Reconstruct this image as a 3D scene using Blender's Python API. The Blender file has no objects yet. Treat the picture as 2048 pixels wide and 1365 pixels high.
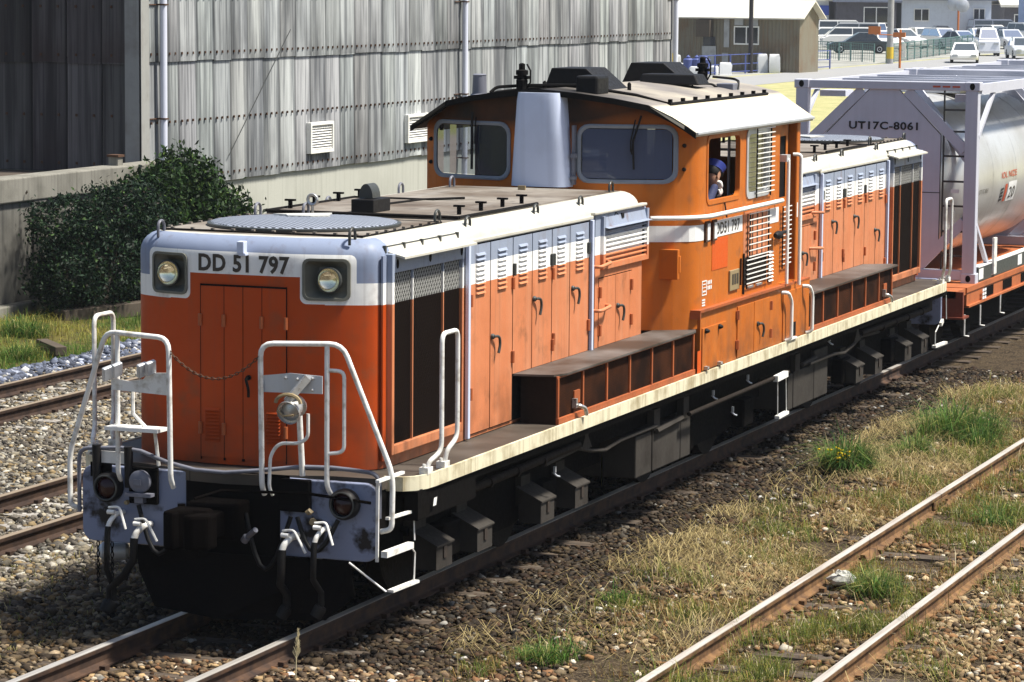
import bpy, bmesh, math, random
import numpy as np
from mathutils import Vector, Matrix, noise as mnoise

# ------------------------------------------------------------------ camera, sky, sun, exposure
scn = bpy.context.scene
R_, U_, F_ = ((0.9327298, 0.3604857, 0.0080752), (-0.0485936, 0.1034782, 0.9934440), (-0.3572867, 0.9270072, -0.1140345))
CAM = Vector((10.307, -21.131, 4.840))
cam_d = bpy.data.cameras.new('camera')
cam_d.sensor_fit = 'HORIZONTAL'
cam_d.sensor_width = 36.0
cam_d.lens = 6301.75 / 2048 * 36
cam_d.clip_start = 0.5
cam_d.clip_end = 3000
cam = bpy.data.objects.new('camera', cam_d)
scn.collection.objects.link(cam)
cam.matrix_world = Matrix(((R_[0], U_[0], -F_[0], CAM.x), (R_[1], U_[1], -F_[1], CAM.y), (R_[2], U_[2], -F_[2], CAM.z), (0, 0, 0, 1)))
scn.camera = cam

SUN_EL, SUN_AZ = math.radians(62), math.radians(12)     # azimuth measured from +X towards +Y
world = bpy.data.worlds.new("World")
scn.world = world
world.use_nodes = True
wn = world.node_tree.nodes
sky = wn.new('ShaderNodeTexSky')
sky.sky_type = 'NISHITA'
sky.sun_disc = False
sky.sun_elevation = SUN_EL
sky.sun_rotation = math.radians(90) - SUN_AZ
sky.dust_density = 2.0
world.node_tree.links.new(sky.outputs[0], wn['Background'].inputs[0])
wn['Background'].inputs[1].default_value = 0.075
sun_d = bpy.data.lights.new('sun', 'SUN')
sun_d.energy = 4.8
sun_d.angle = math.radians(6.0)
sun_d.color = (1.0, 0.955, 0.86)
sun = bpy.data.objects.new('sun', sun_d)
scn.collection.objects.link(sun)
sdir = Vector((math.cos(SUN_EL) * math.cos(SUN_AZ), math.cos(SUN_EL) * math.sin(SUN_AZ), math.sin(SUN_EL)))
sun.rotation_euler = sdir.to_track_quat('Z', 'Y').to_euler()
scn.view_settings.view_transform = 'Standard'
scn.view_settings.look = 'None'
scn.view_settings.gamma = 1.0
scn.view_settings.exposure = 0.85
scn.cycles.max_bounces = 6
scn.cycles.transparent_max_bounces = 12

rng = random.Random(7)
nr = np.random.default_rng(11)
COL = scn.collection

# ------------------------------------------------------------------ material helpers
MATS = {}


class NT:
    def __init__(s, name):
        s.m = bpy.data.materials.new(name)
        s.m.use_nodes = True
        s.t = s.m.node_tree
        s.bsdf = s.t.nodes['Principled BSDF']
        s.tc = s.t.nodes.new('ShaderNodeTexCoord')
        MATS[name] = s.m

    def n(s, ty, props=None, **inp):
        nd = s.t.nodes.new('ShaderNode' + ty)
        for k, v in (props or {}).items():
            setattr(nd, k, v)
        for k, v in inp.items():
            s.set(nd, k, v)
        return nd

    def set(s, nd, k, v):
        k = int(k[1:]) if k[0] == 'i' and k[1:].isdigit() else k.replace('_', ' ')
        sock = nd.inputs[k]
        if hasattr(v, 'outputs'):
            v = v.outputs[0]
        if isinstance(v, bpy.types.NodeSocket):
            s.t.links.new(v, sock)
        else:
            if isinstance(v, tuple) and len(v) == 3 and sock.type == 'RGBA':
                v = v + (1.0,)
            sock.default_value = v

    def math(s, op, a, b=0.0, c=None):
        nd = s.n('Math', {'operation': op}, i0=a, i1=b)
        if c is not None:
            s.set(nd, 'i2', c)
        return nd.outputs[0]

    def mix(s, f, a, b, mode='MIX'):
        nd = s.n('Mix', {'data_type': 'RGBA', 'blend_type': mode})
        s.set(nd, 'i0', f); s.set(nd, 'i6', a); s.set(nd, 'i7', b)
        return nd.outputs[2]

    def noise(s, scale=5.0, detail=4.0, vec=None, sc=None, rough=0.55):
        v = vec if vec is not None else s.tc.outputs['Object']
        if sc is not None:
            mp = s.n('Mapping', Vector=v, Scale=sc)
            v = mp.outputs[0]
        return s.n('TexNoise', None, Vector=v, Scale=scale, Detail=detail, Roughness=rough).outputs[0]

    def ramp(s, f, a, b, lo=0.0, hi=1.0):
        nd = s.n('MapRange', {'clamp': True}, Value=f)
        for k, v in (('From Min', a), ('From Max', b), ('To Min', lo), ('To Max', hi)):
            s.set(nd, k, v)
        return nd.outputs[0]

    def xyz(s):
        nd = s.n('SeparateXYZ', None, i0=s.tc.outputs['Object'])
        return nd.outputs[0], nd.outputs[1], nd.outputs[2]

    def out(s, color, rough=0.6, metal=0.0, spec=0.4, bump=None, bstr=0.3, bdist=0.02):
        s.set(s.bsdf, 'Base_Color', color)
        s.set(s.bsdf, 'Roughness', rough)
        s.set(s.bsdf, 'Metallic', metal)
        s.set(s.bsdf, 'Specular_IOR_Level', spec)
        if bump is not None:
            b = s.n('Bump', None, Strength=bstr, Distance=bdist, Height=bump)
            s.set(s.bsdf, 'Normal', b.outputs[0])
        return s.m


def grime(t, col, dirt=(0.03, 0.022, 0.015), amt=0.5, scale=3.0, streak=0.35):
    """mottled dirt with vertical rain streaks over a colour"""
    a = t.noise(scale, 6)
    f = t.ramp(a, 0.48, 0.78, 0.0, amt)
    c = t.mix(f, col, dirt)
    if streak:
        s_ = t.noise(1.0, 5, sc=(14, 14, 0.55))
        c = t.mix(t.ramp(s_, 0.5, 0.75, 0.0, streak), c, dirt)
    return c


def simple(name, col, rough=0.6, metal=0.0, amt=0.35, streak=0.2, dirt=(0.03, 0.022, 0.015), scale=3.0, spec=0.4, bump=0.1):
    t = NT(name)
    c = grime(t, col, dirt, amt, scale, streak)
    v = t.noise(30, 3)
    return t.out(c, t.ramp(v, 0.3, 0.7, max(rough - 0.12, 0.02), min(rough + 0.12, 1)), metal, spec, v if bump else None, bump, 0.004)


def livery(name, orange, front=False, bands=True, fade=(0.62, 0.30, 0.18), fade_amt=0.4):
    t = NT(name)
    x, y, z = t.xyz()
    wob = t.ramp(t.noise(2.5, 2), 0, 1, -0.003, 0.003)
    zz = t.math('ADD', z, wob)
    f1 = t.ramp(t.noise(1.0, 5, sc=(9, 9, 0.4)), 0.42, 0.7, 0.0, fade_amt)
    org = t.mix(f1, orange, fade)
    f2 = t.ramp(t.noise(2.2, 5), 0.5, 0.75, 0.0, 0.25)
    org = t.mix(f2, org, (orange[0] * 0.62, orange[1] * 0.55, orange[2] * 0.5))
    white = (0.80, 0.79, 0.76)
    grey = (0.215, 0.255, 0.355) if front else (0.26, 0.30, 0.385)  # one grey paint; the nose copy has its bluish shade put into the colour
    isw = t.math('GREATER_THAN', zz, 2.425)
    isg = t.math('GREATER_THAN', zz, 2.588)
    if front:
        ax = t.math('ABSOLUTE', x)
        # rounded white panels round the lamps, joined by the number strip
        dx = t.math('SUBTRACT', t.math('ABSOLUTE', t.math('SUBTRACT', ax, 0.6575)), 0.1525)
        dz = t.math('SUBTRACT', t.math('ABSOLUTE', t.math('SUBTRACT', z, 2.615)), 0.135)
        q = t.math('SQRT', t.math('ADD', t.math('POWER', t.math('MAXIMUM', dx, 0), 2), t.math('POWER', t.math('MAXIMUM', dz, 0), 2)))
        lamp = t.math('LESS_THAN', q, 0.05)
        inn = t.math('LESS_THAN', ax, 0.5)
        strip = t.math('MULTIPLY', inn, t.math('MULTIPLY', t.math('GREATER_THAN', z, 2.63), t.math('LESS_THAN', z, 2.80)))
        outer = t.math('GREATER_THAN', ax, 0.64)
        isw = t.math('MULTIPLY', isw, outer)
        isg = t.math('MAXIMUM', t.math('MULTIPLY', isg, outer), t.math('GREATER_THAN', z, 2.80))
        pan = t.math('MULTIPLY', t.math('MAXIMUM', lamp, strip), t.math('LESS_THAN', y, 0.45))
    c = org
    if bands:
        c = t.mix(isw, org, white)
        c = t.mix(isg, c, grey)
    else:
        lowz = t.math('SUBTRACT', z, t.ramp(x, .35, .9, .0, .12))
        top_dark = t.math('MULTIPLY', t.ramp(lowz, 3.36, 3.54), t.ramp(t.noise(2.0, 5), 0.2, 0.6, 0.8, 1.0))  # cab front turns darker towards the roof
        c = t.mix(t.math('MULTIPLY', top_dark, t.math('LESS_THAN', y, 6.9)), c, (0.012, 0.008, 0.006))
    if front:
        c = t.mix(pan, c, white)
    # sooty and rust-brown dirt: rain streaks, plus grime thrown up along the foot
    st = t.ramp(t.noise(1.0, 6, sc=(16, 16, 0.5)), 0.55, 0.85, 0.0, 0.45)
    c = t.mix(st, c, (0.10, 0.06, 0.035))
    bl = t.math('MULTIPLY', t.ramp(t.noise(5.5, 7), 0.56, 0.72), t.ramp(t.noise(1.3, 3), .4, .62))
    c = t.mix(t.math('MULTIPLY', bl, .55), c, (0.16, 0.075, 0.035))
    foot = t.math('MULTIPLY', t.ramp(z, 1.75, 1.2), t.ramp(t.noise(3.5, 5), 0.35, 0.7))
    c = t.mix(t.math('MULTIPLY', foot, 0.75), c, (0.09, 0.045, 0.025))
    return t.out(c, t.ramp(t.noise(12, 4), 0.3, 0.7, 0.40, 0.62), 0, 0.22, t.math('ADD', t.noise(3.2, 2), t.math('MULTIPLY', t.noise(14, 3), .12)), 0.22, 0.03)


livery('hood_side_paint', (0.55, 0.188, 0.080), fade=(0.55, 0.27, 0.155))
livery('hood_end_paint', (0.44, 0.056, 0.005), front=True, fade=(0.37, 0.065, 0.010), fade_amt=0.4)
livery('cab_paint', (0.475, 0.124, 0.013), bands=False, fade=(0.46, 0.17, 0.045), fade_amt=0.3)
simple('orange_faded', (0.55, 0.20, 0.09), 0.55, amt=0.4)
simple('orange_dark', (0.36, 0.09, 0.025), 0.55, amt=0.45)
simple('orange_fresh', (0.60, 0.085, 0.004), 0.45, amt=0.1, streak=0.05)
simple('roof_grey', (0.55, 0.54, 0.50), 0.5, amt=0.18, streak=0.05)
simple('hood_sunlit_grey', (0.52, 0.50, 0.43), 0.5, amt=0.2, streak=0.1)  # same grey paint as the sides, lightened to cream as if sunlit
t = NT('roof_dirt')
x, y, z = t.xyz()
c = t.mix(t.ramp(t.noise(1.1, 7), 0.36, 0.62), (0.105, 0.080, 0.060), (0.23, 0.205, 0.175))
c = t.mix(t.ramp(t.noise(4.5, 6), 0.52, 0.75, 0, 0.7), c, (0.042, 0.032, 0.026))
c = t.mix(t.ramp(t.noise(1.0, 5, sc=(7, .7, 1)), 0.56, 0.78, 0, 0.45), c, (0.34, 0.33, 0.31))
t.out(c, 0.75, 0, 0.25, t.noise(20, 4), .1, .006)
t = NT('cab_roof_paint')
x, y, z = t.xyz()
c = t.mix(t.ramp(t.noise(1.2, 6), 0.35, 0.65), (0.70, 0.63, 0.48), (0.56, 0.49, 0.36))
top_ = t.ramp(t.math('ABSOLUTE', x), 1.06, 1.0)
c = t.mix(t.math('MULTIPLY', top_, t.ramp(t.noise(1.6, 6), .25, .6, .55, 1)), c, (0.20, 0.18, 0.165))
c = t.mix(t.math('MULTIPLY', t.ramp(t.noise(4, 5), 0.55, 0.75, 0, 0.35), t.ramp(top_, 0, 1, .35, 1)), c, (0.10, 0.08, 0.065))
sm = t.math('MULTIPLY', t.ramp(y, 7.7, 6.6), t.ramp(t.math('ABSOLUTE', t.math('ADD', x, .25)), 1.25, .55))
c = t.mix(t.math('MULTIPLY', sm, .93), c, (0.010, 0.008, 0.007))
lf = t.math('MULTIPLY', t.ramp(x, -.2, -.7), t.ramp(y, 9.5, 7.0))
c = t.mix(t.math('MULTIPLY', lf, .9), c, (0.018, 0.015, 0.013))
t.out(c, 0.65, 0, 0.25)
simple('soot_and_shade_black', (0.006, 0.0055, 0.0055), 0.8, amt=0.3, dirt=(0.014, 0.012, 0.010), spec=.12)  # black for sooty parts and for dark sheets that stand in for shade
simple('black_paint', (0.010, 0.0095, 0.010), 0.55, amt=0.4, dirt=(0.02, 0.016, 0.013), spec=.2)
simple('underframe_black', (0.0035, 0.003, 0.0028), 0.85, amt=0.5, dirt=(0.008, 0.0055, 0.004), spec=.06)
simple('underframe_brown', (0.014, 0.010, 0.0075), 0.8, amt=0.5, dirt=(0.03, 0.02, 0.012), spec=.15)
simple('tank_grey', (0.042, 0.037, 0.032), 0.8, amt=0.7, dirt=(0.012, 0.009, 0.007), spec=.15)
simple('white_paint', (0.80, 0.79, 0.75), 0.5, amt=0.30, dirt=(0.30, 0.26, 0.17), scale=9)
simple('white_rusty', (0.76, 0.75, 0.71), 0.5, amt=0.75, dirt=(0.22, 0.16, 0.08), scale=14)
simple('edge_white', (0.66, 0.61, 0.44), 0.7, amt=0.9, dirt=(0.22, 0.155, 0.06), scale=4.5, streak=0.75)
t = NT('deck_plate')
c = t.mix(t.ramp(t.noise(1.7, 6), 0.35, 0.68), (0.036, 0.027, 0.019), (0.085, 0.070, 0.056))
t.out(c, 0.6, 0, 0.4, t.noise(60, 2), 0.15, 0.004)
t = NT('box_top_plate')
c = t.mix(t.ramp(t.noise(1.4, 6, sc=(1, 0.8, 1)), 0.42, 0.72), (0.042, 0.030, 0.021), (0.15, 0.14, 0.13))
t.out(c, 0.55, 0, 0.4, t.noise(60, 2), 0.1, 0.004)
t = NT('beam_paint')
w_ = t.noise(4.5, 6)
c = t.mix(t.ramp(w_, 0.51, 0.62), (0.20, 0.23, 0.33), (0.010, 0.0075, 0.007))
t.out(c, 0.6, 0, 0.4)
simple('grey_pipe', (0.16, 0.165, 0.20), 0.5, amt=0.4)
simple('stack_paint', (0.54, 0.60, 0.76), 0.55, amt=0.18, streak=0.12, dirt=(0.12, 0.12, 0.14))
simple('dark_bezel', (0.045, 0.048, 0.045), 0.45, amt=0.3, streak=0)
simple('yellow_tag', (0.42, 0.34, 0.05), 0.5, amt=.5)
simple('lamp_housing', (0.13, 0.13, 0.105), 0.5, amt=0.4, streak=0)
simple('silver', (0.55, 0.54, 0.52), 0.35, metal=0.7, amt=0.4)
simple('rust', (0.085, 0.040, 0.020), 0.85, amt=0.5)
simple('coupler_iron', (0.0022, 0.0016, 0.0014), 0.9, amt=0.4, dirt=(0.004, 0.0025, 0.002), spec=.03)
simple('rubber', (0.006, 0.006, 0.0065), 0.6, amt=0.2, streak=0, spec=.2)
simple('letter_dark', (0.045, 0.036, 0.028), 0.5, amt=0.3, streak=0)
simple('letter_black', (0.008, 0.008, 0.010), 0.5, amt=0.05, streak=0)
simple('latch_dark', (0.03, 0.02, 0.014), 0.8, amt=0.4)
simple('letter_white', (0.78, 0.78, 0.76), 0.5, amt=0.2, streak=0)
simple('letter_red', (0.50, 0.08, 0.03), 0.5, amt=0.2, streak=0)
simple('tan_plate', (0.28, 0.21, 0.11), 0.5, amt=0.3)
simple('interior', (0.035, 0.038, 0.036), 0.8, amt=0.2, streak=0)
simple('curtain_yellow', (0.60, 0.48, 0.16), 0.85, amt=0.2, streak=0)
simple('frame_grey', (0.20, 0.22, 0.26), 0.5, amt=0.35, dirt=(0.07, 0.07, 0.075))
simple('alu', (0.52, 0.54, 0.57), 0.42, metal=0.35, amt=0.35, dirt=(0.2, 0.19, 0.18))
t = NT('lens_glass')
t.out((0.97, 0.90, 0.66), 0.16, 0.85, 0.6)
t = NT('lens_red')
t.out((0.020, 0.002, 0.002), 0.25, 0.0, 0.4)


def glass(name, tint, dust, dust_amt, spec=0.05):
    t = NT(name)
    tr = t.n('BsdfTransparent', None, Color=tint)
    gl = t.n('BsdfGlossy', None, Color=(0.9, 0.95, 1.0), Roughness=0.03)
    df = t.n('BsdfDiffuse', None, Color=dust)
    fr = t.n('Fresnel', None, IOR=1.5)
    m1 = t.n('MixShader'); t.set(m1, 'i0', t.ramp(t.noise(2.0, 5), 0.3, 0.75, dust_amt * 0.7, min(1, dust_amt * 1.25)))
    t.t.links.new(tr.outputs[0], m1.inputs[1]); t.t.links.new(df.outputs[0], m1.inputs[2])
    m2 = t.n('MixShader'); t.set(m2, 'i0', t.math('MULTIPLY', fr.outputs[0], 0.9))
    t.t.links.new(m1.outputs[0], m2.inputs[1]); t.t.links.new(gl.outputs[0], m2.inputs[2])
    t.t.links.new(m2.outputs[0], t.t.nodes['Material Output'].inputs[0])
    return t.m


glass('windscreen_glass', (0.62, 0.68, 0.75), (0.060, 0.070, 0.11), 0.45)
glass('dusty_sky_glass', (0.25, 0.28, 0.35), (0.065, 0.080, 0.135), 1.2)  # reflected sky is put into the blue dust colour
glass('side_glass', (0.80, 0.82, 0.83), (0.30, 0.30, 0.30), 0.18)
glass('house_glass', (0.25, 0.28, 0.32), (0.05, 0.055, 0.07), 0.5)
glass('car_glass', (0.30, 0.34, 0.38), (0.10, 0.12, 0.14), 0.3)

# radiator mesh: a fine diagonal wire lattice, partly dusty
t = NT('radiator_mesh')
x, y, z = t.xyz()
a = t.math('SINE', t.math('MULTIPLY', t.math('ADD', y, t.math('MULTIPLY', z, 0.55)), 190.0))
b = t.math('SINE', t.math('MULTIPLY', t.math('SUBTRACT', y, t.math('MULTIPLY', z, 0.55)), 190.0))
w_ = t.math('MAXIMUM', t.ramp(a, 0.62, 0.85), t.ramp(b, 0.62, 0.85))
up = t.ramp(z, 2.425, 2.43)
wire = t.mix(up, (0.010, 0.004, 0.002), (0.40, 0.40, 0.38))
c = t.mix(w_, (0.003, 0.0025, 0.002), wire)
t.out(c, 0.8, 0, 0.05, w_, 0.4, 0.004)
t = NT('step_mesh')
x, y, z = t.xyz()
a = t.math('SINE', t.math('MULTIPLY', t.math('ADD', y, z), 230.0))
b = t.math('SINE', t.math('MULTIPLY', t.math('SUBTRACT', y, z), 230.0))
w_ = t.math('MAXIMUM', t.ramp(a, 0.5, 0.85), t.ramp(b, 0.5, 0.85))
wire = t.mix(t.ramp(t.noise(2.5, 4), 0.38, 0.65), (0.020, 0.008, 0.004), (0.085, 0.028, 0.010))
c = t.mix(w_, (0.007, 0.0035, 0.0025), wire)
t.out(c, 0.85, 0, 0.06)
t = NT('fan_mesh')
x, y, z = t.xyz()
a = t.math('SINE', t.math('MULTIPLY', t.math('ADD', x, y), 105.0))
b = t.math('SINE', t.math('MULTIPLY', t.math('SUBTRACT', x, y), 105.0))
w_ = t.math('MAXIMUM', t.ramp(a, 0.35, 0.7), t.ramp(b, 0.35, 0.7))
c = t.mix(w_, (0.02, 0.022, 0.027), (0.33, 0.36, 0.43))
t.out(c, 0.5, 0.2, 0.4)


# ------------------------------------------------------------------ mesh helpers
class MB:
    def __init__(s):
        s.v, s.f, s.mi, s.cur = [], [], [], 0

    def mat(s, i):
        s.cur = i
        return s

    def add(s, vs, fs):
        o = len(s.v)
        s.v += [tuple(p) for p in vs]
        s.f += [tuple(i + o for i in f) for f in fs]
        s.mi += [s.cur] * len(fs)
        return s

    def box(s, x0, x1, y0, y1, z0, z1, top=None):
        """axis box; top=(dx0,dx1,dy0,dy1) moves the upper corners"""
        d = top or (0, 0, 0, 0)
        vs = [(x0, y0, z0), (x1, y0, z0), (x1, y1, z0), (x0, y1, z0), (x0 + d[0], y0 + d[2], z1), (x1 + d[1], y0 + d[2], z1), (x1 + d[1], y1 + d[3], z1), (x0 + d[0], y1 + d[3], z1)]
        return s.add(vs, [(3, 2, 1, 0), (4, 5, 6, 7), (0, 1, 5, 4), (1, 2, 6, 5), (2, 3, 7, 6), (3, 0, 4, 7)])

    def obox(s, p, q, w, h, up=(0, 0, 1)):
        """a bar from p to q, w across, h along up"""
        p, q = Vector(p), Vector(q)
        d = (q - p).normalized()
        u = Vector(up)
        a = d.cross(u)
        if a.length < 1e-4:
            a = d.cross(Vector((1, 0, 0)))
        a.normalize()
        u = a.cross(d).normalized()
        a, u = a * w / 2, u * h / 2
        vs = [p - a - u, p + a - u, p + a + u, p - a + u, q - a - u, q + a - u, q + a + u, q - a + u]
        return s.add(vs, [(3, 2, 1, 0), (4, 5, 6, 7), (0, 1, 5, 4), (1, 2, 6, 5), (2, 3, 7, 6), (3, 0, 4, 7)])

    def loft(s, loops, closed=True, caps=True):
        n = len(loops[0])
        vs = [p for l in loops for p in l]
        fs = []
        for i in range(len(loops) - 1):
            for j in range(n if closed else n - 1):
                k = (j + 1) % n
                fs.append((i * n + j, i * n + k, (i + 1) * n + k, (i + 1) * n + j))
        if caps:
            fs.append(tuple(range(n - 1, -1, -1)))
            fs.append(tuple((len(loops) - 1) * n + j for j in range(n)))
        return s.add(vs, fs)

    def prism(s, poly, axis, a, b):
        i = 'xyz'.index(axis)

        def P(p, t):
            q = list(p)
            q.insert(i, t)
            return tuple(q)
        return s.loft([[P(p, a) for p in poly], [P(p, b) for p in poly]])

    def tube(s, path, r, n=8, rr=None, caps=True):
        P = [Vector(p) for p in path]
        loops = []
        prev = None
        for i, p in enumerate(P):
            d = (P[min(i + 1, len(P) - 1)] - P[max(i - 1, 0)]).normalized()
            if prev is None:
                a = d.cross(Vector((0.13, 0.27, 1)))
                if a.length < 0.05:
                    a = d.cross(Vector((1, 0, 0)))
            else:
                a = prev - d * prev.dot(d)
            a.normalize()
            prev = a
            b = d.cross(a)
            ri = rr[i] if rr else r
            loops.append([p + (a * math.cos(2 * math.pi * k / n) + b * math.sin(2 * math.pi * k / n)) * ri for k in range(n)])
        return s.loft(loops, True, caps)

    def cyl(s, p, q, r, n=12, r2=None):
        return s.tube([p, q], r, n, rr=[r, r if r2 is None else r2])

    def lathe(s, prof, p, d, n=20, caps=True):
        """prof: (radius, distance along d)"""
        p, d = Vector(p), Vector(d).normalized()
        a = d.cross(Vector((0.1, 0.2, 1)))
        if a.length < 0.25:
            a = d.cross(Vector((1, 0, 0)))
        a.normalize()
        b = d.cross(a)
        return s.loft([[p + d * h + (a * math.cos(2 * math.pi * k / n) + b * math.sin(2 * math.pi * k / n)) * r for k in range(n)] for r, h in prof], True, caps)

    def build(s, name, mats, parent=None, smooth=None, bevel=None, recalc=True, label=None):
        me = bpy.data.meshes.new(name)
        me.from_pydata(s.v, [], s.f)
        if not isinstance(mats, (list, tuple)):
            mats = [mats]
        for m in mats:
            me.materials.append(MATS[m] if isinstance(m, str) else m)
        if len(mats) > 1:
            me.polygons.foreach_set('material_index', s.mi)
        if recalc:
            bm = bmesh.new()
            bm.from_mesh(me)
            bmesh.ops.recalc_face_normals(bm, faces=bm.faces)
            bm.to_mesh(me)
            bm.free()
        o = bpy.data.objects.new(name, me)
        COL.objects.link(o)
        if smooth:
            for p in me.polygons:
                p.use_smooth = True
            me.set_sharp_from_angle(angle=math.radians(smooth))
        if bevel:
            b = o.modifiers.new('bevel', 'BEVEL')
            b.width = bevel
            b.segments = 2
            b.limit_method = 'ANGLE'
            b.angle_limit = math.radians(40)
            b.harden_normals = False
        if parent is not None:
            attach(o, parent)
        if label:
            o['label'] = label
        return o


ORIG = {}


def wloc(o):
    p = Vector(o.location)
    while o.parent is not None:
        o = o.parent
        p = p + Vector(o.location)
    return p


def attach(o, parent):
    """meshes are authored in world metres: keep them there under a moved parent"""
    off = Vector((0, 0, 0))
    q = parent
    while q is not None:
        off += Vector(q.location)
        q = q.parent
    o.parent = parent
    o.location = Vector(o.location) - off


def tag(o, label, cat, group=None, kind=None):
    if label:
        o['label'] = label
    if cat:
        o['category'] = cat
    if group:
        o['group'] = group
    if kind:
        o['kind'] = kind
    return o


def thing(name, label, cat, loc=(0, 0, 0), group=None):
    o = bpy.data.objects.new(name, None)
    o.empty_display_size = 0.2
    COL.objects.link(o)
    o.location = loc
    return tag(o, label, cat, group)


def fillet(path, r, k=4):
    P = [Vector(p) for p in path]
    out = [P[0]]
    for i in range(1, len(P) - 1):
        a, b, c = P[i - 1], P[i], P[i + 1]
        u, v = (a - b), (c - b)
        ri = min(r, u.length * 0.48, v.length * 0.48)
        p0, p1 = b + u.normalized() * ri, b + v.normalized() * ri
        for j in range(k + 1):
            t_ = j / k
            out.append(p0 * (1 - t_) ** 2 + b * 2 * t_ * (1 - t_) + p1 * t_ ** 2)
    out.append(P[-1])
    return out


def rrect(x0, x1, z0, z1, r, k=4, e=7):
    """rounded rectangle, its straight sides cut into e pieces so that it can follow a curved wall"""
    pts = []
    for cx, cz, a0 in ((x1 - r, z1 - r, 0), (x0 + r, z1 - r, 90), (x0 + r, z0 + r, 180), (x1 - r, z0 + r, 270)):
        for j in range(k + 1):
            a = math.radians(a0 + 90 * j / k)
            pts.append((cx + r * math.cos(a), cz + r * math.sin(a)))
    out = []
    for i, p in enumerate(pts):
        out.append(p)
        if i % (k + 1) == k:
            q = pts[(i + 1) % len(pts)]
            out += [(p[0] + (q[0] - p[0]) * t / e, p[1] + (q[1] - p[1]) * t / e) for t in range(1, e)]
    return out


def text_geo(s, bold=0.0, res=3):
    """vertices (x, y) of a line of text scaled into the unit box, and faces"""
    cu = bpy.data.curves.new('lettering_curve', 'FONT')
    cu.body = s
    cu.size = 1
    cu.offset = bold
    cu.resolution_u = res
    cu.space_character = 1.08
    o = bpy.data.objects.new('lettering_curve', cu)
    COL.objects.link(o)
    bpy.context.view_layer.update()
    me = bpy.data.meshes.new_from_object(o.evaluated_get(bpy.context.evaluated_depsgraph_get()))
    vs = [v.co.copy() for v in me.vertices]
    fs = [tuple(p.vertices) for p in me.polygons]
    bpy.data.objects.remove(o)
    bpy.data.curves.remove(cu)
    bpy.data.meshes.remove(me)
    x0, x1 = min(v.x for v in vs), max(v.x for v in vs)
    y0, y1 = min(v.y for v in vs), max(v.y for v in vs)
    return [((v.x - x0) / (x1 - x0), (v.y - y0) / (y1 - y0)) for v in vs], fs


def lettering(s, place, mat, parent, bold=0.0, name='lettering'):
    vs, fs = text_geo(s, bold)
    m = MB()
    m.add([place(a, b) for a, b in vs], fs)
    return m.build(name, mat, parent, recalc=False)


LY = 17.15                      # loco is 17.15 m over its running boards, mirrored about half of it


def interp(tab, x):
    x = abs(x)
    for (a, ya), (b, yb) in zip(tab, tab[1:]):
        if x <= b:
            return ya + (yb - ya) * (x - a) / (b - a)
    return tab[-1][1]


BOW = [(0, .02), (.2, .02), (.36, .025), (.49, .048), (.60, .072), (.66, .086), (.74, .112), (.81, .142), (.87, .170), (.92, .198), (.96, .228), (.99, .262), (1.008, .31), (1.017, .37), (1.02, .44)]
CBOW = lambda x: 6.38 + 0.205 * (abs(x) / 1.21) ** 2 + 0.09 * (abs(x) / 1.21) ** 4
ZP = 2.76


# ------------------------------------------------------------------ the locomotive
loco = thing('diesel_locomotive', 'orange diesel locomotive with a white band, central cab and long hoods, numbered 797', 'locomotive', (0, 8.575, 0))


def mirror(rear):
    return (lambda y: LY - y) if rear else (lambda y: y)


def xs_front():
    xs = [x for x, _ in BOW]
    return sorted(set([-x for x in xs] + xs))


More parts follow.
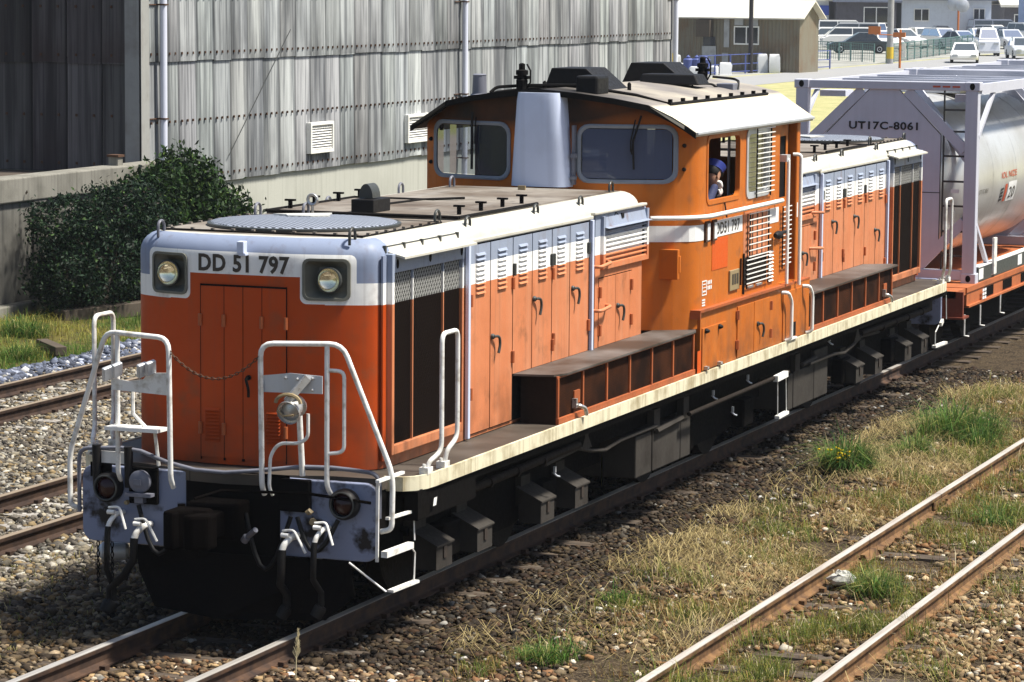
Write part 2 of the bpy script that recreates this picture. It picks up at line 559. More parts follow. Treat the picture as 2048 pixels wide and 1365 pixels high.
def make_hood(rear):
    Y = mirror(rear)
    XS = xs_front()
    yb = 6.38
    # plan outline: front bow left to right, right side, rounded rear, left side
    plan = [(x, interp(BOW, x)) for x in XS]
    rearc = [(1.02, yb - .24), (.995, yb - .13), (.92, yb - .04), (.78, yb)]
    side = [(1.02, yy) for yy in (1.0, 1.88, 3.4, 4.85)]
    plan = plan + side + rearc + [(-a, b) for a, b in reversed(rearc)] + [(-a, b) for a, b in reversed(side)]
    n = len(plan)
    # inward normals for the roof rounding
    nrm = []
    for i in range(n):
        a, b = Vector(plan[i - 1]), Vector(plan[(i + 1) % n])
        d = (b - a).normalized()
        nrm.append(Vector((-d.y, d.x)))
    zs = [1.19, 1.5, 1.9, 2.2, 2.43, 2.47, 2.60, 2.70, ZP]
    levels = [(0, z) for z in zs] + [(.178 * (1 - math.cos(a)), ZP + .158 * math.sin(a)) for a in [math.radians(15 * k) for k in range(1, 7)]]
    m = MB()
    for ins, z in levels:
        for (x, y), k in zip(plan, nrm):
            m.v.append((x + k.x * ins, Y(y + k.y * ins), z))
    hole = (.49, .81)
    for i in range(len(levels) - 1):
        for j in range(n):
            k = (j + 1) % n
            xm = (plan[j][0] + plan[k][0]) / 2
            if i in (5, 6, 7) and plan[j][1] < .3 and plan[k][1] < .3 and hole[0] < abs(xm) < hole[1]:
                continue
            m.f.append((i * n + j, i * n + k, (i + 1) * n + k, (i + 1) * n + j))
            front_face = plan[j][1] < .44 and plan[k][1] <= .44
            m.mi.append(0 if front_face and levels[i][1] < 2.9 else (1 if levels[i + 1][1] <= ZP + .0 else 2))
    o = (len(levels) - 1) * n
    m.f.append(tuple(o + j for j in range(n)))
    m.mi.append(3)
    hood = m.build('hood', ['hood_end_paint', 'hood_side_paint', 'hood_sunlit_grey', 'roof_dirt'], loco, smooth=35)
    B = lambda x0, x1, y0, y1, z0, z1, mm: mm.box(x0, x1, min(Y(y0), Y(y1)), max(Y(y0), Y(y1)), z0, z1)
    # roof skin of the radiator section with its bolted rim, and the fan guard
    r = MB()
    B(-.838, .838, .32, 1.86, 2.914, 2.930, r)
    for yy in np.arange(.45, 1.85, .17):
        for sx in (-1, 1):
            r.box(sx * .83 - .013, sx * .83 + .013, Y(yy) - .013, Y(yy) + .013, 2.93, 2.945)
    for xx in np.arange(-.75, .8, .17):
        r.box(xx - .013, xx + .013, Y(.335) - .013, Y(.335) + .013, 2.93, 2.945)
    r.build('roof_panel', 'roof_dirt', hood)
    e = MB()
    e.tube([(-.838, Y(.32), 2.926), (.838, Y(.32), 2.926), (.838, Y(1.86), 2.926), (-.838, Y(1.86), 2.926), (-.838, Y(.32), 2.926)], .009, 6)
    e.build('roof_rim', 'soot_and_shade_black', hood)
    fan = MB()
    fan.lathe([(.735, 0), (.755, .008), (.755, .024), (.735, .028)], (0, Y(1.1), 2.928), (0, 0, 1), 48)
    fan.build('fan_ring', 'dark_bezel', hood, smooth=40)
    fg = MB()
    fg.lathe([(.735, 0), (.715, .012), (.3, .028), (.001, .032)], (0, Y(1.1), 2.950), (0, 0, 1), 48)
    fg.build('fan_guard', 'fan_mesh', hood, smooth=60)
    hb = MB()
    hb.prism([(-.38, Y(1.34)), (.0, Y(1.62)), (.02, Y(1.50)), (.10, Y(1.36)), (-.02, Y(1.26)), (-.20, Y(1.22)), (-.26, Y(1.32))], 'z', 2.978, 2.99)
    hb.build('fan_hub_cover', 'roof_grey', hood)
    # raised roof hatch of the engine section, edged by a dark gutter
    h = MB()
    B(-.85, .85, 2.20, 3.98, 2.914, 2.938, h)
    B(-.80, .80, 4.02, 6.1, 2.914, 2.925, h)
    h.build('roof_hatch', 'roof_dirt', hood)
    g = MB()
    for xx in (-.85, .85):
        g.tube([(xx, Y(2.2), 2.942), (xx, Y(3.98), 2.942)], .014, 6)
    g.tube([(-.85, Y(2.2), 2.942), (.85, Y(2.2), 2.942)], .014, 6)
    g.tube([(-.85, Y(3.98), 2.942), (-.1, Y(3.98), 2.942)], .012, 6)
    g.tube([(-.30, Y(2.8), 2.944), (-.20, Y(3.95), 2.944), (.05, Y(4.3), 2.944)], .012, 6)
    g.build('roof_gutter', 'soot_and_shade_black', hood)
    for yy in (2.55, 3.03, 3.52, 3.97):
        for xx in (-.80, .71):
            c_ = MB()
            c_.box(xx - .014, xx + .014, Y(yy) - .014, Y(yy) + .014, 2.938, 3.0)
            c_.box(xx - .045, xx + .045, Y(yy) - .018, Y(yy) + .018, 3.0, 3.016)
            c_.build('roof_clamp', 'soot_and_shade_black', hood)
    for xx, yy, zz in ((-.80, .24, 2.90), (.80, .22, 2.90), (.80, 1.87, 2.925), (-.80, 1.93, 2.925), (.95, 2.14, 2.86), (.95, 3.68, 2.86), (.95, 4.79, 2.86), (-.93, 3.6, 2.87), (-.85, 5.0, 2.91), (.80, 6.02, 2.915), (-.72, 5.9, 2.925), (-.45, 2.1, 2.925)):
        k_ = MB()
        k_.tube([(xx, Y(yy) - .05, zz - .03), (xx, Y(yy) - .05, zz + .05)] + [(xx, Y(yy) - .05 * math.cos(a), zz + .05 + .045 * math.sin(a)) for a in (.5, 1.05, 1.57, 2.1, 2.65)] + [(xx, Y(yy) + .05, zz + .05), (xx, Y(yy) + .05, zz - .03)], .0115, 6)
        k_.build('lifting_eye', 'grey_pipe' if xx < 0 else 'dark_bezel', hood, smooth=60)
    ev = MB()
    ev.tube([(-.40 + .042 * math.cos(a), Y(2.12), 3.05 + .042 * math.sin(a)) for a in [2 * math.pi * k / 12 for k in range(13)]], .014, 6)
    ev.cyl((-.40, Y(2.12), 2.93), (-.40, Y(2.12), 3.01), .012, 6)
    ev.build('eye_bolt', 'silver', hood, smooth=60)
    # roof vent box with its half-round cowl
    vb = MB()
    B(-.17, .03, 2.37, 2.72, 2.938, 3.045, vb)
    vb.build('vent_box', 'black_paint', hood, bevel=.006)
    vc = MB()
    pts = [(-.13, 3.045), (-.01, 3.045)]
    arc = [(-.07 + .062 * math.cos(a), 3.055 + .115 * math.sin(a)) for a in [math.pi * k / 10 for k in range(11)]]
    vc.prism(arc, 'y', min(Y(2.44), Y(2.60)), max(Y(2.44), Y(2.60)))
    vc.build('vent_cowl', 'dark_bezel', hood, smooth=40)
    # eaves: the roof skin stands proud of the doors
    d = MB()
    B(1.0, 1.043, 1.90, 4.88, 2.752, 2.785, d)
    B(1.0, 1.058, 4.88, 6.30, 2.785, 2.812, d)
    d.build('eaves_strip', 'hood_sunlit_grey', hood, bevel=.008)
    # radiator grille
    gr = MB()
    fr = [(.34, .385, 1.285, 2.80), (1.735, 1.765, 1.285, 2.66), (.385, 1.735, 1.285, 1.36)]
    for y0, y1, z0, z1 in fr:
        B(1.015, 1.075, y0, y1, z0, z1, gr)
    gr.build('grille_frame', 'hood_side_paint', hood, bevel=.006)
    gt = MB()
    B(1.015, 1.072, .385, 1.765, 2.655, 2.80, gt)
    gt.build('grille_header', 'hood_side_paint', hood, bevel=.006)
    sl = MB()
    for yy in (.44, 1.075, 1.715):
        q = [(Y(yy) + .022 * math.cos(a), 2.722 + .036 * math.sin(a)) for a in [2 * math.pi * k / 12 for k in range(12)]]
        sl.prism(q, 'x', 1.0725, 1.0755)
    sl.build('header_slots', 'soot_and_shade_black', hood)
    rm = MB()
    B(1.02, 1.045, .385, 1.735, 1.36, 2.655, rm)
    rm.build('radiator_grille', 'radiator_mesh', hood)
    for yy in (.765, 1.372):
        bb = MB()
        B(1.04, 1.062, yy - .007, yy + .007, 1.36, 2.655, bb)
        bb.build('grille_bar', 'hood_side_paint', hood)
    vs = MB()
    ya, yb_ = min(Y(.40), Y(1.85)), max(Y(.40), Y(1.85))
    vs.add([(1.0, ya, 2.815), (1.15, ya, 2.778), (1.15, yb_, 2.778), (1.0, yb_, 2.815), (1.0, ya, 2.800), (1.15, ya, 2.762), (1.15, yb_, 2.762), (1.0, yb_, 2.800)], [(0, 1, 2, 3), (7, 6, 5, 4), (0, 4, 5, 1), (1, 5, 6, 2), (2, 6, 7, 3), (3, 7, 4, 0)])
    vs.build('grille_visor', 'hood_sunlit_grey', hood)
    hn = MB()
    hn.tube([(.99, Y(.37), 2.85), (.99, Y(1.80), 2.85)], .006, 5)
    for yy in (.37, .73, 1.08, 1.44, 1.80):
        hn.box(.985, 1.01, Y(yy) - .012, Y(yy) + .012, 2.80, 2.86)
    hn.build('visor_hinge', 'dark_bezel', hood)
    # corner strip between nose and grille
    cs = MB()
    B(1.012, 1.028, .27, .335, 1.25, 2.79, cs)
    cs.build('corner_strip', 'hood_end_paint', hood)
    # white downpipes
    for yy in (1.925, 4.83):
        p_ = MB()
        z1 = 1.20 if yy < 3 else (1.60)
        p_.box(1.03, 1.062, Y(yy) - .022, Y(yy) + .022, z1, 2.75)
        p_.build('downpipe', 'stack_paint', hood, bevel=.006)
    if rear or True:
        for zz in ((2.33, 1.94)):
            p_ = MB()
            p_.tube(fillet([(1.02, Y(4.92), zz), (1.10, Y(4.92), zz), (1.10, Y(5.2), zz + .02), (1.03, Y(5.25), zz + .02)], .04), .016, 8)
            p_.build('grab_iron', 'orange_faded', hood, smooth=60)
    # black plate put behind the doors to deepen the shade in their gaps
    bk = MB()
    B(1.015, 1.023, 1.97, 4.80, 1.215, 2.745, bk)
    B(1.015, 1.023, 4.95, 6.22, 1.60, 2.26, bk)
    bk.build('door_gap_shade', 'soot_and_shade_black', hood)
    edges = [1.985, 2.434, 2.938, 3.385, 3.858, 4.30, 4.785]
    for i in range(6):
        y0, y1 = edges[i] + .009, edges[i + 1] - .009
        dm = MB()
        z0 = 1.225 if i < 2 else 1.605
        B(1.02, 1.034, y0, y1, z0, 2.735, dm)
        c0, c1 = (y0 + y1) / 2 - .10, (y0 + y1) / 2 + .10
        for k in range(9):
            zz = 2.335 + k * .0385
            ya, yb_ = min(Y(c0), Y(c1)), max(Y(c0), Y(c1))
            dm.add([(1.034, ya, zz), (1.034, yb_, zz), (1.034, yb_, zz + .024), (1.034, ya, zz + .024), (1.052, ya + .01, zz + .004), (1.052, yb_ - .01, zz + .004)], [(0, 1, 5, 4), (4, 5, 2, 3), (0, 4, 3), (1, 2, 5)])
        dm.build('door', 'hood_side_paint', hood)
    low = [(5.06, 5.505), (5.515, 5.95)]
    for y0, y1 in low:
        dm = MB()
        B(1.02, 1.034, y0, y1, 1.605, 2.21, dm)
        dm.build('door', 'hood_side_paint', hood)
    pn = MB()
    B(1.018, 1.030, 4.96, 6.24, 2.22, 2.78, pn)
    B(1.018, 1.030, 5.96, 6.24, 1.60, 2.22, pn)
    B(1.018, 1.030, 4.96, 5.05, 1.60, 2.22, pn)
    pn.build('side_panel', 'hood_side_paint', hood)

    def hinge(yy, zz):
        k_ = MB()
        k_.cyl((1.043, Y(yy), zz - .05), (1.043, Y(yy), zz + .05), .017, 8)
        k_.box(1.02, 1.036, Y(yy) - .03, Y(yy) + .03, zz - .045, zz + .045)
        k_.build('hinge', 'orange_dark' if zz < 2.4 else 'dark_bezel', hood, bevel=.003)
    for yy in (2.0, 2.925, 3.865):
        for zz in (1.75, 2.36) if yy > 2.1 else (1.55, 2.30):
            hinge(yy, zz)
    for yy, zz in ((2.955, 2.47), (3.84, 2.48), (3.885, 2.48), (3.885, 1.80), (4.76, 2.51), (4.765, 1.83), (5.07, 2.09), (5.07, 1.75), (5.925, 2.09), (5.925, 1.77)):
        hinge(yy, zz)

    def handle(yy, zz):
        k_ = MB()
        k_.lathe([(.024, 0), (.024, .02), (.014, .03)], (1.03, Y(yy), zz), (1, 0, 0), 10)
        k_.tube(fillet([(1.055, Y(yy), zz), (1.075, Y(yy) + .07, zz + .0), (1.075, Y(yy) + .09, zz - .07), (1.07, Y(yy) + .065, zz - .14)], .05), .012, 7)
        k_.build('door_handle', 'dark_bezel', hood, smooth=60)
    handle(2.47, 1.965)
    handle(3.42, 2.185)
    handle(4.36, 2.19)
    handle(5.55, 1.93)
    # louvred radiator window beside the cab
    lw = MB()
    for y0, y1, z0, z1 in ((5.10, 5.16, 2.29, 2.76), (6.30, 6.35, 2.29, 2.76), (5.16, 6.30, 2.29, 2.325)):
        B(1.02, 1.06, y0, y1, z0, z1, lw)
    lw.build('vent_frame', 'hood_side_paint', hood)
    lh = MB()
    ya, yb_ = min(Y(5.13), Y(6.33)), max(Y(5.13), Y(6.33))
    lh.add([(1.03, ya, 2.775), (1.055, ya, 2.665), (1.055, yb_, 2.665), (1.03, yb_, 2.775)], [(0, 1, 2, 3)])
    lh.add([(1.055, ya, 2.665), (1.10, ya, 2.655), (1.10, yb_, 2.655), (1.055, yb_, 2.665)], [(0, 1, 2, 3)])
    lh.build('vent_flap', 'hood_side_paint', hood)
    lb = MB()
    B(1.02, 1.026, 5.16, 6.30, 2.325, 2.67, lb)
    lb.build('vent_backing', 'soot_and_shade_black', hood)
    ls = MB()
    ya, yb_ = min(Y(5.16), Y(6.30)), max(Y(5.16), Y(6.30))
    for k in range(8):
        zz = 2.332 + k * .0415
        ls.add([(1.034, ya, zz + .013), (1.056, ya, zz + .004), (1.056, yb_, zz + .004), (1.034, yb_, zz + .013), (1.056, ya, zz - .006), (1.056, yb_, zz - .006)], [(0, 1, 2, 3), (1, 4, 5, 2)])
    ls.build('vent_slats', 'hood_side_paint', hood)
    lc = MB()
    lc.tube([(1.03, Y(5.5) + .05 * math.cos(a), 2.735 + .035 * math.sin(a)) for a in [2 * math.pi * k / 10 for k in range(11)]], .008, 5)
    lc.box(1.02, 1.05, Y(5.65) - .03, Y(5.65) + .03, 2.715, 2.76)
    lc.box(1.02, 1.045, Y(6.33) - .02, Y(6.33) + .02, 2.55, 2.76)
    lc.build('vent_latch', 'black_paint', hood)
    return hood


hoods = [make_hood(False), make_hood(True)]
hoods[0]['label'] = 'front hood with the headlights and front number'
hoods[1]['label'] = 'rear hood beyond the cab'

# --- front end of the near hood
hood = hoods[0]
fy = lambda x: interp(BOW, x)
fd = MB()
for a, b in ((-.352, -.160), (-.154, -.003), (.003, .154), (.160, .352)):
    n_ = 4
    for i in range(n_):
        xa, xb = a + (b - a) * i / n_, a + (b - a) * (i + 1) / n_
        fd.add([(xa, fy(xa) - .010, 1.24), (xb, fy(xb) - .010, 1.24), (xb, fy(xb) - .010, 2.54), (xa, fy(xa) - .010, 2.54)], [(0, 1, 2, 3)])
    for xa in (a, b):
        fd.add([(xa, fy(xa) - .010, 1.24), (xa, fy(xa) - .010, 2.54), (xa, fy(xa), 2.54), (xa, fy(xa), 1.24)], [(0, 1, 2, 3)])
    fd.add([(a, fy(a) - .010, 2.54), (b, fy(b) - .010, 2.54), (b, fy(b), 2.54), (a, fy(a), 2.54)], [(0, 1, 2, 3)])
for x0, x1 in ((-.313, -.191), (.20, .313)):
    for k in range(10):
        zz = 1.36 + k * .0265
        fd.add([(x0, .012, zz + .02), (x1, .012, zz + .02), (x1, -.010, zz), (x0, -.010, zz)], [(0, 1, 2, 3)])
        fd.add([(x0, -.010, zz), (x1, -.010, zz), (x1, .010, zz - .002), (x0, .010, zz - .002)], [(0, 1, 2, 3)])
fd.build('front_door', 'hood_end_paint', hood)
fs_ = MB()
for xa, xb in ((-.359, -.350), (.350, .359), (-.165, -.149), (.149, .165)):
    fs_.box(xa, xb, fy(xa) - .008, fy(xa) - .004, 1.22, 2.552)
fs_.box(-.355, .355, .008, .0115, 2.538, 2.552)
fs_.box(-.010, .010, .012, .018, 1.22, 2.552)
fs_.build('front_gap_shade', 'soot_and_shade_black', hood)  # black strips standing in for the shade in the front door gaps
for xx in (-.356, -.157, .157, .356):
    for zz in (1.46, 2.28):
        k_ = MB()
        k_.cyl((xx, fy(xx) - .018, zz - .045), (xx, fy(xx) - .018, zz + .045), .016, 8)
        k_.build('hinge', 'orange_dark', hood)
k_ = MB()
k_.lathe([(.02, 0), (.02, .02)], (.05, .01, 1.86), (0, -1, 0), 10)
k_.tube(fillet([(.05, -.01, 1.86), (.05, -.05, 1.86), (.075, -.05, 1.78), (.07, -.04, 1.72)], .04), .011, 7)
k_.build('door_handle', 'soot_and_shade_black', hood)
k_ = MB()
k_.box(-.030, .028, -.035, .03, 2.795, 2.885)
k_.box(-.018, .040, -.03, .02, 2.775, 2.80)
k_.build('disc_hook', 'stack_paint', hood, bevel=.006)
# number on the white strip (following the bow of the nose)


def front_num(a, b):
    x = -.376 + .752 * a
    return (x, fy(x) - .0045, 2.645 + .135 * b)


nf = lettering('DD 51 797', front_num, 'letter_dark', loco, 0.030, 'front_number')
nf.modifiers.new('thick', 'SOLIDIFY').thickness = 0.006
# headlights
for sx in (-1, 1):
    m = MB()
    out = rrect(.478, .822, 2.458, 2.772, .05)
    inn = rrect(.497, .803, 2.477, 2.753, .04)
    L = lambda pts, off: [(sx * x, fy(x) - off, z) for x, z in pts]
    back = [(sx * (.664 + (x - .65) *   .68), .150, 2.61 + (z - 2.615) * .68) for x, z in inn]
    m.loft([L(out, -.03), L(out, .016), L(inn, .016), L(inn, .0), back], True, False)
    m.add(back, [tuple(range(len(back)))])
    hl = m.build('headlight', ['lamp_housing'], loco, smooth=40)
    b_ = MB()
    b_.lathe([(.100, 0), (.100, .03), (.090, .034), (.090, .01)], (sx * .668, .112, 2.612), (0, -1, 0), 28, caps=False)
    b_.build('headlight_rim', 'dark_bezel', hl, smooth=40)
    b_ = MB()
    b_.lathe([(.089, .018), (.080, .002), (.055, -.018), (.03, -.028), (.001, -.031)], (sx * .668, .112, 2.612), (0, -1, 0), 28, caps=False)
    b_.build('headlight_lens', 'lens_glass', hl, smooth=80)

# ------------------------------------------------------------------ cab
cabp = []
CX = [0, .15, .34, .60, .90, 1.05, 1.205]
corner = [(1.255, 6.715), (1.315, 6.755), (1.355, 6.82), (1.375, 6.89), (1.38, 6.96)]


def cab_front_wall(rear):
    Y = mirror(rear)
    m = MB()
    xs = sorted(set([-x for x in CX] + CX + [-.365, .365, -1.19, 1.19]))
    zs = [1.60, 2.2, 2.90, 3.00, 3.48, 3.52]
    pts = [(x, CBOW(x)) for x in xs]
    full = [(-a, b) for a, b in reversed(corner)] + pts + corner
    n = len(full)
    zt = lambda x: interp([(0, 3.80), (.5, 3.755), (1.0, 3.67), (1.25, 3.53), (1.38, 3.46)], x)
    for z in zs:
        for x, y in full:
            m.v.append((x, Y(y), min(z, zt(x) - .01) if z > 3.4 else z))
    for x, y in full:
        m.v.append((x, Y(y), zt(x)))
    for i in range(len(zs)):
        for j in range(n - 1):
            xm = (full[j][0] + full[j + 1][0]) / 2
            if i == 3 and .365 < abs(xm) < 1.19:
                continue
            m.f.append((i * n + j, i * n + j + 1, (i + 1) * n + j + 1, (i + 1) * n + j))
            m.mi.append(0)
    return m, n


cm, _ = cab_front_wall(False)
YA, YB = 6.96, LY - 6.96


def wall_x(m, x, holes, y0, y1, z0, z1):
    """sheet at x with rectangular openings"""
    ys = sorted(set([y0, y1] + [h[0] for h in holes] + [h[1] for h in holes]))
    zs = sorted(set([z0, z1] + [h[2] for h in holes] + [h[3] for h in holes]))
    for a, b in zip(ys, ys[1:]):
        for c_, d in zip(zs, zs[1:]):
            if any(h[0] <= (a + b) / 2 <= h[1] and h[2] <= (c_ + d) / 2 <= h[3] for h in holes):
                continue
            m.add([(x, a, c_), (x, b, c_), (x, b, d), (x, a, d)], [(0, 1, 2, 3)])


holes = [(7.09, 8.12, 2.77, 3.38), (8.37, 9.10, 2.765, 3.37), (9.50, 10.13, 1.79, 3.40)]
wall_x(cm, 1.38, holes, YA, YB, 1.60, 3.46)
wall_x(cm, -1.38, holes[:2], YA, YB, 1.60, 3.46)
cab = cm.build('cab', 'cab_paint', loco, smooth=30)
m, _ = cab_front_wall(True)
m.build('cab_rear_wall', 'cab_paint', cab, smooth=30)
# floor, inner lining and desk
m = MB()
m.box(-1.34, 1.34, 6.9, 10.2, 1.70, 1.78)
m.box(-.9, .9, 7.2, 7.7, 1.78, 2.72)
m.box(-1.36, -1.34, 8.15, 10.1, 1.78, 3.4)
m.box(-.30, .30, 6.75, 7.1, 1.78, 3.75)
m.box(-1.33, -.2, 9.9, 10.0, 1.78, 3.45)
m.box(-.95, .95, 6.75, 10.4, 3.60, 3.62)
m.build('cab_interior', 'interior', cab)
# side-door recess, jambs and door
m = MB()
m.box(1.16, 1.375, 10.12, 10.145, 1.79, 3.40)
m.box(1.16, 1.375, 9.485, 9.50, 1.79, 3.40)
m.box(1.16, 1.37, 9.5, 10.12, 1.765, 1.79)
m.build('door_jamb', 'cab_paint', cab)
m = MB()
wall_x(m, 1.335, [(9.56, 9.87, 2.66, 3.28)], 9.50, 9.97, 1.79, 3.40)
m.box(1.30, 1.335, 9.945, 9.97, 1.79, 3.40)
m.build('cab_door', 'cab_paint', cab)
m = MB()
m.box(1.20, 1.22, 9.97, 10.12, 1.79, 3.40)
m.box(1.315, 1.322, 9.55, 9.88, 2.64, 3.29)
m.build('doorway_dark', 'soot_and_shade_black', cab)  # black sheets stand in for the shade inside the doorway
# windscreens
for sx in (-1, 1):
    ring_o, ring_m, ring_i = rrect(.33, 1.225, 2.965, 3.515, .115), rrect(.345, 1.21, 2.98, 3.50, .105), rrect(.368, 1.187, 3.003, 3.477, .09)
    L = lambda pts, off: [(sx * x, CBOW(x) - off, z) for x, z in pts]
    m = MB()
    m.loft([L(ring_o, 0), L(ring_o, .016), L(ring_m, .022), L(ring_i, .012), L(ring_i, -.02)], True, False)
    w = m.build('windscreen_frame', 'frame_grey', cab, smooth=40)
    m = MB()
    n_ = 10
    x0, x1 = .38, 1.175
    for i in range(n_):
        a, b = x0 + (x1 - x0) * i / n_, x0 + (x1 - x0) * (i + 1) / n_
        m.add([(sx * a, CBOW(a) - .002, 3.01), (sx * b, CBOW(b) - .002, 3.01), (sx * b, CBOW(b) - .002, 3.47), (sx * a, CBOW(a) - .002, 3.47)], [(0, 1, 2, 3)])
    m.build('windscreen', 'dusty_sky_glass' if sx > 0 else 'windscreen_glass', cab, smooth=60)
    # wiper hangs from above the window
    m = MB()
    if sx > 0:
        m.tube([(.93, CBOW(.9) - .05, 3.60), (.86, CBOW(.86) - .06, 3.36), (.845, CBOW(.85) - .04, 3.24)], .011, 6)
        m.tube([(.87, CBOW(.9) - .04, 3.56), (.835, CBOW(.86) - .055, 3.36), (.835, CBOW(.85) - .05, 3.26)], .006, 6)
        m.obox((.85, CBOW(.85) - .035, 3.38), (.86, CBOW(.86) - .03, 3.10), .012, .016)
    else:
        m.tube([(-.73, CBOW(.73) - .05, 3.60), (-.73, CBOW(.73) - .06, 3.2)], .012, 6)
        m.tube([(-.69, CBOW(.7) - .05, 3.55), (-.70, CBOW(.7) - .055, 3.3)], .007, 6)
        m.obox((-.735, CBOW(.73) - .035, 3.40), (-.74, CBOW(.73) - .03, 3.06), .02, .018)
    m.build('wiper', 'black_paint', cab, smooth=50)
    for zz in (3.10, 3.32):
        m = MB()
        m.lathe([(.02, 0), (.02, .015), (.012, .03)], (sx * 1.268, 6.725, zz), (sx * .5, -1, 0), 8)
        m.build('wall_bolt', 'black_paint', cab)
# side windows
rw = MB()
o_, i_ = rrect(7.06, 8.15, 2.745, 3.405, .09), rrect(7.10, 8.11, 2.785, 3.365, .07)
P_ = lambda pts, x: [(x, y, z) for y, z in pts]
rw.loft([P_(o_, 1.38), P_(o_, 1.388), P_(i_, 1.388), P_(i_, 1.34)], True, False)
rw.build('window_rim', 'cab_paint', cab, smooth=30)
m = MB()
m.box(1.21, 1.23, 8.27, 8.30, 2.74, 3.40)
m.box(1.21, 1.23, 8.30, 8.95, 2.74, 2.77)
m.box(1.21, 1.23, 8.30, 8.95, 3.37, 3.40)
m.build('sliding_sash', 'alu', cab)
m = MB()
m.add([(1.22, 8.30, 2.77), (1.22, 8.95, 2.77), (1.22, 8.95, 3.37), (1.22, 8.30, 3.37)], [(0, 1, 2, 3)])
m.build('sash_glass', 'side_glass', cab)
rw = MB()
o_, i_ = rrect(8.33, 9.14, 2.725, 3.41, .09), rrect(8.385, 9.085, 2.78, 3.355, .07)
rw.loft([P_(o_, 1.38), P_(o_, 1.392), P_(i_, 1.392), P_(i_, 1.34)], True, False)
rw.build('window_rim', 'alu', cab, smooth=30)
m = MB()
for k in range(16):
    y0, y1 = 8.37 + k * .0456, 8.37 + (k + 1) * .0456
    m.add([(1.33 + .012 * (k % 2), y0, 2.76), (1.33 + .012 * ((k + 1) % 2), y1, 2.76), (1.33 + .012 * ((k + 1) % 2), y1, 3.38), (1.33 + .012 * (k % 2), y0, 3.38)], [(0, 1, 2, 3)])
m.build('curtain', 'curtain_yellow', cab)
m = MB()
m.add([(1.36, 8.37, 2.765), (1.36, 9.10, 2.765), (1.36, 9.10, 3.37), (1.36, 8.37, 3.37)], [(0, 1, 2, 3)])
m.build('window_pane', 'side_glass', cab)


def slat_screen(y0, y1, z0, z1, n, posts, name, off=1.405):
    m = MB().mat(0)
    for k in range(n):
        zz = z0 + (z1 - z0) * k / (n - 1)
        m.obox((off + .014, y0, zz), (off + .014, y1, zz), .009, .009)
    m.mat(1)
    for yy in posts:
        m.box(off - .004, off + .008, yy - .008, yy + .008, z0 - .05, z1 + .01)
    m.build(name, ['white_paint', 'black_paint'], cab)


slat_screen(8.60, 9.19, 2.77, 3.40, 14, (8.62, 9.10), 'window_screen')
m = MB()
m.box(1.372, 1.382, 8.28, 9.10, 1.90, 2.60)
m.build('vent_recess', 'orange_faded', cab)
m = MB()
for k in range(4):
    m.box(1.3825, 1.386, 8.40 + k * .165, 8.43 + k * .165, 2.0, 2.58)
m.build('vent_slots', 'rust', cab)
slat_screen(8.36, 9.10, 2.16, 2.58, 8, (8.42, 9.06), 'upper_vent_bars')
slat_screen(8.29, 9.12, 1.90, 2.13, 6, (8.33, 9.06), 'lower_vent_bars')
m = MB()
m.box(1.383, 1.387, 8.31, 9.08, 1.885, 2.15)
m.build('lower_vent_dark', 'underframe_brown', cab)
m = MB()
m.box(1.385, 1.40, 8.265, 8.285, 1.80, 2.2)
m.box(1.385, 1.40, 8.17, 8.185, 1.90, 2.16)
m.build('vent_post', 'black_paint', cab)
slat_screen(9.70, 9.99, 1.98, 2.56, 13, (9.72,), 'door_screen', 1.36)
m = MB()
for k in range(9):
    zz = 1.845 + k * .036
    m.add([(1.382, 9.13, zz), (1.382, 9.30, zz), (1.382, 9.30, zz + .022), (1.382, 9.13, zz + .022), (1.40, 9.14, zz + .006), (1.40, 9.29, zz + .006)], [(0, 1, 5, 4), (4, 5, 2, 3), (0, 4, 3), (1, 2, 5)])
m.build('cab_louvre', 'white_rusty', cab)
m = MB()
for y0 in (8.42, 8.72):
    m.box(1.381, 1.395, y0, y0 + .19, 1.845, 1.865)
m.build('floor_louvre', 'white_rusty', cab)
# painted band, plates and lettering
m = MB()
m.box(1.381, 1.3835, 9.10, 9.485, 2.43, 2.58)
m.box(1.3365, 1.339, 9.51, 9.62, 2.43, 2.58)
m.box(1.381, 1.3835, 10.15, 10.19, 2.43, 2.58)
m.build('white_band', 'letter_white', cab)
m = MB()
m.box(1.38, 1.384, 7.36, 8.235, 2.425, 2.582)
m.build('number_plate', 'letter_white', cab)
for seq in ([(x, CBOW(x)) for x in (.95, 1.05, 1.13, 1.205)] + corner + [(1.38, 7.0)], [(-1.38, 7.0)] + [(-a, b) for a, b in reversed(corner)] + [(x, CBOW(x)) for x in (-1.205, -1.13, -1.05, -.95)]):
    m = MB()
    for (xa, ya), (xb, yb_) in zip(seq, seq[1:]):
        k = lambda x, y: (x + (.003 if x > 0 else -.003) * (1 if y > 6.75 else 0), y - (.003 if y < 6.93 else 0))
        a, b = k(xa, ya), k(xb, yb_)
        m.add([(a[0], a[1], 2.425), (b[0], b[1], 2.425), (b[0], b[1], 2.575), (a[0], a[1], 2.575)], [(0, 1, 2, 3)])
    m.build('front_band', 'letter_white', cab, smooth=30)
lettering('DD51 797', lambda a, b: (1.386, 7.38 + .76 * a, 2.445 + .115 * b), 'letter_dark', cab, 0.022, 'side_number').modifiers.new('thick', 'SOLIDIFY').thickness = .004
for y0 in (7.01, 7.225):
    m = MB()
    m.box(1.385, 1.405, y0, y0 + .13, 2.40, 2.60)
    h_ = m.build('card_holder', 'rust', cab, bevel=.004)
    m = MB()
    m.box(1.405, 1.408, y0 + .035, y0 + .118, 2.42, 2.575)
    m.build('card', 'letter_white', cab)
m = MB()
m.box(1.381, 1.384, 7.265, 7.765, 2.115, 2.41)
m.build('repainted_patch', 'orange_fresh', cab)
m = MB()
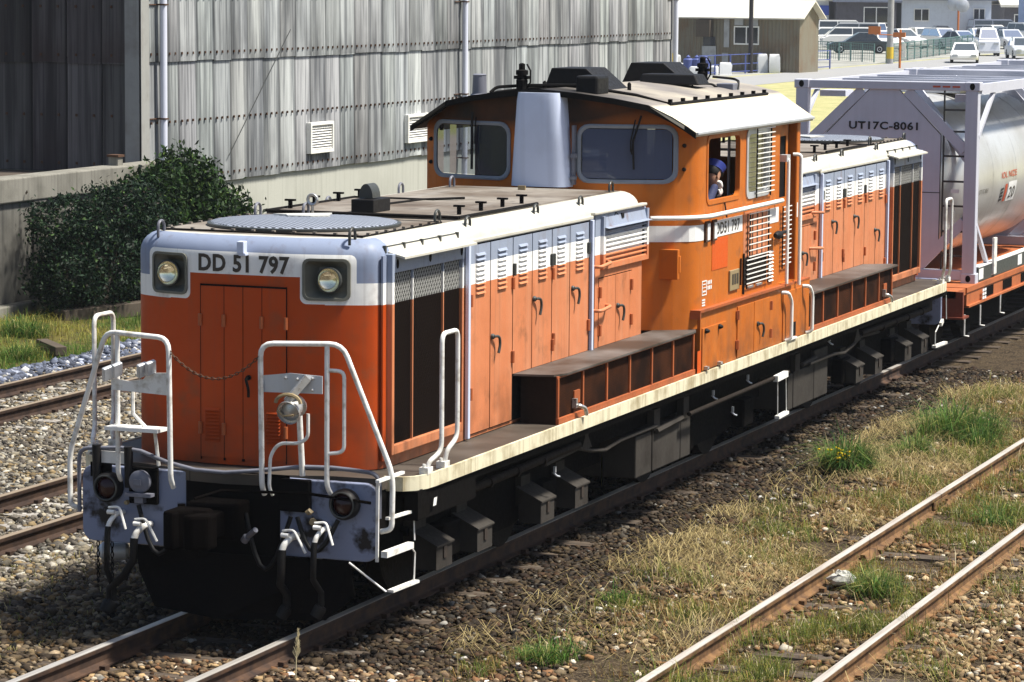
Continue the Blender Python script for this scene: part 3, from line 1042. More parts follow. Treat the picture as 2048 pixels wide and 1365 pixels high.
m.box(1.381, 1.40, 7.81, 8.11, 1.87, 2.07)
m.build('maker_plate', 'tan_plate', cab, bevel=.006)
m = MB()
for k in range(3):
    m.box(1.40, 1.403, 7.87 + k * .075, 7.92 + k * .075, 1.93, 2.03)
m.build('maker_lettering', 'letter_dark', cab)
m = MB()
for a, b, c_, d in ((6.97, 6.985, 1.90, 2.04), (7.10, 7.115, 1.90, 2.04), (6.985, 7.10, 2.03, 2.04), (6.985, 7.10, 1.90, 1.91), (6.985, 7.10, 1.97, 1.975), (7.0, 7.085, 2.0, 2.008), (7.0, 7.085, 1.93, 1.945), (6.975, 7.07, 1.80, 1.815), (6.975, 7.07, 1.825, 1.84), (6.975, 7.07, 1.85, 1.865)):
    m.box(1.381, 1.3835, a, b, c_, d)
for r_ in range(2):
    for k in range(3):
        m.box(1.381, 1.3835, 7.14 + k * .048, 7.172 + k * .048, 1.945 + r_ * .05, 1.98 + r_ * .05)
m.build('data_stencil', 'letter_white', cab)
# hatch on the cab front, above the hood side
m = MB()
m.box(1.05, 1.26, 6.60, 6.66, 2.08, 2.36, top=(0, 0, -.0, -.0))
m.box(1.255, 1.27, 6.63, 6.67, 2.14, 2.30)
m.build('front_hatch', 'cab_paint', cab, bevel=.006)
# long white handrail and the two door handrails
m = MB()
m.tube(fillet([(1.02, CBOW(1.0) - .06, 2.65), (1.30, 6.67, 2.65), (1.44, 6.95, 2.65), (1.445, 9.40, 2.65)], .12), .022, 8)
for yy in (7.2, 8.3, 9.35):
    m.cyl((1.38, yy, 2.65), (1.445, yy, 2.65), .012, 6)
m.build('cab_handrail', 'white_paint', cab, smooth=60)
for y0, za, zb, x0 in ((9.615, 1.79, 3.06, 1.38), (10.08, 1.74, 3.08, 1.36)):
    m = MB()
    m.tube(fillet([(x0, y0 - .03, zb), (1.44, y0, zb), (1.44, y0, za)], .06), .019, 8)
    m.build('door_handrail', 'white_paint', cab, smooth=60)
m = MB()
m.box(1.36, 1.44, 9.55, 9.68, 3.03, 3.10)
m.build('handrail_bracket', 'alu', cab)
m = MB()
m.tube(fillet([(1.36, 9.70, 2.30), (1.42, 9.62, 2.32), (1.43, 9.35, 2.32)], .04), .018, 7)
m.lathe([(.03, 0), (.045, .03), (.03, .12), (.02, .14)], (1.44, 9.33, 2.31), (0, -1, 0), 10)
m.build('door_lever', 'black_paint', cab, smooth=40)
m = MB()
m.tube([(1.39, 7.62, 2.74), (1.42, 7.60, 2.60)], .008, 5)
m.build('mirror_cable', 'rubber', cab)
# cab roof
prof = [(-1.425, 3.445), (-1.34, 3.50), (-1.2, 3.585), (-1.0, 3.695), (-.7, 3.755), (-.35, 3.80), (0, 3.83), (.35, 3.80), (.7, 3.755), (1.0, 3.695), (1.2, 3.585), (1.34, 3.50), (1.425, 3.445)]
zr = lambda x: interp([(a, b) for a, b in prof[6:]], x)
m = MB()
rows = []
for j in range(9):
    t_ = j / 8
    row = []
    for x, z in prof:
        y0 = CBOW(min(abs(x), 1.21)) - .13 + (.02 if abs(x) > 1.3 else 0)
        y1 = LY - y0
        row.append((x, y0 + (y1 - y0) * t_, z))
    rows.append(row)
np_ = len(prof)
loops = [r + [(x, y, z - .035) for x, y, z in reversed(r)] for r in rows]
m.loft(loops, True, True)
roof = m.build('cab_roof', 'cab_roof_paint', cab, smooth=25)
m = MB()
m.loft([[(x, y - .004, z + .004), (x, y + .03, z + .004), (x, y + .03, z - .05), (x, y - .004, z - .05)] for x, y, z in rows[0]], True, True)
m.build('roof_front_edge', 'soot_and_shade_black', cab, smooth=30)
m = MB()
for sx in (-1, 1):
    m.box(min(sx * 1.40, sx * 1.445), max(sx * 1.40, sx * 1.445), 6.60, 10.55, 3.425, 3.452)
m.build('roof_gutter', 'alu', cab, bevel=.006)
m = MB()
m.tube([(x, 7.0, zr(x) + .012) for x in (.0, .35, .7, 1.03)] + [(1.03, 10.2, zr(1.03) + .012)], .016, 6)
m.tube([(-x, 7.0, zr(x) + .012) for x in (.0, .35, .7, 1.03)] + [(-1.03, 10.2, zr(1.03) + .012)], .016, 6)
for k in range(9):
    yy = 7.05 + k * .385
    m.box(1.0, 1.035, yy - .018, yy + .018, zr(1.02) + .01, zr(1.02) + .05)
m.build('roof_hatch_rim', 'soot_and_shade_black', cab)
# things on the roof
for y0, x1, nm in ((7.28, .34, 0), (9.62, .36, 1)):
    m = MB()
    m.prism([(-x1, 3.79), (x1, 3.79), (.09, 4.0), (-.26, 4.0)], 'y', y0, y0 + .56)
    m.build('roof_vent', 'black_paint', cab, bevel=.008)
m = MB()
m.box(.26, .48, 6.52, 6.85, 3.77, 3.955)
m.build('roof_box', 'black_paint', cab, bevel=.025)
m = MB()
m.box(.02, .66, 9.05, 9.42, 3.80, 3.905, top=(.02, -.06, .03, -.03))
m.box(.05, .08, 9.1, 9.14, 3.75, 3.80)
m.box(.55, .58, 9.1, 9.14, 3.72, 3.80)
m.build('roof_cooler', 'black_paint', cab, bevel=.02)
m = MB()
m.box(.62, .80, 9.75, 9.98, 3.72, 3.80)
m.build('junction_box', 'grey_pipe', cab, bevel=.008)
m = MB()
m.tube(fillet([(.50, 10.0, 3.86), (.70, 10.1, 3.84), (.80, 9.95, 3.82), (.80, 9.9, 3.74)], .06), .014, 6)
m.tube(fillet([(.55, 9.5, 3.80), (.62, 9.6, 3.80), (.64, 9.74, 3.75)], .05), .012, 6)
m.build('roof_cable', 'rubber', cab, smooth=60)
for px, py, pz in ((-.31, 6.62, 3.80), (.36, 10.1, 3.80)):
    m = MB()
    m.lathe([(.05, 0), (.055, .10), (.045, .11), (.045, .15), (.058, .15), (.058, .19), (.03, .20), (.03, .25), (.012, .26)], (px, py, pz), (0, 0, 1), 10)
    m.box(px - .07, px + .07, py - .03, py + .03, pz + .11, pz + .14)
    m.tube([(px + .05, py, pz + .25), (px + .085, py, pz + .19), (px + .085, py, pz + .08), (px + .05, py, pz + .02)], .009, 5)
    m.build('air_horn', 'soot_and_shade_black', cab, smooth=40)
m = MB()
m.lathe([(.09, -.01), (.085, .02), (.07, .03), (.062, .20), (.066, .205), (.05, .215)], (-.69, 6.50, 3.74), (0, 0, 1), 16)
m.build('whistle', 'grey_pipe', cab, smooth=35)
m = MB()
m.tube(fillet([(-.60, 6.55, 3.78), (-.56, 6.6, 3.83), (-.30, 6.66, 3.85), (.25, 6.7, 3.86)], .05), .016, 6)
for px, py in ((-.13, 6.75), (.42, 7.6)):
    m.lathe([(.02, -.02), (.02, .06), (.008, .075)], (px, py, zr(px)), (0, 0, 1), 8)
m.build('roof_pipe', 'soot_and_shade_black', cab, smooth=40)
# exhaust stack in front of the cab
m = MB()
loops = []
for z, w_, yf in ((2.93, .295, 6.20), (3.35, .265, 6.19), (3.72, .235, 6.18), (3.80, .225, 6.19)):
    pl = []
    for k in range(13):
        a = math.pi * k / 12
        ex = abs(math.cos(a)) ** .55 * (1 if math.cos(a) >= 0 else -1)
        pl.append((w_ * ex, yf + .22 - .22 * math.sin(a) ** .55, z))
    pl += [(-w_, 6.45, z), (w_, 6.45, z)]
    loops.append(pl)
m.loft(loops, True, True)
m.build('exhaust_stack', 'stack_paint', loco, smooth=45)
m = MB()
m.box(.30, .325, 6.33, 6.41, 2.95, 3.50)
m.box(.30, .345, 6.30, 6.36, 3.20, 3.24)
m.box(.30, .345, 6.30, 6.36, 3.0, 3.03)
m.build('stack_strip', 'grey_pipe', loco)
m = MB()
m.box(-.02, .05, 5.78, 5.80, 2.925, 2.965)
m.build('roof_plate', 'tan_plate', loco)

# ------------------------------------------------------------------ running boards and lower cab
half = [(1.42, .34), (1.41, .20), (1.37, .09), (1.30, .02), (1.20, 0), (1.19, -.11), (.80, -.13), (.55, -.20), (.28, -.29), (0, -.32)]
poly = half + [(-x, y) for x, y in reversed(half[:-1])]
rearp = [(x, 17.0 - (y if y > 0 else y)) for x, y in poly]
poly = poly[::-1] + [(x, y) for x, y in [(p[0], 16.95 - p[1]) for p in poly]]
m = MB()
m.loft([[(x, y, 1.10) for x, y in poly], [(x, y, 1.182) for x, y in poly]])
deck = m.build('running_board', 'deck_plate', loco, smooth=30)
for sx in (1, -1):
    m = MB()
    pth = [(1.16, -.002)] + [half[i] for i in (4, 3, 2, 1, 0)] + [(1.42, 16.61), (1.41, 16.75), (1.37, 16.86), (1.30, 16.93), (1.2, 16.95)]
    L = []
    for i, (x, y) in enumerate(pth):
        a, b = Vector(pth[max(i - 1, 0)]), Vector(pth[min(i + 1, len(pth) - 1)])
        d = (b - a).normalized()
        nx, ny = d.y, -d.x
        L.append([(sx * (x + nx * .012), y + ny * .012, 1.08), (sx * (x + nx * .012), y + ny * .012, 1.188), (sx * (x - nx * .012), y - ny * .012, 1.188), (sx * (x - nx * .012), y - ny * .012, 1.08)])
    m.loft(L)
    m.build('deck_edge', 'edge_white', loco, smooth=30)
# side boxes on the running board (mesh fronts)
for ya, yb_, capy in ((3.07, 6.75, 0), (10.62, 14.19, 1)):
    m = MB()
    m.box(1.06, 1.372, ya, yb_, 1.183, 1.585)
    bx = m.build('equipment_box', 'underframe_brown' if not capy else 'underframe_brown', loco)
    m = MB()
    pl = [(1.03, ya - .1), (1.36, ya - .02), (1.42, ya + .14), (1.42, yb_ - .06), (1.36, yb_ + .1), (1.03, yb_ + .1)] if not capy else [(1.03, ya + .0), (1.42, ya + .0), (1.42, yb_ + .12), (1.3, yb_ + .2), (1.03, yb_ - .0)]
    m.loft([[(x, y, 1.585) for x, y in pl], [(x, y, 1.602) for x, y in pl]])
    m.build('box_lid', 'box_top_plate', bx)
    m = MB()
    m.box(1.372, 1.374, ya + .05, yb_ - .03, 1.20, 1.57)
    m.build('box_mesh', 'step_mesh', bx)
    m = MB()
    m.box(1.37, 1.40, ya, yb_, 1.183, 1.235)
    m.box(1.37, 1.385, ya, yb_, 1.565, 1.585)
    for k in range(7):
        yy = ya + .02 + (yb_ - ya - .04) * k / 6
        m.box(1.37, 1.39, yy - .016, yy + .016, 1.235, 1.565)
    m.build('box_frame', 'orange_dark', bx, bevel=.003)
    m = MB()
    ty = ya + .42 if not capy else yb_ - .38
    m.tube(fillet([(1.38, ty, 1.30), (1.44, ty - .02, 1.30), (1.46, ty + .06, 1.27), (1.46, ty + .09, 1.21)], .03), .018, 7)
    m.box(1.38, 1.42, ty - .05, ty - .02, 1.28, 1.36)
    m.build('water_tap', 'silver', bx, smooth=50)
    m = MB()
    m.box(1.376, 1.39, ty - .02, ty + .12, 1.31, 1.42)
    m.build('tap_plate', 'orange_dark', bx)
# lower cab body between the boxes
m = MB()
m.box(1.0, 1.40, 6.88, 10.62, 1.183, 1.765)
low = m.build('lower_cab_side', 'cab_paint', loco)
m = MB()
m.box(1.0, 1.432, 6.78, 9.93, 1.757, 1.782)
m.box(1.0, 1.405, 9.93, 10.62, 1.757, 1.772)
m.box(1.0, 1.432, 6.775, 6.80, 1.70, 1.76)
m.build('cab_ledge', 'orange_dark', low)
for y0, y1 in ((6.92, 7.66), (8.04, 8.585), (8.60, 9.15), (9.62, 10.30)):
    m = MB()
    m.box(1.40, 1.412, y0, y1, 1.20, 1.70 if y0 > 8 else 1.60)
    m.build('lower_panel', 'cab_paint', low, bevel=.003)
for yy, zz in ((8.03, 1.62), (8.03, 1.33), (9.16, 1.61), (9.16, 1.33)):
    m = MB()
    m.cyl((1.42, yy, zz - .045), (1.42, yy, zz + .045), .016, 8)
    m.box(1.40, 1.418, yy - .03, yy + .03, zz - .04, zz + .04)
    m.build('hinge', 'orange_dark', low)
m = MB()
m.lathe([(.024, 0), (.024, .02)], (1.41, 8.70, 1.47), (1, 0, 0), 10)
m.tube(fillet([(1.43, 8.70, 1.47), (1.45, 8.78, 1.47), (1.45, 8.82, 1.40), (1.44, 8.80, 1.33)], .05), .012, 7)
m.build('door_handle', 'dark_bezel', low, smooth=60)
for yy in (7.0, 7.42):
    for zz, r_ in ((1.57, 0), (1.215, 1)):
        m = MB()
        m.lathe([(.02, 0), (.026, .02), (.012, .05)], (1.405, yy, zz), (1, 0, 0), 8)
        if r_:
            m.box(1.41, 1.45, yy - .03, yy + .03, zz - .012, zz + .02)
        m.build('panel_latch', 'silver' if r_ else 'black_paint', low)
m = MB()
m.box(1.412, 1.415, 6.76, 6.87, 1.19, 1.40)
m.build('repainted_patch', 'orange_fresh', low)
for y0, s_ in ((9.58, .18), (10.36, .18)):
    m = MB()
    m.tube(fillet([(1.40, y0, 1.70), (1.47, y0 + .02, 1.70), (1.47, y0 + .14, 1.60), (1.47, y0 + .14, 1.22), (1.41, y0 + .12, 1.20)], .06), .019, 8)
    m.build('step_handrail', 'white_paint', low, smooth=60)
m = MB()
m.box(1.413, 1.418, 9.90, 10.07, 1.22, 1.36)
m.build('step_hole', 'soot_and_shade_black', low)
m = MB()
m.box(1.41, 1.45, 9.74, 10.02, 1.195, 1.212)
m.build('step_tread', 'white_paint', low)

# ------------------------------------------------------------------ deck handrails and front rails
for sx, Y in ((1, mirror(False)), (-1, mirror(False)), (1, lambda y: 17.15 - y)):
    m = MB()
    ya, yb_ = Y(.38), Y(.69)
    s_ = 1 if Y(0) == 0 else -1
    m.tube(fillet([(sx * 1.40, ya - .13 * s_, 1.20), (sx * 1.41, ya - .13 * s_, 1.27), (sx * 1.46, ya, 1.34), (sx * 1.46, ya, 2.22), (sx * 1.46, yb_, 2.22), (sx * 1.46, yb_, 1.40), (sx * 1.42, yb_ - .11 * s_, 1.32), (sx * 1.40, yb_ - .11 * s_, 1.20)], .07), .019, 8)
    hr = m.build('deck_handrail', 'white_rusty', loco, smooth=60)
    for yy in (ya - .13 * s_, yb_ - .11 * s_):
        m = MB()
        m.box(sx * 1.39 - .035, sx * 1.39 + .035, yy - .05, yy + .05, 1.183, 1.235)
        m.cyl((sx * 1.39 - .0, yy - .04, 1.235), (sx * 1.39, yy - .04, 1.262), .012, 6)
        m.cyl((sx * 1.39 - .0, yy + .04, 1.235), (sx * 1.39, yy + .04, 1.262), .012, 6)
        m.build('handrail_foot', 'white_rusty', hr)
fry = lambda x: -.47 + .14 * max(0, (abs(x) - .37) / .63)
for sx in (1, -1):
    m = MB()
    m.tube(fillet([(sx * .375, -.40, 1.06), (sx * .375, -.445, 1.13), (sx * .375, -.47, 2.185), (sx * .97, fry(.97), 2.195), (sx * 1.335, -.245, 1.245), (sx * 1.33, -.25, .84), (sx * 1.24, -.24, .815)], .10), .0205, 9)
    rail = m.build('front_handrail', 'white_rusty', loco, smooth=60)
    m = MB()
    m.tube(fillet([(sx * .86, fry(.86), 2.19), (sx * .86, fry(.86), 1.14), (sx * .87, -.30, 1.07)], .05), .019, 8)
    m.build('rail_post', 'white_rusty', rail, smooth=60)
m = MB()
m.tube(fillet([(.86, fry(.86), 2.00), (.985, fry(.98), 1.995), (.985, fry(.98), 1.40), (.86, fry(.86), 1.385)], .05), .0145, 8)
m.build('rail_loop', 'white_rusty', loco, smooth=60)
m = MB()
m.prism([(.375, 1.825), (.375, 1.945), (.60, 1.975), (.86, 1.965), (.86, 1.835)], 'y', -.447, -.437)
m.build('jumper_plate', 'alu', loco)
m = MB()
for xx, zz in ((.57, 1.94), (.665, 1.935), (.785, 1.945), (.785, 1.86)):
    m.lathe([(.012, 0), (.012, .012), (.005, .018)], (xx, -.447, zz), (0, -1, 0), 8)
m.obox((.75, -.46, 1.95), (.63, -.56, 1.78), .045, .05)
m.build('jumper_bracket', 'silver', loco)
m = MB()
m.lathe([(.085, 0), (.09, .02), (.075, .03), (.075, .12), (.09, .125), (.09, .15)], (.645, -.43, 1.745), (0, -.9, -.3), 20, caps=False)
m.lathe([(.075, .10), (.03, .13), (.001, .135)], (.645, -.43, 1.735), (0, -.9, -.3), 16, caps=False)
m.build('jumper_socket', 'silver', loco, smooth=40)
m = MB()
m.tube([(.545 + .1 * (1 - math.cos(a)), -.57, 1.77 + .065 * math.sin(a)) for a in [math.pi * k / 8 for k in range(9)]], .014, 6)
m.tube([(.57, -.59, 1.715), (.62, -.60, 1.68), (.70, -.59, 1.69)], .008, 6)
m.build('socket_strap', 'tan_plate', loco, smooth=50)
m = MB()
m.tube(fillet([(.735, -.42, 1.68), (.735, -.42, 1.50), (.66, -.42, 1.455), (.50, -.42, 1.45), (.435, -.43, 1.36), (.435, -.45, 1.12), (.45, -.42, 1.06)], .08), .0135, 7)
m.tube([(.635, -.36, 1.70), (.635, -.30, 1.20)], .022, 8)
m.build('jumper_pipe', 'white_rusty', loco, smooth=60)
m = MB()
m.prism([(-.86, 1.775), (-.86, 1.86), (-.72, 1.845), (-.60, 1.865), (-.56, 1.915), (-.375, 1.925), (-.375, 1.755), (-.62, 1.765)], 'y', -.447, -.437)
m.build('lamp_plate', 'white_rusty', loco)
for xx, zz in ((-.89, 1.90), (-.81, 1.93), (-.60, 1.94), (-.53, 1.96)):
    m = MB()
    m.obox((xx, -.46, zz - .05), (xx + .02, -.50, zz + .05), .085, .035, up=(1, -.6, .3))
    m.build('lamp_bracket', 'alu', loco, bevel=.008)
m = MB()
m.box(-.90, -.455, -.50, -.33, 1.475, 1.50)
m.build('front_step_board', 'white_paint', loco)
m = MB()
m.tube([(-.70, -.42, 1.80), (-.70, -.42, 1.60), (-.62, -.38, 1.50)], .014, 6)
m.tube([(-.55, -.36, 1.47), (-.55, -.30, 1.2)], .014, 6)
m.build('step_strut', 'white_rusty', loco, smooth=50)
# chain across the gangway
m = MB()
pts = []
for k in range(61):
    a = k / 60
    pts.append(Vector((-.372 + .744 * a, -.475, 2.095 - .19 * (1 - (2 * a - 1) ** 2))))
for k in range(30):
    p, q = pts[2 * k], pts[2 * k + 2]
    d = (q - p)
    c_ = (p + q) / 2
    dn = d.normalized()
    s_ = Vector((0, 1, 0)) if k % 2 else dn.cross(Vector((0, 1, 0)))
    m.tube([c_ + dn * math.cos(a) * d.length * .62 + s_ * math.sin(a) * .010 for a in [2 * math.pi * j / 8 for j in range(9)]], .0042, 5)
m.build('safety_chain', 'rust', loco, smooth=60)

# ------------------------------------------------------------------ end beam, lamps, coupler, hoses, plough
for fr in (0, 1):
    Y = mirror(bool(fr))
    m = MB()
    pl = rrect(-1.215, 1.215, .585, 1.165, .09)
    m.prism(pl, 'y', min(Y(-.27), Y(-.21)), max(Y(-.27), Y(-.21)))
    beam = m.build('end_beam', 'beam_paint', loco, bevel=.008)
    if fr:
        continue
    for sx in (-1, 1):
        m = MB()
        m.lathe([(.115, 0), (.115, .06), (.10, .085), (.088, .085), (.085, .06)], (sx * .975, -.27, 1.01), (0, -1, 0), 24, caps=False)
        tl = m.build('tail_lamp', 'black_paint', loco, smooth=40)
        m = MB()
        m.lathe([(.084, .05), (.06, .075), (.001, .085)], (sx * .975, -.27, 1.01), (0, -1, 0), 20, caps=False)
        m.build('lamp_lens', 'lens_red', tl, smooth=80)
        m = MB()
        m.lathe([(.086, .086), (.094, .090), (.100, .086)], (sx * .975, -.27, 1.01), (0, -1, 0), 24, caps=False)
        m.build('lamp_rim', 'dark_bezel', tl, smooth=60)
    m = MB()
    m.tube(fillet([(-1.235, -.28, .80), (-1.235, -.28, 1.29), (-.86, -.30, 1.315)], .09) + [Vector(p) for p in ((-.70, -.30, 1.30), (-.45, -.36, 1.24), (-.2, -.40, 1.205), (.05, -.40, 1.20), (.3, -.36, 1.225), (.62, -.30, 1.265), (.86, -.28, 1.27))] + fillet([(1.0, -.28, 1.265), (1.245, -.28, 1.25), (1.245, -.28, .92)], .09), .0165, 7)
    m.build('cable_pipe', 'grey_pipe', loco, smooth=60)
    for xx in (-1.07, -.80):
        m = MB()
        m.tube([(xx, -.30, 1.02), (xx, -.31, 1.33)], .034, 8)
        m.build('lever_bracket', 'black_paint', loco, smooth=50)
    m = MB()
    m.box(-1.05, -.83, -.285, -.275, 1.19, 1.28)
    m.build('beam_plate', 'white_paint', loco)
    m = MB()
    m.box(-1.14, -.96, -.278, -.27, 1.08, 1.19)
    m.box(-.30, .52, -.285, -.27, 1.10, 1.19)
    m.box(-.33, .44, -.283, -.26, .56, 1.10)
    m.build('beam_black_backing', 'underframe_black', loco)  # flat black backing that darkens the middle of the beam
    m = MB()
    m.box(.46, .70, -.33, -.27, .93, 1.17)
    m.build('beam_black_backing', 'underframe_black', loco, bevel=.01)
    m = MB()
    m.box(-.80, -.56, -.31, -.27, .90, 1.18)
    m.build('beam_black_backing', 'underframe_black', loco, bevel=.01)
    m = MB()
    m.lathe([(.085, 0), (.085, .05), (.07, .06), (.001, .065)], (-.69, -.30, 1.075), (0, -1, 0), 18)
    m.box(-.725, -.665, -.375, -.36, 1.05, 1.095)
    m.box(-.79, -.58, -.39, -.30, .965, .99)
    m.box(-.72, -.65, -.37, -.30, .915, .96)
    m.build('cable_socket', 'grey_pipe', loco, smooth=30)
    m = MB()
    m.tube([(.69 + .02 * k, -.34, .93 + .02 * (k % 2)) for k in range(3)], .02, 6)
    m.lathe([(.03, 0), (.02, .03)], (.74, -.34, .87), (0, -1, 0), 8)
    m.lathe([(.02, 0), (.015, .03)], (-.80, -.33, .91), (0, -1, 0), 8)
    m.build('brass_plug', 'tan_plate', loco)
    # knuckle coupler
    m = MB()
    m.box(-.20, .20, -.55, -.15, .72, .99)
    m.build('coupler_pocket', 'coupler_iron', loco, bevel=.02)
    m = MB()
    m.box(-.12, .12, -.75, -.30, .75, .94)
    m.loft([[(-.17, -.98, z), (-.17, -.72, z), (.12, -.72, z), (.13, -.84, z), (.02, -.86, z), (-.06, -.93, z), (-.08, -1.0, z)] for z in (.70, .99)])
    m.loft([[(.05, -.90, z), (.14, -.80, z), (.21, -.84, z), (.20, -.97, z), (.08, -1.03, z), (.0, -1.0, z)] for z in (.715, .975)])
    m.build('coupler', 'coupler_iron', loco, bevel=.025)
    m = MB()
    m.tube([(-.34, -.34, .93), (-.34, -.36, .60)], .03, 8)
    m.tube([(.0, -.80, 1.06), (.12, -.6, 1.1), (.7, -.36, 1.08), (1.2, -.34, 1.04)], .012, 6)
    m.build('uncoupling_rod', 'coupler_iron', loco, smooth=50)
    # brake hoses with white cocks
    for xx, zz, dx, dz, s_ in ((-.885, .775, -.02, .155, .75), (-.665, .70, -.27, .15, 1.0), (.555, .70, -.02, .22, 1.0), (.815, .775, .0, .25, .75)):
        m = MB()
        m.tube(fillet([(xx + .035 * s_, -.28, zz + .05), (xx + .03 * s_, -.40, zz + .05), (xx, -.45, zz + .0), (xx - .01, -.46, zz - .04)], .04), .026 * s_, 9)
        hz = m.build('brake_hose', 'white_rusty', loco, smooth=60)
        m = MB()
        m.tube(fillet([(xx - .03, -.41, zz + .10), (xx + .07, -.43, zz + .115), (xx + .17 * s_, -.44, zz - .05)], .03), .010, 6)
        m.cyl((xx - .03, -.43, zz + .07), (xx + .03, -.43, zz + .07), .018, 8)
        m.build('cock_lever', 'white_paint', hz, smooth=50)
        m = MB()
        e = Vector((xx + dx, -.36, dz))
        m.tube([(xx - .01, -.46, zz - .035), (xx - .01, -.47, zz - .09), (xx - .012, -.475, zz - .20), (xx - .02 + dx * .3, -.46, (zz + dz) / 2 - .05), e + Vector((0, 0, .10)), e], .031 * s_, 9)
        m.lathe([(.045, 0), (.05, .03), (.045, .09)], e, (-.4, -.2, -.8), 9)
        m.build('hose', 'rubber', hz, smooth=60)
    m = MB()
    m.tube([(.25, -.42, .74), (.33, -.46, .80)], .022, 8)
    m.tube([(.24, -.42, .735), (.21, -.41, .70)], .03, 8)
    m.build('cock', 'grey_pipe', loco, smooth=50)
    for xx in (-1.10, -.98):
        m = MB()
        for k in range(9):
            m.tube([(xx + .012 * math.cos(a) * (k % 2), -.24 + .012 * math.cos(a) * (1 - k % 2), .60 - k * .04 + .024 * math.sin(a)) for a in [2 * math.pi * j / 6 for j in range(7)]], .005, 4)
        m.build('hose_chain', 'underframe_black', loco)
    m = MB()
    m.lathe([(.05, 0), (.07, .02), (.07, .20), (.03, .24)], (-1.02, .1, .45), (-.9, -.4, 0), 12)
    m.build('snow_pipe', 'alu', loco, smooth=40)
    # plough / rail guard
    m = MB()
    m.add([(-.78, -.25, .58), (.99, -.25, .58), (.99, -.15, .30), (.80, -.25, .12), (0, -.42, .10), (-.60, -.28, .12), (-.78, -.18, .36), (0, -.36, .58)], [(0, 7, 4, 5, 6), (7, 1, 2, 3, 4)])
    pg = m.build('rail_guard', 'underframe_black', loco)
    pg.modifiers.new('thick', 'SOLIDIFY').thickness = .02
for xa, xb, dip in ((-.69, -.30, .55), (.57, .20, .50), (.62, .95, .66)):
    m = MB()
    m.tube([(xa + (xb - xa) * k / 8, -.36 - .05 * math.sin(math.pi * k / 8), .90 - (.90 - dip) * math.sin(math.pi * k / 8)) for k in range(9)], .018, 7)
    m.build('jumper_cable', 'rubber', loco, smooth=60)
# corner steps
for sx in (1,):
    m = MB()
    X = lambda v: sx * v
    m.obox((X(1.31), -.47, 1.225), (X(1.31), 0, 1.225), .03, .02)
    st = m.build('corner_step', 'white_rusty', loco)
    for a_, b_2, w_, h_2 in (((X(1.31), -.29, .925), (X(1.36), .18, .925), .03, .02), ((X(1.36), -.46, .69), (X(1.38), -.01, .69), .05, .045), ((X(1.36), -.34, .40), (X(1.38), .10, .40), .05, .02)):
        m = MB()
        m.obox(a_, b_2, w_, h_2)
        m.build('tread', 'white_rusty', st)
    m = MB()
    m.obox((X(1.30), -.44, 1.22), (X(1.30), -.45, .63), .014, .022, up=(1, 0, 0))
    m.build('step_hanger', 'white_rusty', st)
    m = MB()
    m.tube([(X(1.33), .16, .92), (X(1.35), .13, .70)], .006, 5)
    m.tube([(X(1.37), 0, .68), (X(1.385), .06, .62), (X(1.385), .04, .40)], .007, 5)
    m.build('step_hanger', 'white_rusty', st)
    m = MB()
    m.tube([(X(1.1), -.5, .62), (X(1.36), -.42, .41)], .008, 5)
    m.build('step_hanger', 'white_rusty', st)
m = MB()
m.obox((1.36, 16.75, .66), (1.36, 16.85, .70), .03, .05)
m.obox((1.36, 16.42, .42), (1.38, 16.95, .42), .05, .03)
m.tube([(1.36, 16.65, .66), (1.38, 16.4, .60), (1.38, 16.4, .44)], .008, 5)
m.tube([(1.36, 17.0, 1.06), (1.36, 17.05, .70)], .008, 5)
m.build('rear_step', 'white_rusty', loco)
m = MB()
m.add([(1.44, .29, 1.0), (1.44, .35, 1.0), (1.44, .33, .94), (1.44, .27, .94)], [(0, 1, 2, 3)])
m.build('data_label', 'letter_white', loco)

# ------------------------------------------------------------------ underframe and running gear
m = MB()
m.box(-1.18, 1.18, -.2, 17.05, .80, 1.10)
m.box(-1.36, 1.405, .12, 16.85, 1.02, 1.085)
m.box(-.9, .9, .4, 16.6, .50, .80)
m.build('underframe', 'underframe_black', loco)
m = MB()
m.box(1.30, 1.41, .05, 1.2, .86, 1.08, top=(0, 0, 0, 0))
m.build('frame_gusset', 'underframe_black', loco)
for cy in (2.65, 8.575, 14.5):
    wb = 1.1 if cy != 8.575 else 1.0
    m = MB()
    for sx in (-1, 1):
        m.prism([(cy - 1.75, .62), (cy - 1.5, .42), (cy - .9, .36), (cy - .5, .30), (cy + .5, .30), (cy + .9, .36), (cy + 1.5, .42), (cy + 1.75, .62), (cy + 1.4, .72), (cy - 1.4, .72)], 'x', min(sx * .78, sx * .95), max(sx * .78, sx * .95))
    bg = m.build('bogie_frame', 'underframe_black', loco)
    for yy in (cy - wb, cy + wb):
        for sx in (-1, 1):
            m = MB()
            m.lathe([(.455, 0), (.455, .025), (.43, .03), (.43, .13), (.38, .13), (.30, .09), (.12, .10), (.10, .16), (.001, .16)], (sx * .50, yy, .43), (sx, 0, 0), 36)
            m.build('wheel', 'underframe_brown', bg, smooth=35)
        m = MB()
        m.cyl((-.5, yy, .43), (.5, yy, .43), .08, 12)
        m.build('axle', 'underframe_brown', bg, smooth=50)
        for xa in (.93, -1.08):
            m = MB()
            m.box(xa, xa + .15, yy - .17, yy + .17, .32, .60)
            m.build('axle_box', 'underframe_black', bg, bevel=.02)
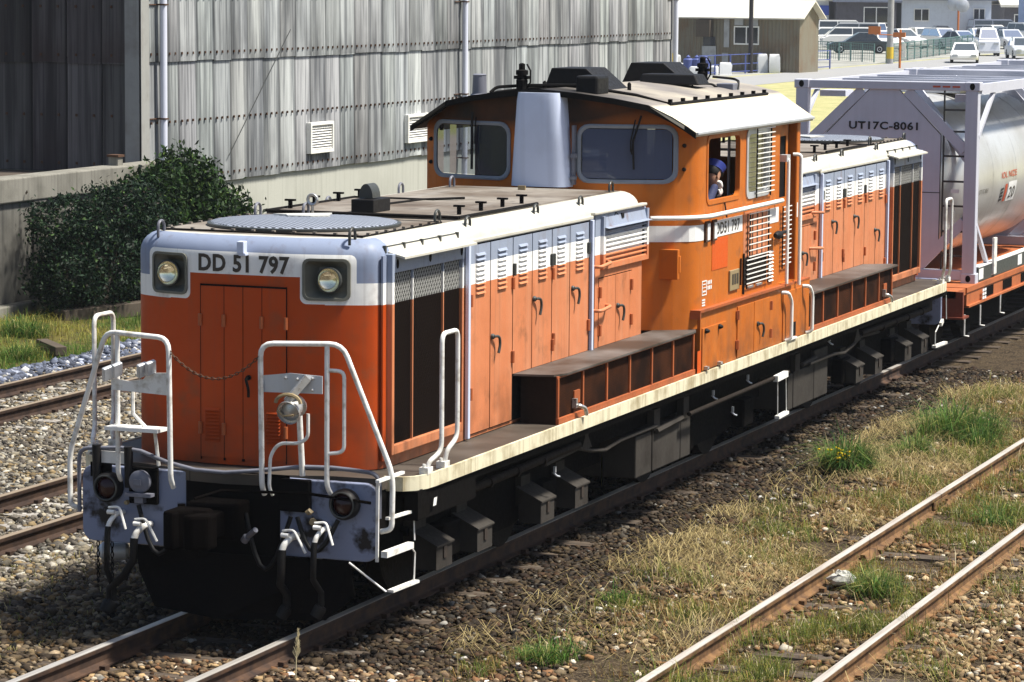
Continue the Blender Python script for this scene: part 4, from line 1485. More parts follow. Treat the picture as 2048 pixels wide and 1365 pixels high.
for i, yy in enumerate((1.08, 1.93, 3.36, 4.20, 13.51, 14.37, 15.77, 16.60)):
    m = MB()
    a, b = yy - .16, yy + .16
    m.add([(1.0, a, .32), (1.2, a, .32), (1.2, b, .32), (1.0, b, .32), (1.0, a, .60), (1.2, a, .50), (1.2, b, .50), (1.0, b, .60)], [(3, 2, 1, 0), (4, 5, 6, 7), (0, 1, 5, 4), (1, 2, 6, 5), (2, 3, 7, 6), (3, 0, 4, 7)])
    m.box(.9, 1.0, a + .05, b - .05, .45, .7)
    sb = m.build('sand_box', 'tank_grey', loco)
    m = MB()
    a, b = a - .015, b + .015
    m.add([(.98, a, .612), (1.215, a, .498), (1.215, b, .498), (.98, b, .612), (.98, a, .626), (1.215, a, .512), (1.215, b, .512), (.98, b, .626)], [(3, 2, 1, 0), (4, 5, 6, 7), (0, 1, 5, 4), (1, 2, 6, 5), (2, 3, 7, 6), (3, 0, 4, 7)])
    m.build('sand_box_lid', 'tank_grey', sb)
    m = MB()
    m.box(1.2, 1.212, yy - .03, yy + .03, .40, .49)
    m.build('latch', 'latch_dark', sb)
m = MB()
m.box(.5, 1.25, 5.50, 5.94, .37, .75)
m.box(.5, 1.25, 5.975, 6.78, .37, .75)
m.box(.5, 1.25, 6.80, 7.09, .37, .77)
ft = m.build('fuel_tank', 'tank_grey', loco, bevel=.012)
m = MB()
m.box(1.2, 1.268, 5.95, 6.12, .75, .94)
m.box(1.2, 1.268, 6.82, 6.98, .75, .95)
m.tube([(1.27, 6.0, .74), (1.27, 6.75, .77)], .03, 6)
m.build('tank_strap', 'tank_grey', ft)
m = MB()
m.box(.5, 1.22, 10.51, 10.69, .36, .74)
m.box(.5, 1.22, 10.72, 11.50, .36, .75)
m.box(.5, 1.22, 11.52, 12.06, .36, .89)
ft2 = m.build('fuel_tank', 'tank_grey', loco, bevel=.012)
m = MB()
m.tube([(1.24, 10.95, .80), (1.24, 11.5, .82)], .025, 6)
m.box(1.15, 1.235, 10.72, 10.9, .75, .93)
m.build('tank_strap', 'tank_grey', ft2)
for Y in (mirror(False), mirror(True)):
    m = MB()
    m.tube([(1.28, Y(.75), .88), (1.28, Y(3.2), .90), (1.27, Y(3.9), .90)], .036, 8)
    for yy in (1.1, 1.8, 2.4, 3.0):
        m.cyl((1.28, Y(yy) - .02, .885), (1.28, Y(yy) + .02, .885), .048, 8)
    m.build('air_pipe', 'underframe_brown', loco, smooth=60)
    m = MB()
    m.tube([(1.27, Y(3.1), .84), (1.27, Y(3.9), .87), (1.27, Y(4.25), .80), (1.27, Y(4.6), .76), (1.27, Y(5.0), .79), (1.27, Y(6.0), .79)], .018, 7)
    m.add([(1.285, Y(4.0), 1.08), (1.285, Y(4.16), 1.08), (1.285, Y(4.12), .95), (1.285, Y(4.22), .84), (1.285, Y(3.95), .84), (1.285, Y(4.04), .95)], [(0, 1, 2, 3, 4, 5)])
    m.build('pipe_bracket', 'tank_grey', loco, smooth=50)
m = MB()
m.tube([(1.36, 6.70, .815), (1.38, 9.95, .845)], .022, 7)
m.build('step_bar', 'underframe_brown', loco, smooth=60)
m = MB()
m.obox((1.40, 9.42, .835), (1.40, 9.80, .845), .05, .06)
m.obox((1.40, 9.50, .43), (1.40, 9.85, .44), .05, .03)
ls_ = m.build('ladder_step', 'white_paint', loco)
m = MB()
m.tube([(1.40, 9.50, .82), (1.40, 9.52, .44)], .006, 5)
m.build('step_hanger', 'white_rusty', ls_)
m = MB()
m.tube([(1.40, 9.80, .82), (1.40, 9.84, .44)], .006, 5)
m.build('step_hanger', 'white_rusty', ls_)
for yy, zz in ((7.75, .86), (8.9, .88), (8.4, .62), (11.95, .95), (3.35, .74)):
    m = MB()
    m.tube([(1.25, yy, zz), (1.28, yy + .01, zz - .03), (1.29, yy + .05, zz - .04)], .009, 6)
    m.box(1.255, 1.275, yy - .012, yy + .012, zz, zz + .05)
    m.build('drain_cock', 'alu', loco, smooth=50)
m = MB()
m.loft([[(1.10, 5.0 + .02 * k * a, z) for a, z in ((-1, .62), (.4, .66), (1, .5), (.2, .36), (-.8, .42))] for k in (1.0, 1.3)])
m.build('yellow_tag', 'yellow_tag', loco)


# ------------------------------------------------------------------ the driver at the cab window, looking back down the train
seat = thing('driver_seat', 'dark driver seat inside the locomotive cab, half hidden below the open window', 'seat', (.85, 7.75, 1.78))
m = MB()
m.box(.62, 1.08, 7.52, 7.98, 2.12, 2.22)
m.build('seat_cushion', 'interior', seat, bevel=.02)
m = MB()
m.box(.56, .64, 7.52, 7.98, 2.22, 2.7)
m.build('backrest', 'interior', seat, bevel=.02)
m = MB()
m.cyl((.85, 7.75, 1.78), (.85, 7.75, 2.12), .06, 10)
m.build('pedestal', 'interior', seat)
simple('uniform_navy', (0.022, 0.030, 0.085), 0.8, amt=0.1, streak=0)
simple('cap_blue', (0.018, 0.032, 0.21), 0.7, amt=0.08, streak=0)
simple('skin', (0.34, 0.18, 0.115), 0.55, amt=0.08, streak=0)
simple('hair_black', (0.010, 0.009, 0.009), 0.6, amt=0.0, streak=0)
simple('glove_white', (0.72, 0.72, 0.68), 0.8, amt=0.15, dirt=(0.35, 0.33, 0.28), streak=0)


def skin_mesh(name, pts, edges, radii, mat, parent, sub=2, root=0):
    me = bpy.data.meshes.new(name)
    me.from_pydata(pts, edges, [])
    o = bpy.data.objects.new(name, me)
    COL.objects.link(o)
    me.materials.append(MATS[mat])
    sk = o.modifiers.new('skin', 'SKIN')
    sk.use_smooth_shade = True
    if not me.skin_vertices:
        me.skin_vertices.new()
    for i, r in enumerate(radii):
        sv = me.skin_vertices[0].data[i]
        sv.radius = (r, r) if not isinstance(r, tuple) else r
        sv.use_root = (i == root)
    ss = o.modifiers.new('sub', 'SUBSURF')
    ss.levels = ss.render_levels = sub
    attach(o, parent)
    return o


drv = thing('person', 'driver in a blue cap and white glove leaning at the open cab window', 'person', (.95, 7.75, 2.2))
P0 = [(.86, 7.66, 2.26), (.90, 7.66, 2.45), (.98, 7.67, 2.64), (1.08, 7.68, 2.79), (1.15, 7.70, 2.87), (1.19, 7.715, 2.92),
      (1.14, 7.50, 2.76), (1.24, 7.40, 2.66), (1.27, 7.50, 2.76), (1.285, 7.66, 2.905),
      (.92, 7.86, 2.75), (.86, 8.0, 2.55), (.95, 8.1, 2.4),
      (.97, 7.58, 2.26), (1.13, 7.24, 2.28), (1.16, 7.20, 1.86), (.97, 7.78, 2.26), (1.14, 8.06, 2.27), (1.16, 8.08, 1.86)]
E0 = [(0, 1), (1, 2), (2, 3), (3, 4), (4, 5), (3, 6), (6, 7), (7, 8), (8, 9), (3, 10), (10, 11), (11, 12), (0, 13), (13, 14), (14, 15), (0, 16), (16, 17), (17, 18)]
R0 = [.14, .13, .145, .12, .062, .052, .075, .055, .047, .038, .075, .05, .04, .09, .075, .06, .09, .075, .06]
skin_mesh('body', P0, E0, R0, 'uniform_navy', drv)
# head: a lofted skull with chin, nose and ears, turned towards the rear of the train (+Y) and down
hd = MB()
HC = Vector((1.215, 7.755, 2.99))
fwd = Vector((.20, .72, -.66)).normalized()
upv = Vector((.06, .70, .70))
upv = (upv - fwd * upv.dot(fwd)).normalized()
lat = fwd.cross(upv)


def hp(f, l, u):
    return HC + fwd * f + lat * l + upv * u


loops = []
for u, rf, rb, w_, cf in ((-.115, .035, .02, .03, .055), (-.10, .055, .045, .048, .045), (-.07, .078, .06, .062, .022), (-.035, .085, .078, .070, .012), (0, .088, .092, .075, .004), (.04, .09, .10, .077, 0), (.08, .084, .098, .073, -.004), (.11, .062, .075, .055, -.006), (.125, .02, .03, .02, -.006)):
    loops.append([hp(cf + (rf if math.cos(a) > 0 else rb) * math.cos(a), w_ * math.sin(a), u) for a in [2 * math.pi * k / 20 for k in range(20)]])
hd.loft(loops)
hd.loft([[hp(.085, -.012, -.03), hp(.085, .012, -.03), hp(.112, .008, -.034), hp(.112, -.008, -.034)], [hp(.088, -.007, .02), hp(.088, .007, .02), hp(.094, .004, .018), hp(.094, -.004, .018)]])
for s_ in (-1, 1):
    hd.loft([[hp(-.005 + .018 * math.cos(a), s_ * .072, -.02 + .03 * math.sin(a)) for a in [2 * math.pi * k / 8 for k in range(8)]], [hp(-.012 + .022 * math.cos(a), s_ * .086, -.018 + .034 * math.sin(a)) for a in [2 * math.pi * k / 8 for k in range(8)]]])
head = hd.build('head', 'skin', drv, smooth=70)
m = MB()
for s_ in (-1, 1):
    m.lathe([(.012, 0), (.009, .006), (.001, .008)], hp(.078, s_ * .032, .012), fwd, 8)
    m.obox(hp(.086, s_ * .018, .03), hp(.078, s_ * .05, .03), .006, .008)
m.obox(hp(.079, -.022, -.062), hp(.079, .022, -.062), .008, .007)
m.build('eyes', 'hair_black', head)
m = MB()
loops = []
for u, k in ((-.05, .2), (-.02, .9), (.03, 1.03), (.08, 1.03), (.115, .7)):
    loops.append([hp(-.012 - .095 * k * math.cos(a), .08 * min(k, 1) * math.sin(a), u) for a in [-math.pi / 2 + math.pi * j / 10 for j in range(11)]])
m.loft(loops, False, False)
m.build('hair', 'hair_black', drv, smooth=70)
m = MB()
loops = []
for u, rr_, fo in ((.055, .105, 0), (.075, .108, 0), (.10, .118, .004), (.128, .122, .006), (.145, .10, .006), (.152, .02, .006)):
    loops.append([hp(fo - .004 + rr_ * math.cos(a), rr_ * .86 * math.sin(a), u + .016 * math.cos(a)) for a in [2 * math.pi * j / 22 for j in range(22)]])
m.loft(loops)
cap_ = m.build('cap', 'cap_blue', drv, smooth=50)
m = MB()
top = [hp(.075 + .06 * math.cos(a) - .03, .088 * math.sin(a), .060 - .014 * math.cos(a)) for a in [-math.pi / 2 + math.pi * j / 10 for j in range(11)]]
m.loft([top, [p - upv * .008 for p in top]])
m.build('cap_peak', 'hair_black', drv)
# gloved hand: palm plus five bent fingers holding a black handset
HB = Vector((1.295, 7.745, 2.885))
hf, hl, hu = Vector((.03, .18, -.98)).normalized(), Vector((0, -.98, -.18)).normalized(), None
hu = hl.cross(hf).normalized()
H = lambda a, b, c_: HB + hf * a + hl * b + hu * c_
pts, eds, rad = [H(-.06, 0, 0), H(-.02, 0, 0), H(.03, .002, 0)], [(0, 1), (1, 2)], [.030, (.042, .022), (.045, .020)]
skin_mesh('glove_palm', pts, eds, rad, 'glove_white', drv, 2)
for i, (b, ln) in enumerate(((-.036, .066), (-.012, .078), (.012, .074), (.035, .058))):
    p = [H(.02, b, 0), H(.045, b, .008), H(.045 + ln * .45, b * 1.05, .012), H(.045 + ln * .72, b * 1.05, -.018), H(.045 + ln * .72, b * 1.05, -.045)]
    skin_mesh('glove_finger', p, [(0, 1), (1, 2), (2, 3), (3, 4)], [.011, .0115, .0105, .010, .009], 'glove_white', drv, 1)
p = [H(-.01, -.04, 0), H(.012, -.066, -.012), H(.045, -.078, -.03), H(.068, -.070, -.045)]
skin_mesh('glove_thumb', p, [(0, 1), (1, 2), (2, 3)], [.014, .0135, .012, .010], 'glove_white', drv, 1)
hs = MB()
hs.obox(H(.07, -.06, -.04), H(.07, .07, -.03), .035, .03)
hs.tube([H(.07, .07, -.03), H(.12, .14, -.03)], .004, 5)
tag(hs.build('radio_handset', 'rubber'), 'small black handset held in the white glove of the driver', 'handset')

# ------------------------------------------------------------------ flat wagon and tank containers
simple('wagon_orange', (0.40, 0.115, 0.035), 0.65, amt=0.45)
simple('wagon_red', (0.17, 0.035, 0.015), 0.7, amt=0.4)
simple('container_grey', (0.50, 0.51, 0.58), 0.5, amt=0.12, streak=0.10, dirt=(0.2, 0.19, 0.18))
simple('container_base', (0.055, 0.062, 0.055), 0.6, amt=0.25)
t = NT('tank_steel')
x, y, z = t.xyz()
c = t.mix(t.ramp(t.noise(1.2, 6), 0.4, 0.7), (0.60, 0.60, 0.59), (0.50, 0.49, 0.46))
c = t.mix(t.ramp(t.noise(1.0, 5, sc=(9, 9, 0.6)), 0.55, 0.8, 0, .35), c, (0.22, 0.19, 0.15))
t.out(c, 0.33, 0.45, 0.5)
wag = thing('flat_wagon', 'orange container flat wagon coupled behind the locomotive', 'wagon', (0, 28, 0))
m = MB()
m.box(-1.27, 1.27, 18.55, 38.0, .885, .952)
m.build('wagon_deck', 'wagon_orange', wag)
m = MB()
for sx in (-1, 1):
    a, b = min(sx * 1.20, sx * 1.255), max(sx * 1.20, sx * 1.255)
    m.box(a, b, 18.6, 38, .70, .885)
    m.box(min(sx * 1.20, sx * 1.29), max(sx * 1.20, sx * 1.29), 18.6, 38, .69, .715)
m.box(-1.25, 1.25, 18.0, 18.6, .86, .945)
m.box(-.4, .4, 18.6, 38, .45, .88)
m.build('wagon_frame', 'wagon_orange', wag)
m = MB()
m.box(-1.30, 1.345, 18.0, 18.06, .62, .945)
m.box(-1.30, 1.36, 17.95, 18.3, .60, .625)
m.build('wagon_end_plate', 'wagon_red', wag)
m = MB()
for yy in np.arange(19.6, 37, 1.15):
    m.box(1.256, 1.262, yy, yy + .55, .735, .86)
m.build('frame_openings', 'underframe_black', wag)
m = MB()
for k in range(2):
    for j in range(3):
        m.box(1.291, 1.2935, 19.36 + k * .12, 19.46 + k * .12, .73 + j * .05, .765 + j * .05)
m.build('wagon_stencil', 'letter_white', wag)
m = MB()
m.box(-.15, .15, 17.3, 18.2, .72, .98)
m.box(-1.1, 1.1, 18.3, 37.5, .55, .75)
m.build('wagon_coupler', 'underframe_black', wag)
for yy in (19.6, 21.3, 35.0, 36.7):
    for sx in (-1, 1):
        m = MB()
        m.lathe([(.42, 0), (.42, .13), (.3, .1), (.1, .12), (.1, .2)], (sx * .50, yy, .42), (sx, 0, 0), 28)
        m.build('wheel', 'underframe_brown', wag, smooth=35)
m = MB()
m.prism([(18.9, .45), (19.3, .35), (21.6, .35), (22.0, .45), (21.5, .6), (19.4, .6)], 'x', .9, 1.05)
m.build('wagon_bogie', 'underframe_black', wag)
for yy, z0, z1 in ((20.5, .45, .70), (19.3, .40, .66), (18.4, .35, .62)):
    m = MB()
    m.tube([(1.28, yy, z1), (1.28, yy, z0), (1.31, yy + .12, z0 - .02)], .012, 6)
    m.build('brake_lever', 'white_rusty', wag, smooth=50)


def container(y0, first):
    lab = ['grey tank container lettered UT17C-8061, next to the locomotive', 'grey tank container second behind the locomotive', 'grey tank container third behind the locomotive'][first]
    root = thing('tank_container', lab, 'container', (0, y0 + 3.03, .955), 'tank containers on the flat wagon')
    y1 = y0 + 6.058
    zb, zt = .955, 3.566
    for yy, s_ in ((y0, 1), (y1, -1)):
        fr = MB()
        ya, yb_ = (yy, yy + .15) if s_ > 0 else (yy - .15, yy)
        for sx in (-1, 1):
            fr.box(min(sx * 1.055, sx * 1.222), max(sx * 1.055, sx * 1.222), ya, yb_, zb + .1, zt - .1)
        fr.box(-1.06, 1.06, ya + .01, yb_ - .02, zt - .115, zt - .005)
        fr.box(-1.06, 1.06, ya + .01, yb_ - .02, zb + .03, zb + .16)
        fr.build('end_frame', 'container_grey', root, bevel=.01)
    for yy, s_ in ((y0, 1), (y1, -1)):
        for sx in (-1, 1):
            for z0, z1 in ((zb - .012, zb + .125), (zt - .118, zt)):
                m = MB()
                ya, yb_ = (yy - .008, yy + .17) if s_ > 0 else (yy - .17, yy + .008)
                m.box(min(sx * 1.045, sx * 1.245), max(sx * 1.045, sx * 1.245), ya, yb_, z0, z1)
                q = m.build('corner_casting', 'container_grey', root, bevel=.012)
                if s_ > 0 and first == 0:
                    m = MB()
                    c_ = [(sx * 1.145 + .034 * math.cos(a), (z0 + z1) / 2 + .045 * math.sin(a)) for a in [2 * math.pi * k / 14 for k in range(14)]]
                    m.prism(c_, 'y', ya - .003, ya + .002)
                    m.build('casting_hole', 'soot_and_shade_black', q)
    m = MB()
    for sx in (-1, 1):
        m.box(min(sx * 1.16, sx * 1.235), max(sx * 1.16, sx * 1.235), y0 + .15, y1 - .15, zt - .155, zt - .03)
        m.obox((sx * 1.20, y0 + 1.0, zt - .15), (sx * 1.20, y0 + .10, 2.85), .05, .06)
        m.obox((sx * 1.20, y1 - 1.0, zt - .15), (sx * 1.20, y1 - .10, 2.85), .05, .06)
        m.obox((sx * 1.20, y0 + .85, zb + .18), (sx * 1.20, y0 + .10, 1.72), .05, .06)
        m.obox((sx * 1.20, y1 - .85, zb + .18), (sx * 1.20, y1 - .10, 1.72), .05, .06)
    for yy in (2.1, 3.0, 4.0):
        m.box(-1.16, 1.16, y0 + yy, y0 + yy + .08, zt - .12, zt - .04)
    m.build('side_rail', 'container_grey', root)
    m = MB()
    for sx in (-1, 1):
        m.box(min(sx * 1.15, sx * 1.243), max(sx * 1.15, sx * 1.243), y0 + .165, y1 - .165, zb + .005, zb + .19)
    m.build('base_rail', 'container_base', root)
    m = MB()
    m.box(1.15, 1.248, y0 + .165, y1 - .165, zb + .19, zb + .205)
    for a in (.20, .95, 2.6):
        m.box(1.2435, 1.2455, y0 + a, y0 + a + .26, zb + .03, zb + .17)
    m.build('base_markings', 'letter_white', root)
    m = MB()
    r = 1.10
    ends = [(.001, .10), (.5, .13), (.85, .24), (1.02, .42), (r, .72)]
    m.lathe(ends + [(rr_, 6.058 - h) for rr_, h in reversed(ends)], (0, y0, 2.235), (0, 1, 0), 64)
    m.build('tank_shell', 'tank_steel', root, smooth=40)
    for yy in (1.6, 3.03, 4.5):
        m = MB()
        m.lathe([(r + .002, yy - .012), (r + .006, yy), (r + .002, yy + .012)], (0, y0, 2.235), (0, 1, 0), 48, caps=False)
        m.build('tank_band', 'tank_steel', root, smooth=60)
    m = MB()
    m.box(-.45, .45, y0 + 2.3, y0 + 3.9, 3.34, 3.40)
    m.lathe([(.28, 0), (.28, .12), (.24, .15), (.001, .16)], (0, y0 + 3.0, 3.30), (0, 0, 1), 20)
    m.box(.5, 1.1, y0 + .3, y0 + 5.7, 3.44, 3.47)
    m.build('walkway', 'alu', root)
    for yy, s_ in ((y0 + .02, 1), (y1 - .02, -1)):
        m = MB()
        hexa = [(-.215, 3.475), (.15, 3.475), (.735, 2.875), (.735, 1.49), (.30, 1.06), (-.36, 1.06), (-.80, 1.49), (-.80, 2.875)]
        m.prism(hexa, 'y', yy + .02 * s_, yy + .035 * s_)
        pe = m.build('end_panel', 'container_grey', root)
        Yy = yy + .045
        for sx in (-1, 1):
            c_ = -.033
            for pa, pb, ux in (((c_ + sx * .30, Yy, 3.44), (c_ + sx * 1.09, Yy, 2.68), 1), ((c_ + sx * 1.09, Yy, 1.75), (c_ + sx * .46, Yy, 1.10), -1), ((c_ + sx * .30, Yy + .5 * s_, 3.44), (c_ + sx * 1.09, Yy + .2 * s_, 2.55), 1)):
                m = MB()
                m.obox(pa, pb, .06, .13, up=(ux * sx * .7, 0, .7))
                m.build('diagonal_brace', 'container_grey', root)
        if s_ > 0 and first == 0:
            m = MB()
            for a, b in (((.15, 3.47), (.735, 2.875)), ((.735, 2.875), (.735, 1.49)), ((-.215, 3.47), (-.80, 2.875)), ((-.80, 2.12), (.735, 2.12)), ((.735, 1.49), (.3, 1.06)), ((-.215, 3.475), (.15, 3.475))):
                m.obox((a[0], yy + .0185, a[1]), (b[0], yy + .0185, b[1]), .003, .010, up=(.3, 0, 1))
            m.build('panel_seam', 'dark_bezel', pe)
    if first == 0:
        lettering('UT17C-8061', lambda a, b: (-.50 + .925 * a, y0 + .032, 2.925 + .105 * b), 'letter_black', root, 0.022, 'container_number').modifiers.new('thick', 'SOLIDIFY').thickness = .012

        def on_tank(yy, zz, off=.006):
            return (math.sqrt(max(0.0, (r + off) ** 2 - (zz - 2.235) ** 2)), yy, zz)
        lettering('UT17C-8061', lambda a, b: on_tank(y0 + .76 + .55 * a, 2.06 + .06 * b), 'letter_dark', root, 0.0, 'tank_number')
        lettering('IOL NIZE', lambda a, b: on_tank(y0 + 2.1 + .95 * a, 2.20 + .085 * b), 'letter_red', root, 0.01, 'tank_company_lettering')
        m = MB()
        for k in range(4):
            m.add([on_tank(y0 + 2.12, 1.88 + k * .05), on_tank(y0 + 2.30, 1.89 + k * .05), on_tank(y0 + 2.30, 1.92 + k * .05), on_tank(y0 + 2.12, 1.91 + k * .05)], [(0, 1, 2, 3)])
        m.build('tank_mark', 'letter_black', root)
        m = MB()
        for k in range(6):
            m.add([on_tank(y0 + 2.38, 1.87 + k * .04), on_tank(y0 + 2.52, 1.87 + k * .04), on_tank(y0 + 2.52, 1.91 + k * .04), on_tank(y0 + 2.38, 1.91 + k * .04)], [(0, 1, 2, 3)])
        m.build('tank_stripe', 'letter_red', root)
        m = MB()
        for k in range(6):
            m.add([on_tank(y0 + 2.58, 1.86 + k * .045), on_tank(y0 + 3.1, 1.86 + k * .045), on_tank(y0 + 3.1, 1.905 + k * .045), on_tank(y0 + 2.58, 1.905 + k * .045)], [(0, 1, 2, 3)])
        pl = m.build('tank_placard', 'letter_white', root)
        lettering('20', lambda a, b: on_tank(y0 + 2.66 + .36 * a, 1.90 + .16 * b, .010), 'letter_dark', root, 0.01, 'placard_lettering')
        # ladder at the right of the end frame
        m = MB()
        for zz in (1.30, 1.62, 1.95, 2.27, 2.60, 2.92, 3.2):
            m.obox((.77, y0 + .06, zz), (1.05, y0 + .06, zz), .03, .025)
        m.obox((.765, y0 + .07, 1.1), (.765, y0 + .07, 3.45), .02, .02, up=(1, 0, 0))
        m.build('end_ladder', 'dark_bezel', root)
        m = MB()
        m.box(.79, 1.05, y0 + .5, y0 + .52, 1.7, 2.5)
        m.build('valve_cover', 'dark_bezel', root)
        m = MB()
        m.box(.88, .99, y0 + .04, y0 + .05, 2.12, 2.17)
        m.build('small_plate', 'letter_white', root)
        m = MB()
        m.box(.87, 1.05, y0 + .2, y0 + .6, 3.30, 3.40)
        m.build('ladder_bracket', 'container_grey', root)
        m = MB()
        m.box(-.95, -.60, y0 + .2, y0 + .6, 3.34, 3.42)
        m.build('ladder_bracket', 'container_grey', root)
        m = MB()
        for k in range(3):
            m.box(.62 + k * .13, .72 + k * .13, y0 + .005, y0 + .0085, 3.49, 3.512)
        m.build('warning_stencil', 'letter_red', root)
        m = MB()
        m.box(1.245, 1.275, y0 + .95, y0 + 1.12, 1.0, 1.48)
        m.build('stanchion', 'white_rusty', root)
    return root


container(19.13, 0)
container(25.48, 1)
container(31.83, 2)

# ------------------------------------------------------------------ ground, road, yard
def grid_ground():
    xs = np.concatenate([np.linspace(-900, -60, 12), np.linspace(-40, -14, 14), np.linspace(-13, 9, 89), np.linspace(12, 80, 10), np.linspace(120, 900, 8)])
    ys = np.concatenate([np.linspace(-60, -6, 14), np.linspace(-5, 40, 151), np.linspace(42, 130, 40), np.linspace(140, 2500, 24)])
    X, Yg = np.meshgrid(xs, ys)
    Z = np.where(X < -10.0, np.clip((-10.0 - X) / 1.6, 0, 1) * .165 - .165, -.165)
    far = np.clip((Yg - 45) / 25, 0, 1)
    Z = Z * (1 - far) + 0 * far
    rg = np.random.default_rng(3)
    near = (X > -13) & (X < 9) & (Yg < 42)
    Z = Z + np.where(near, rg.normal(0, .012, X.shape), 0)
    # the ballast hump of dark stone beside the far track
    Z = Z + np.where(near, .16 * np.exp(-((X + 9.35) / .30) ** 2) * (.65 + .35 * np.sin(Yg * 2.1 + np.sin(Yg * 5.3))), 0)
    # trampled grass bank between the tracks on the right
    Z = Z + np.where(near, .05 * np.exp(-((X - 2.45) / .55) ** 2), 0)
    return xs, ys, Z


GX, GY, GZ = grid_ground()


def gz(x, y):
    i = np.clip(np.searchsorted(GX, x) - 1, 0, len(GX) - 2)
    j = np.clip(np.searchsorted(GY, y) - 1, 0, len(GY) - 2)
    tx = (x - GX[i]) / (GX[i + 1] - GX[i]); ty = (y - GY[j]) / (GY[j + 1] - GY[j])
    return GZ[j, i] * (1 - tx) * (1 - ty) + GZ[j, i + 1] * tx * (1 - ty) + GZ[j + 1, i] * (1 - tx) * ty + GZ[j + 1, i + 1] * tx * ty


t = NT('ground_soil')
x, y, z = t.xyz()
n1, n2, n3 = t.noise(1.3, 7), t.noise(9, 6), t.noise(38, 4)
soil = t.mix(t.ramp(n2, 0.35, 0.68), (0.018, 0.012, 0.007), (0.055, 0.038, 0.022))
soil = t.mix(t.ramp(n3, 0.52, 0.62), soil, (0.10, 0.075, 0.045))
grav = t.mix(t.ramp(n3, 0.4, 0.6), (0.05, 0.042, 0.034), (0.23, 0.20, 0.16))
isl = t.math('MULTIPLY', t.math('LESS_THAN', x, -1.3), t.math('GREATER_THAN', x, -9.9))
c = t.mix(isl, soil, grav)
grs = t.mix(t.ramp(n1, 0.4, 0.65), (0.10, 0.085, 0.022), (0.045, 0.075, 0.014))
c = t.mix(t.math('MULTIPLY', t.ramp(x, -9.4, -10.0), t.ramp(n2, 0.3, 0.55)), c, grs)
far = t.ramp(y, 42, 55)
fld = t.mix(t.ramp(t.noise(0.9, 8, rough=.75), 0.40, 0.62), (0.42, 0.38, 0.19), (0.26, 0.27, 0.12))
lot = t.mix(t.ramp(t.noise(0.4, 5), 0.4, 0.6), (0.23, 0.23, 0.21), (0.33, 0.33, 0.30))
fld = t.mix(t.ramp(x, -37.2, -37.6), fld, lot)
c = t.mix(far, c, fld)
t.out(c, 0.95, 0, 0.15, n3, 0.6, 0.03)
me = bpy.data.meshes.new('ground')
nx, ny = len(GX), len(GY)
V = [(GX[i], GY[j], GZ[j, i]) for j in range(ny) for i in range(nx)]
me.from_pydata(V, [], [(j * nx + i, j * nx + i + 1, (j + 1) * nx + i + 1, (j + 1) * nx + i) for j in range(ny - 1) for i in range(nx - 1)])
me.materials.append(MATS['ground_soil'])
g = bpy.data.objects.new('ground', me)
COL.objects.link(g)
g['kind'] = 'structure'
simple('asphalt', (0.27, 0.27, 0.27), 0.9, amt=0.3, dirt=(0.16, 0.15, 0.14), streak=0, scale=.6)
simple('concrete', (0.13, 0.125, 0.11), 0.9, amt=0.8, dirt=(0.028, 0.026, 0.023), scale=1.2, streak=.75)
m = MB()
m.add([(-36.9, 60, .008), (-32.4, 60, .008), (-32.4, 300, .008), (-36.9, 300, .008)], [(0, 1, 2, 3)])
o = m.build('road', 'asphalt')
o['kind'] = 'structure'
m = MB()
m.box(-32, -12.72, -10, 23.0, .3, 1.74)
simple('yard_earth', (0.075, 0.058, 0.045), 0.95, amt=0.5, streak=0)
m.build('raised_yard', 'yard_earth')['kind'] = 'structure'


# ------------------------------------------------------------------ numpy meshes with a tint per stone / blade / leaf
def np_mesh(name, co, tris, tint, mat, parent=None):
    me = bpy.data.meshes.new(name)
    n, k = len(co), len(tris)
    me.vertices.add(n)
    me.vertices.foreach_set('co', co.astype(np.float32).ravel())
    me.loops.add(3 * k)
    me.loops.foreach_set('vertex_index', tris.astype(np.int32).ravel())
    me.polygons.add(k)
    me.polygons.foreach_set('loop_start', np.arange(0, 3 * k, 3, dtype=np.int32))
    me.update(calc_edges=True)
    at = me.attributes.new('tint', 'FLOAT_COLOR', 'POINT')
    at.data.foreach_set('color', np.concatenate([tint, np.ones((n, 1))], 1).astype(np.float32).ravel())
    me.materials.append(MATS[mat])
    o = bpy.data.objects.new(name, me)
    COL.objects.link(o)
    if parent is not None:
        attach(o, parent)
    return o


def tint_mat(name, rough, spec=0.3, trans=0.0, noise_amt=0.25, sheen=None):
    t = NT(name)
    a = t.n('Attribute', {'attribute_name': 'tint'})
    f = t.ramp(t.noise(60, 3), 0.3, 0.7, 1 - noise_amt, 1 + noise_amt)
    c = t.mix(1.0, a.outputs[0], t.n('CombineColor', None, i0=f, i1=f, i2=f), 'MULTIPLY')
    t.out(c, rough, 0, spec)
    if trans:
        tr = t.n('BsdfTranslucent', None, Color=c)
        mx = t.n('MixShader', None, i0=trans)
        t.t.links.new(t.bsdf.outputs[0], mx.inputs[1])
        t.t.links.new(tr.outputs[0], mx.inputs[2])
        t.t.links.new(mx.outputs[0], t.t.nodes['Material Output'].inputs[0])
    return t.m


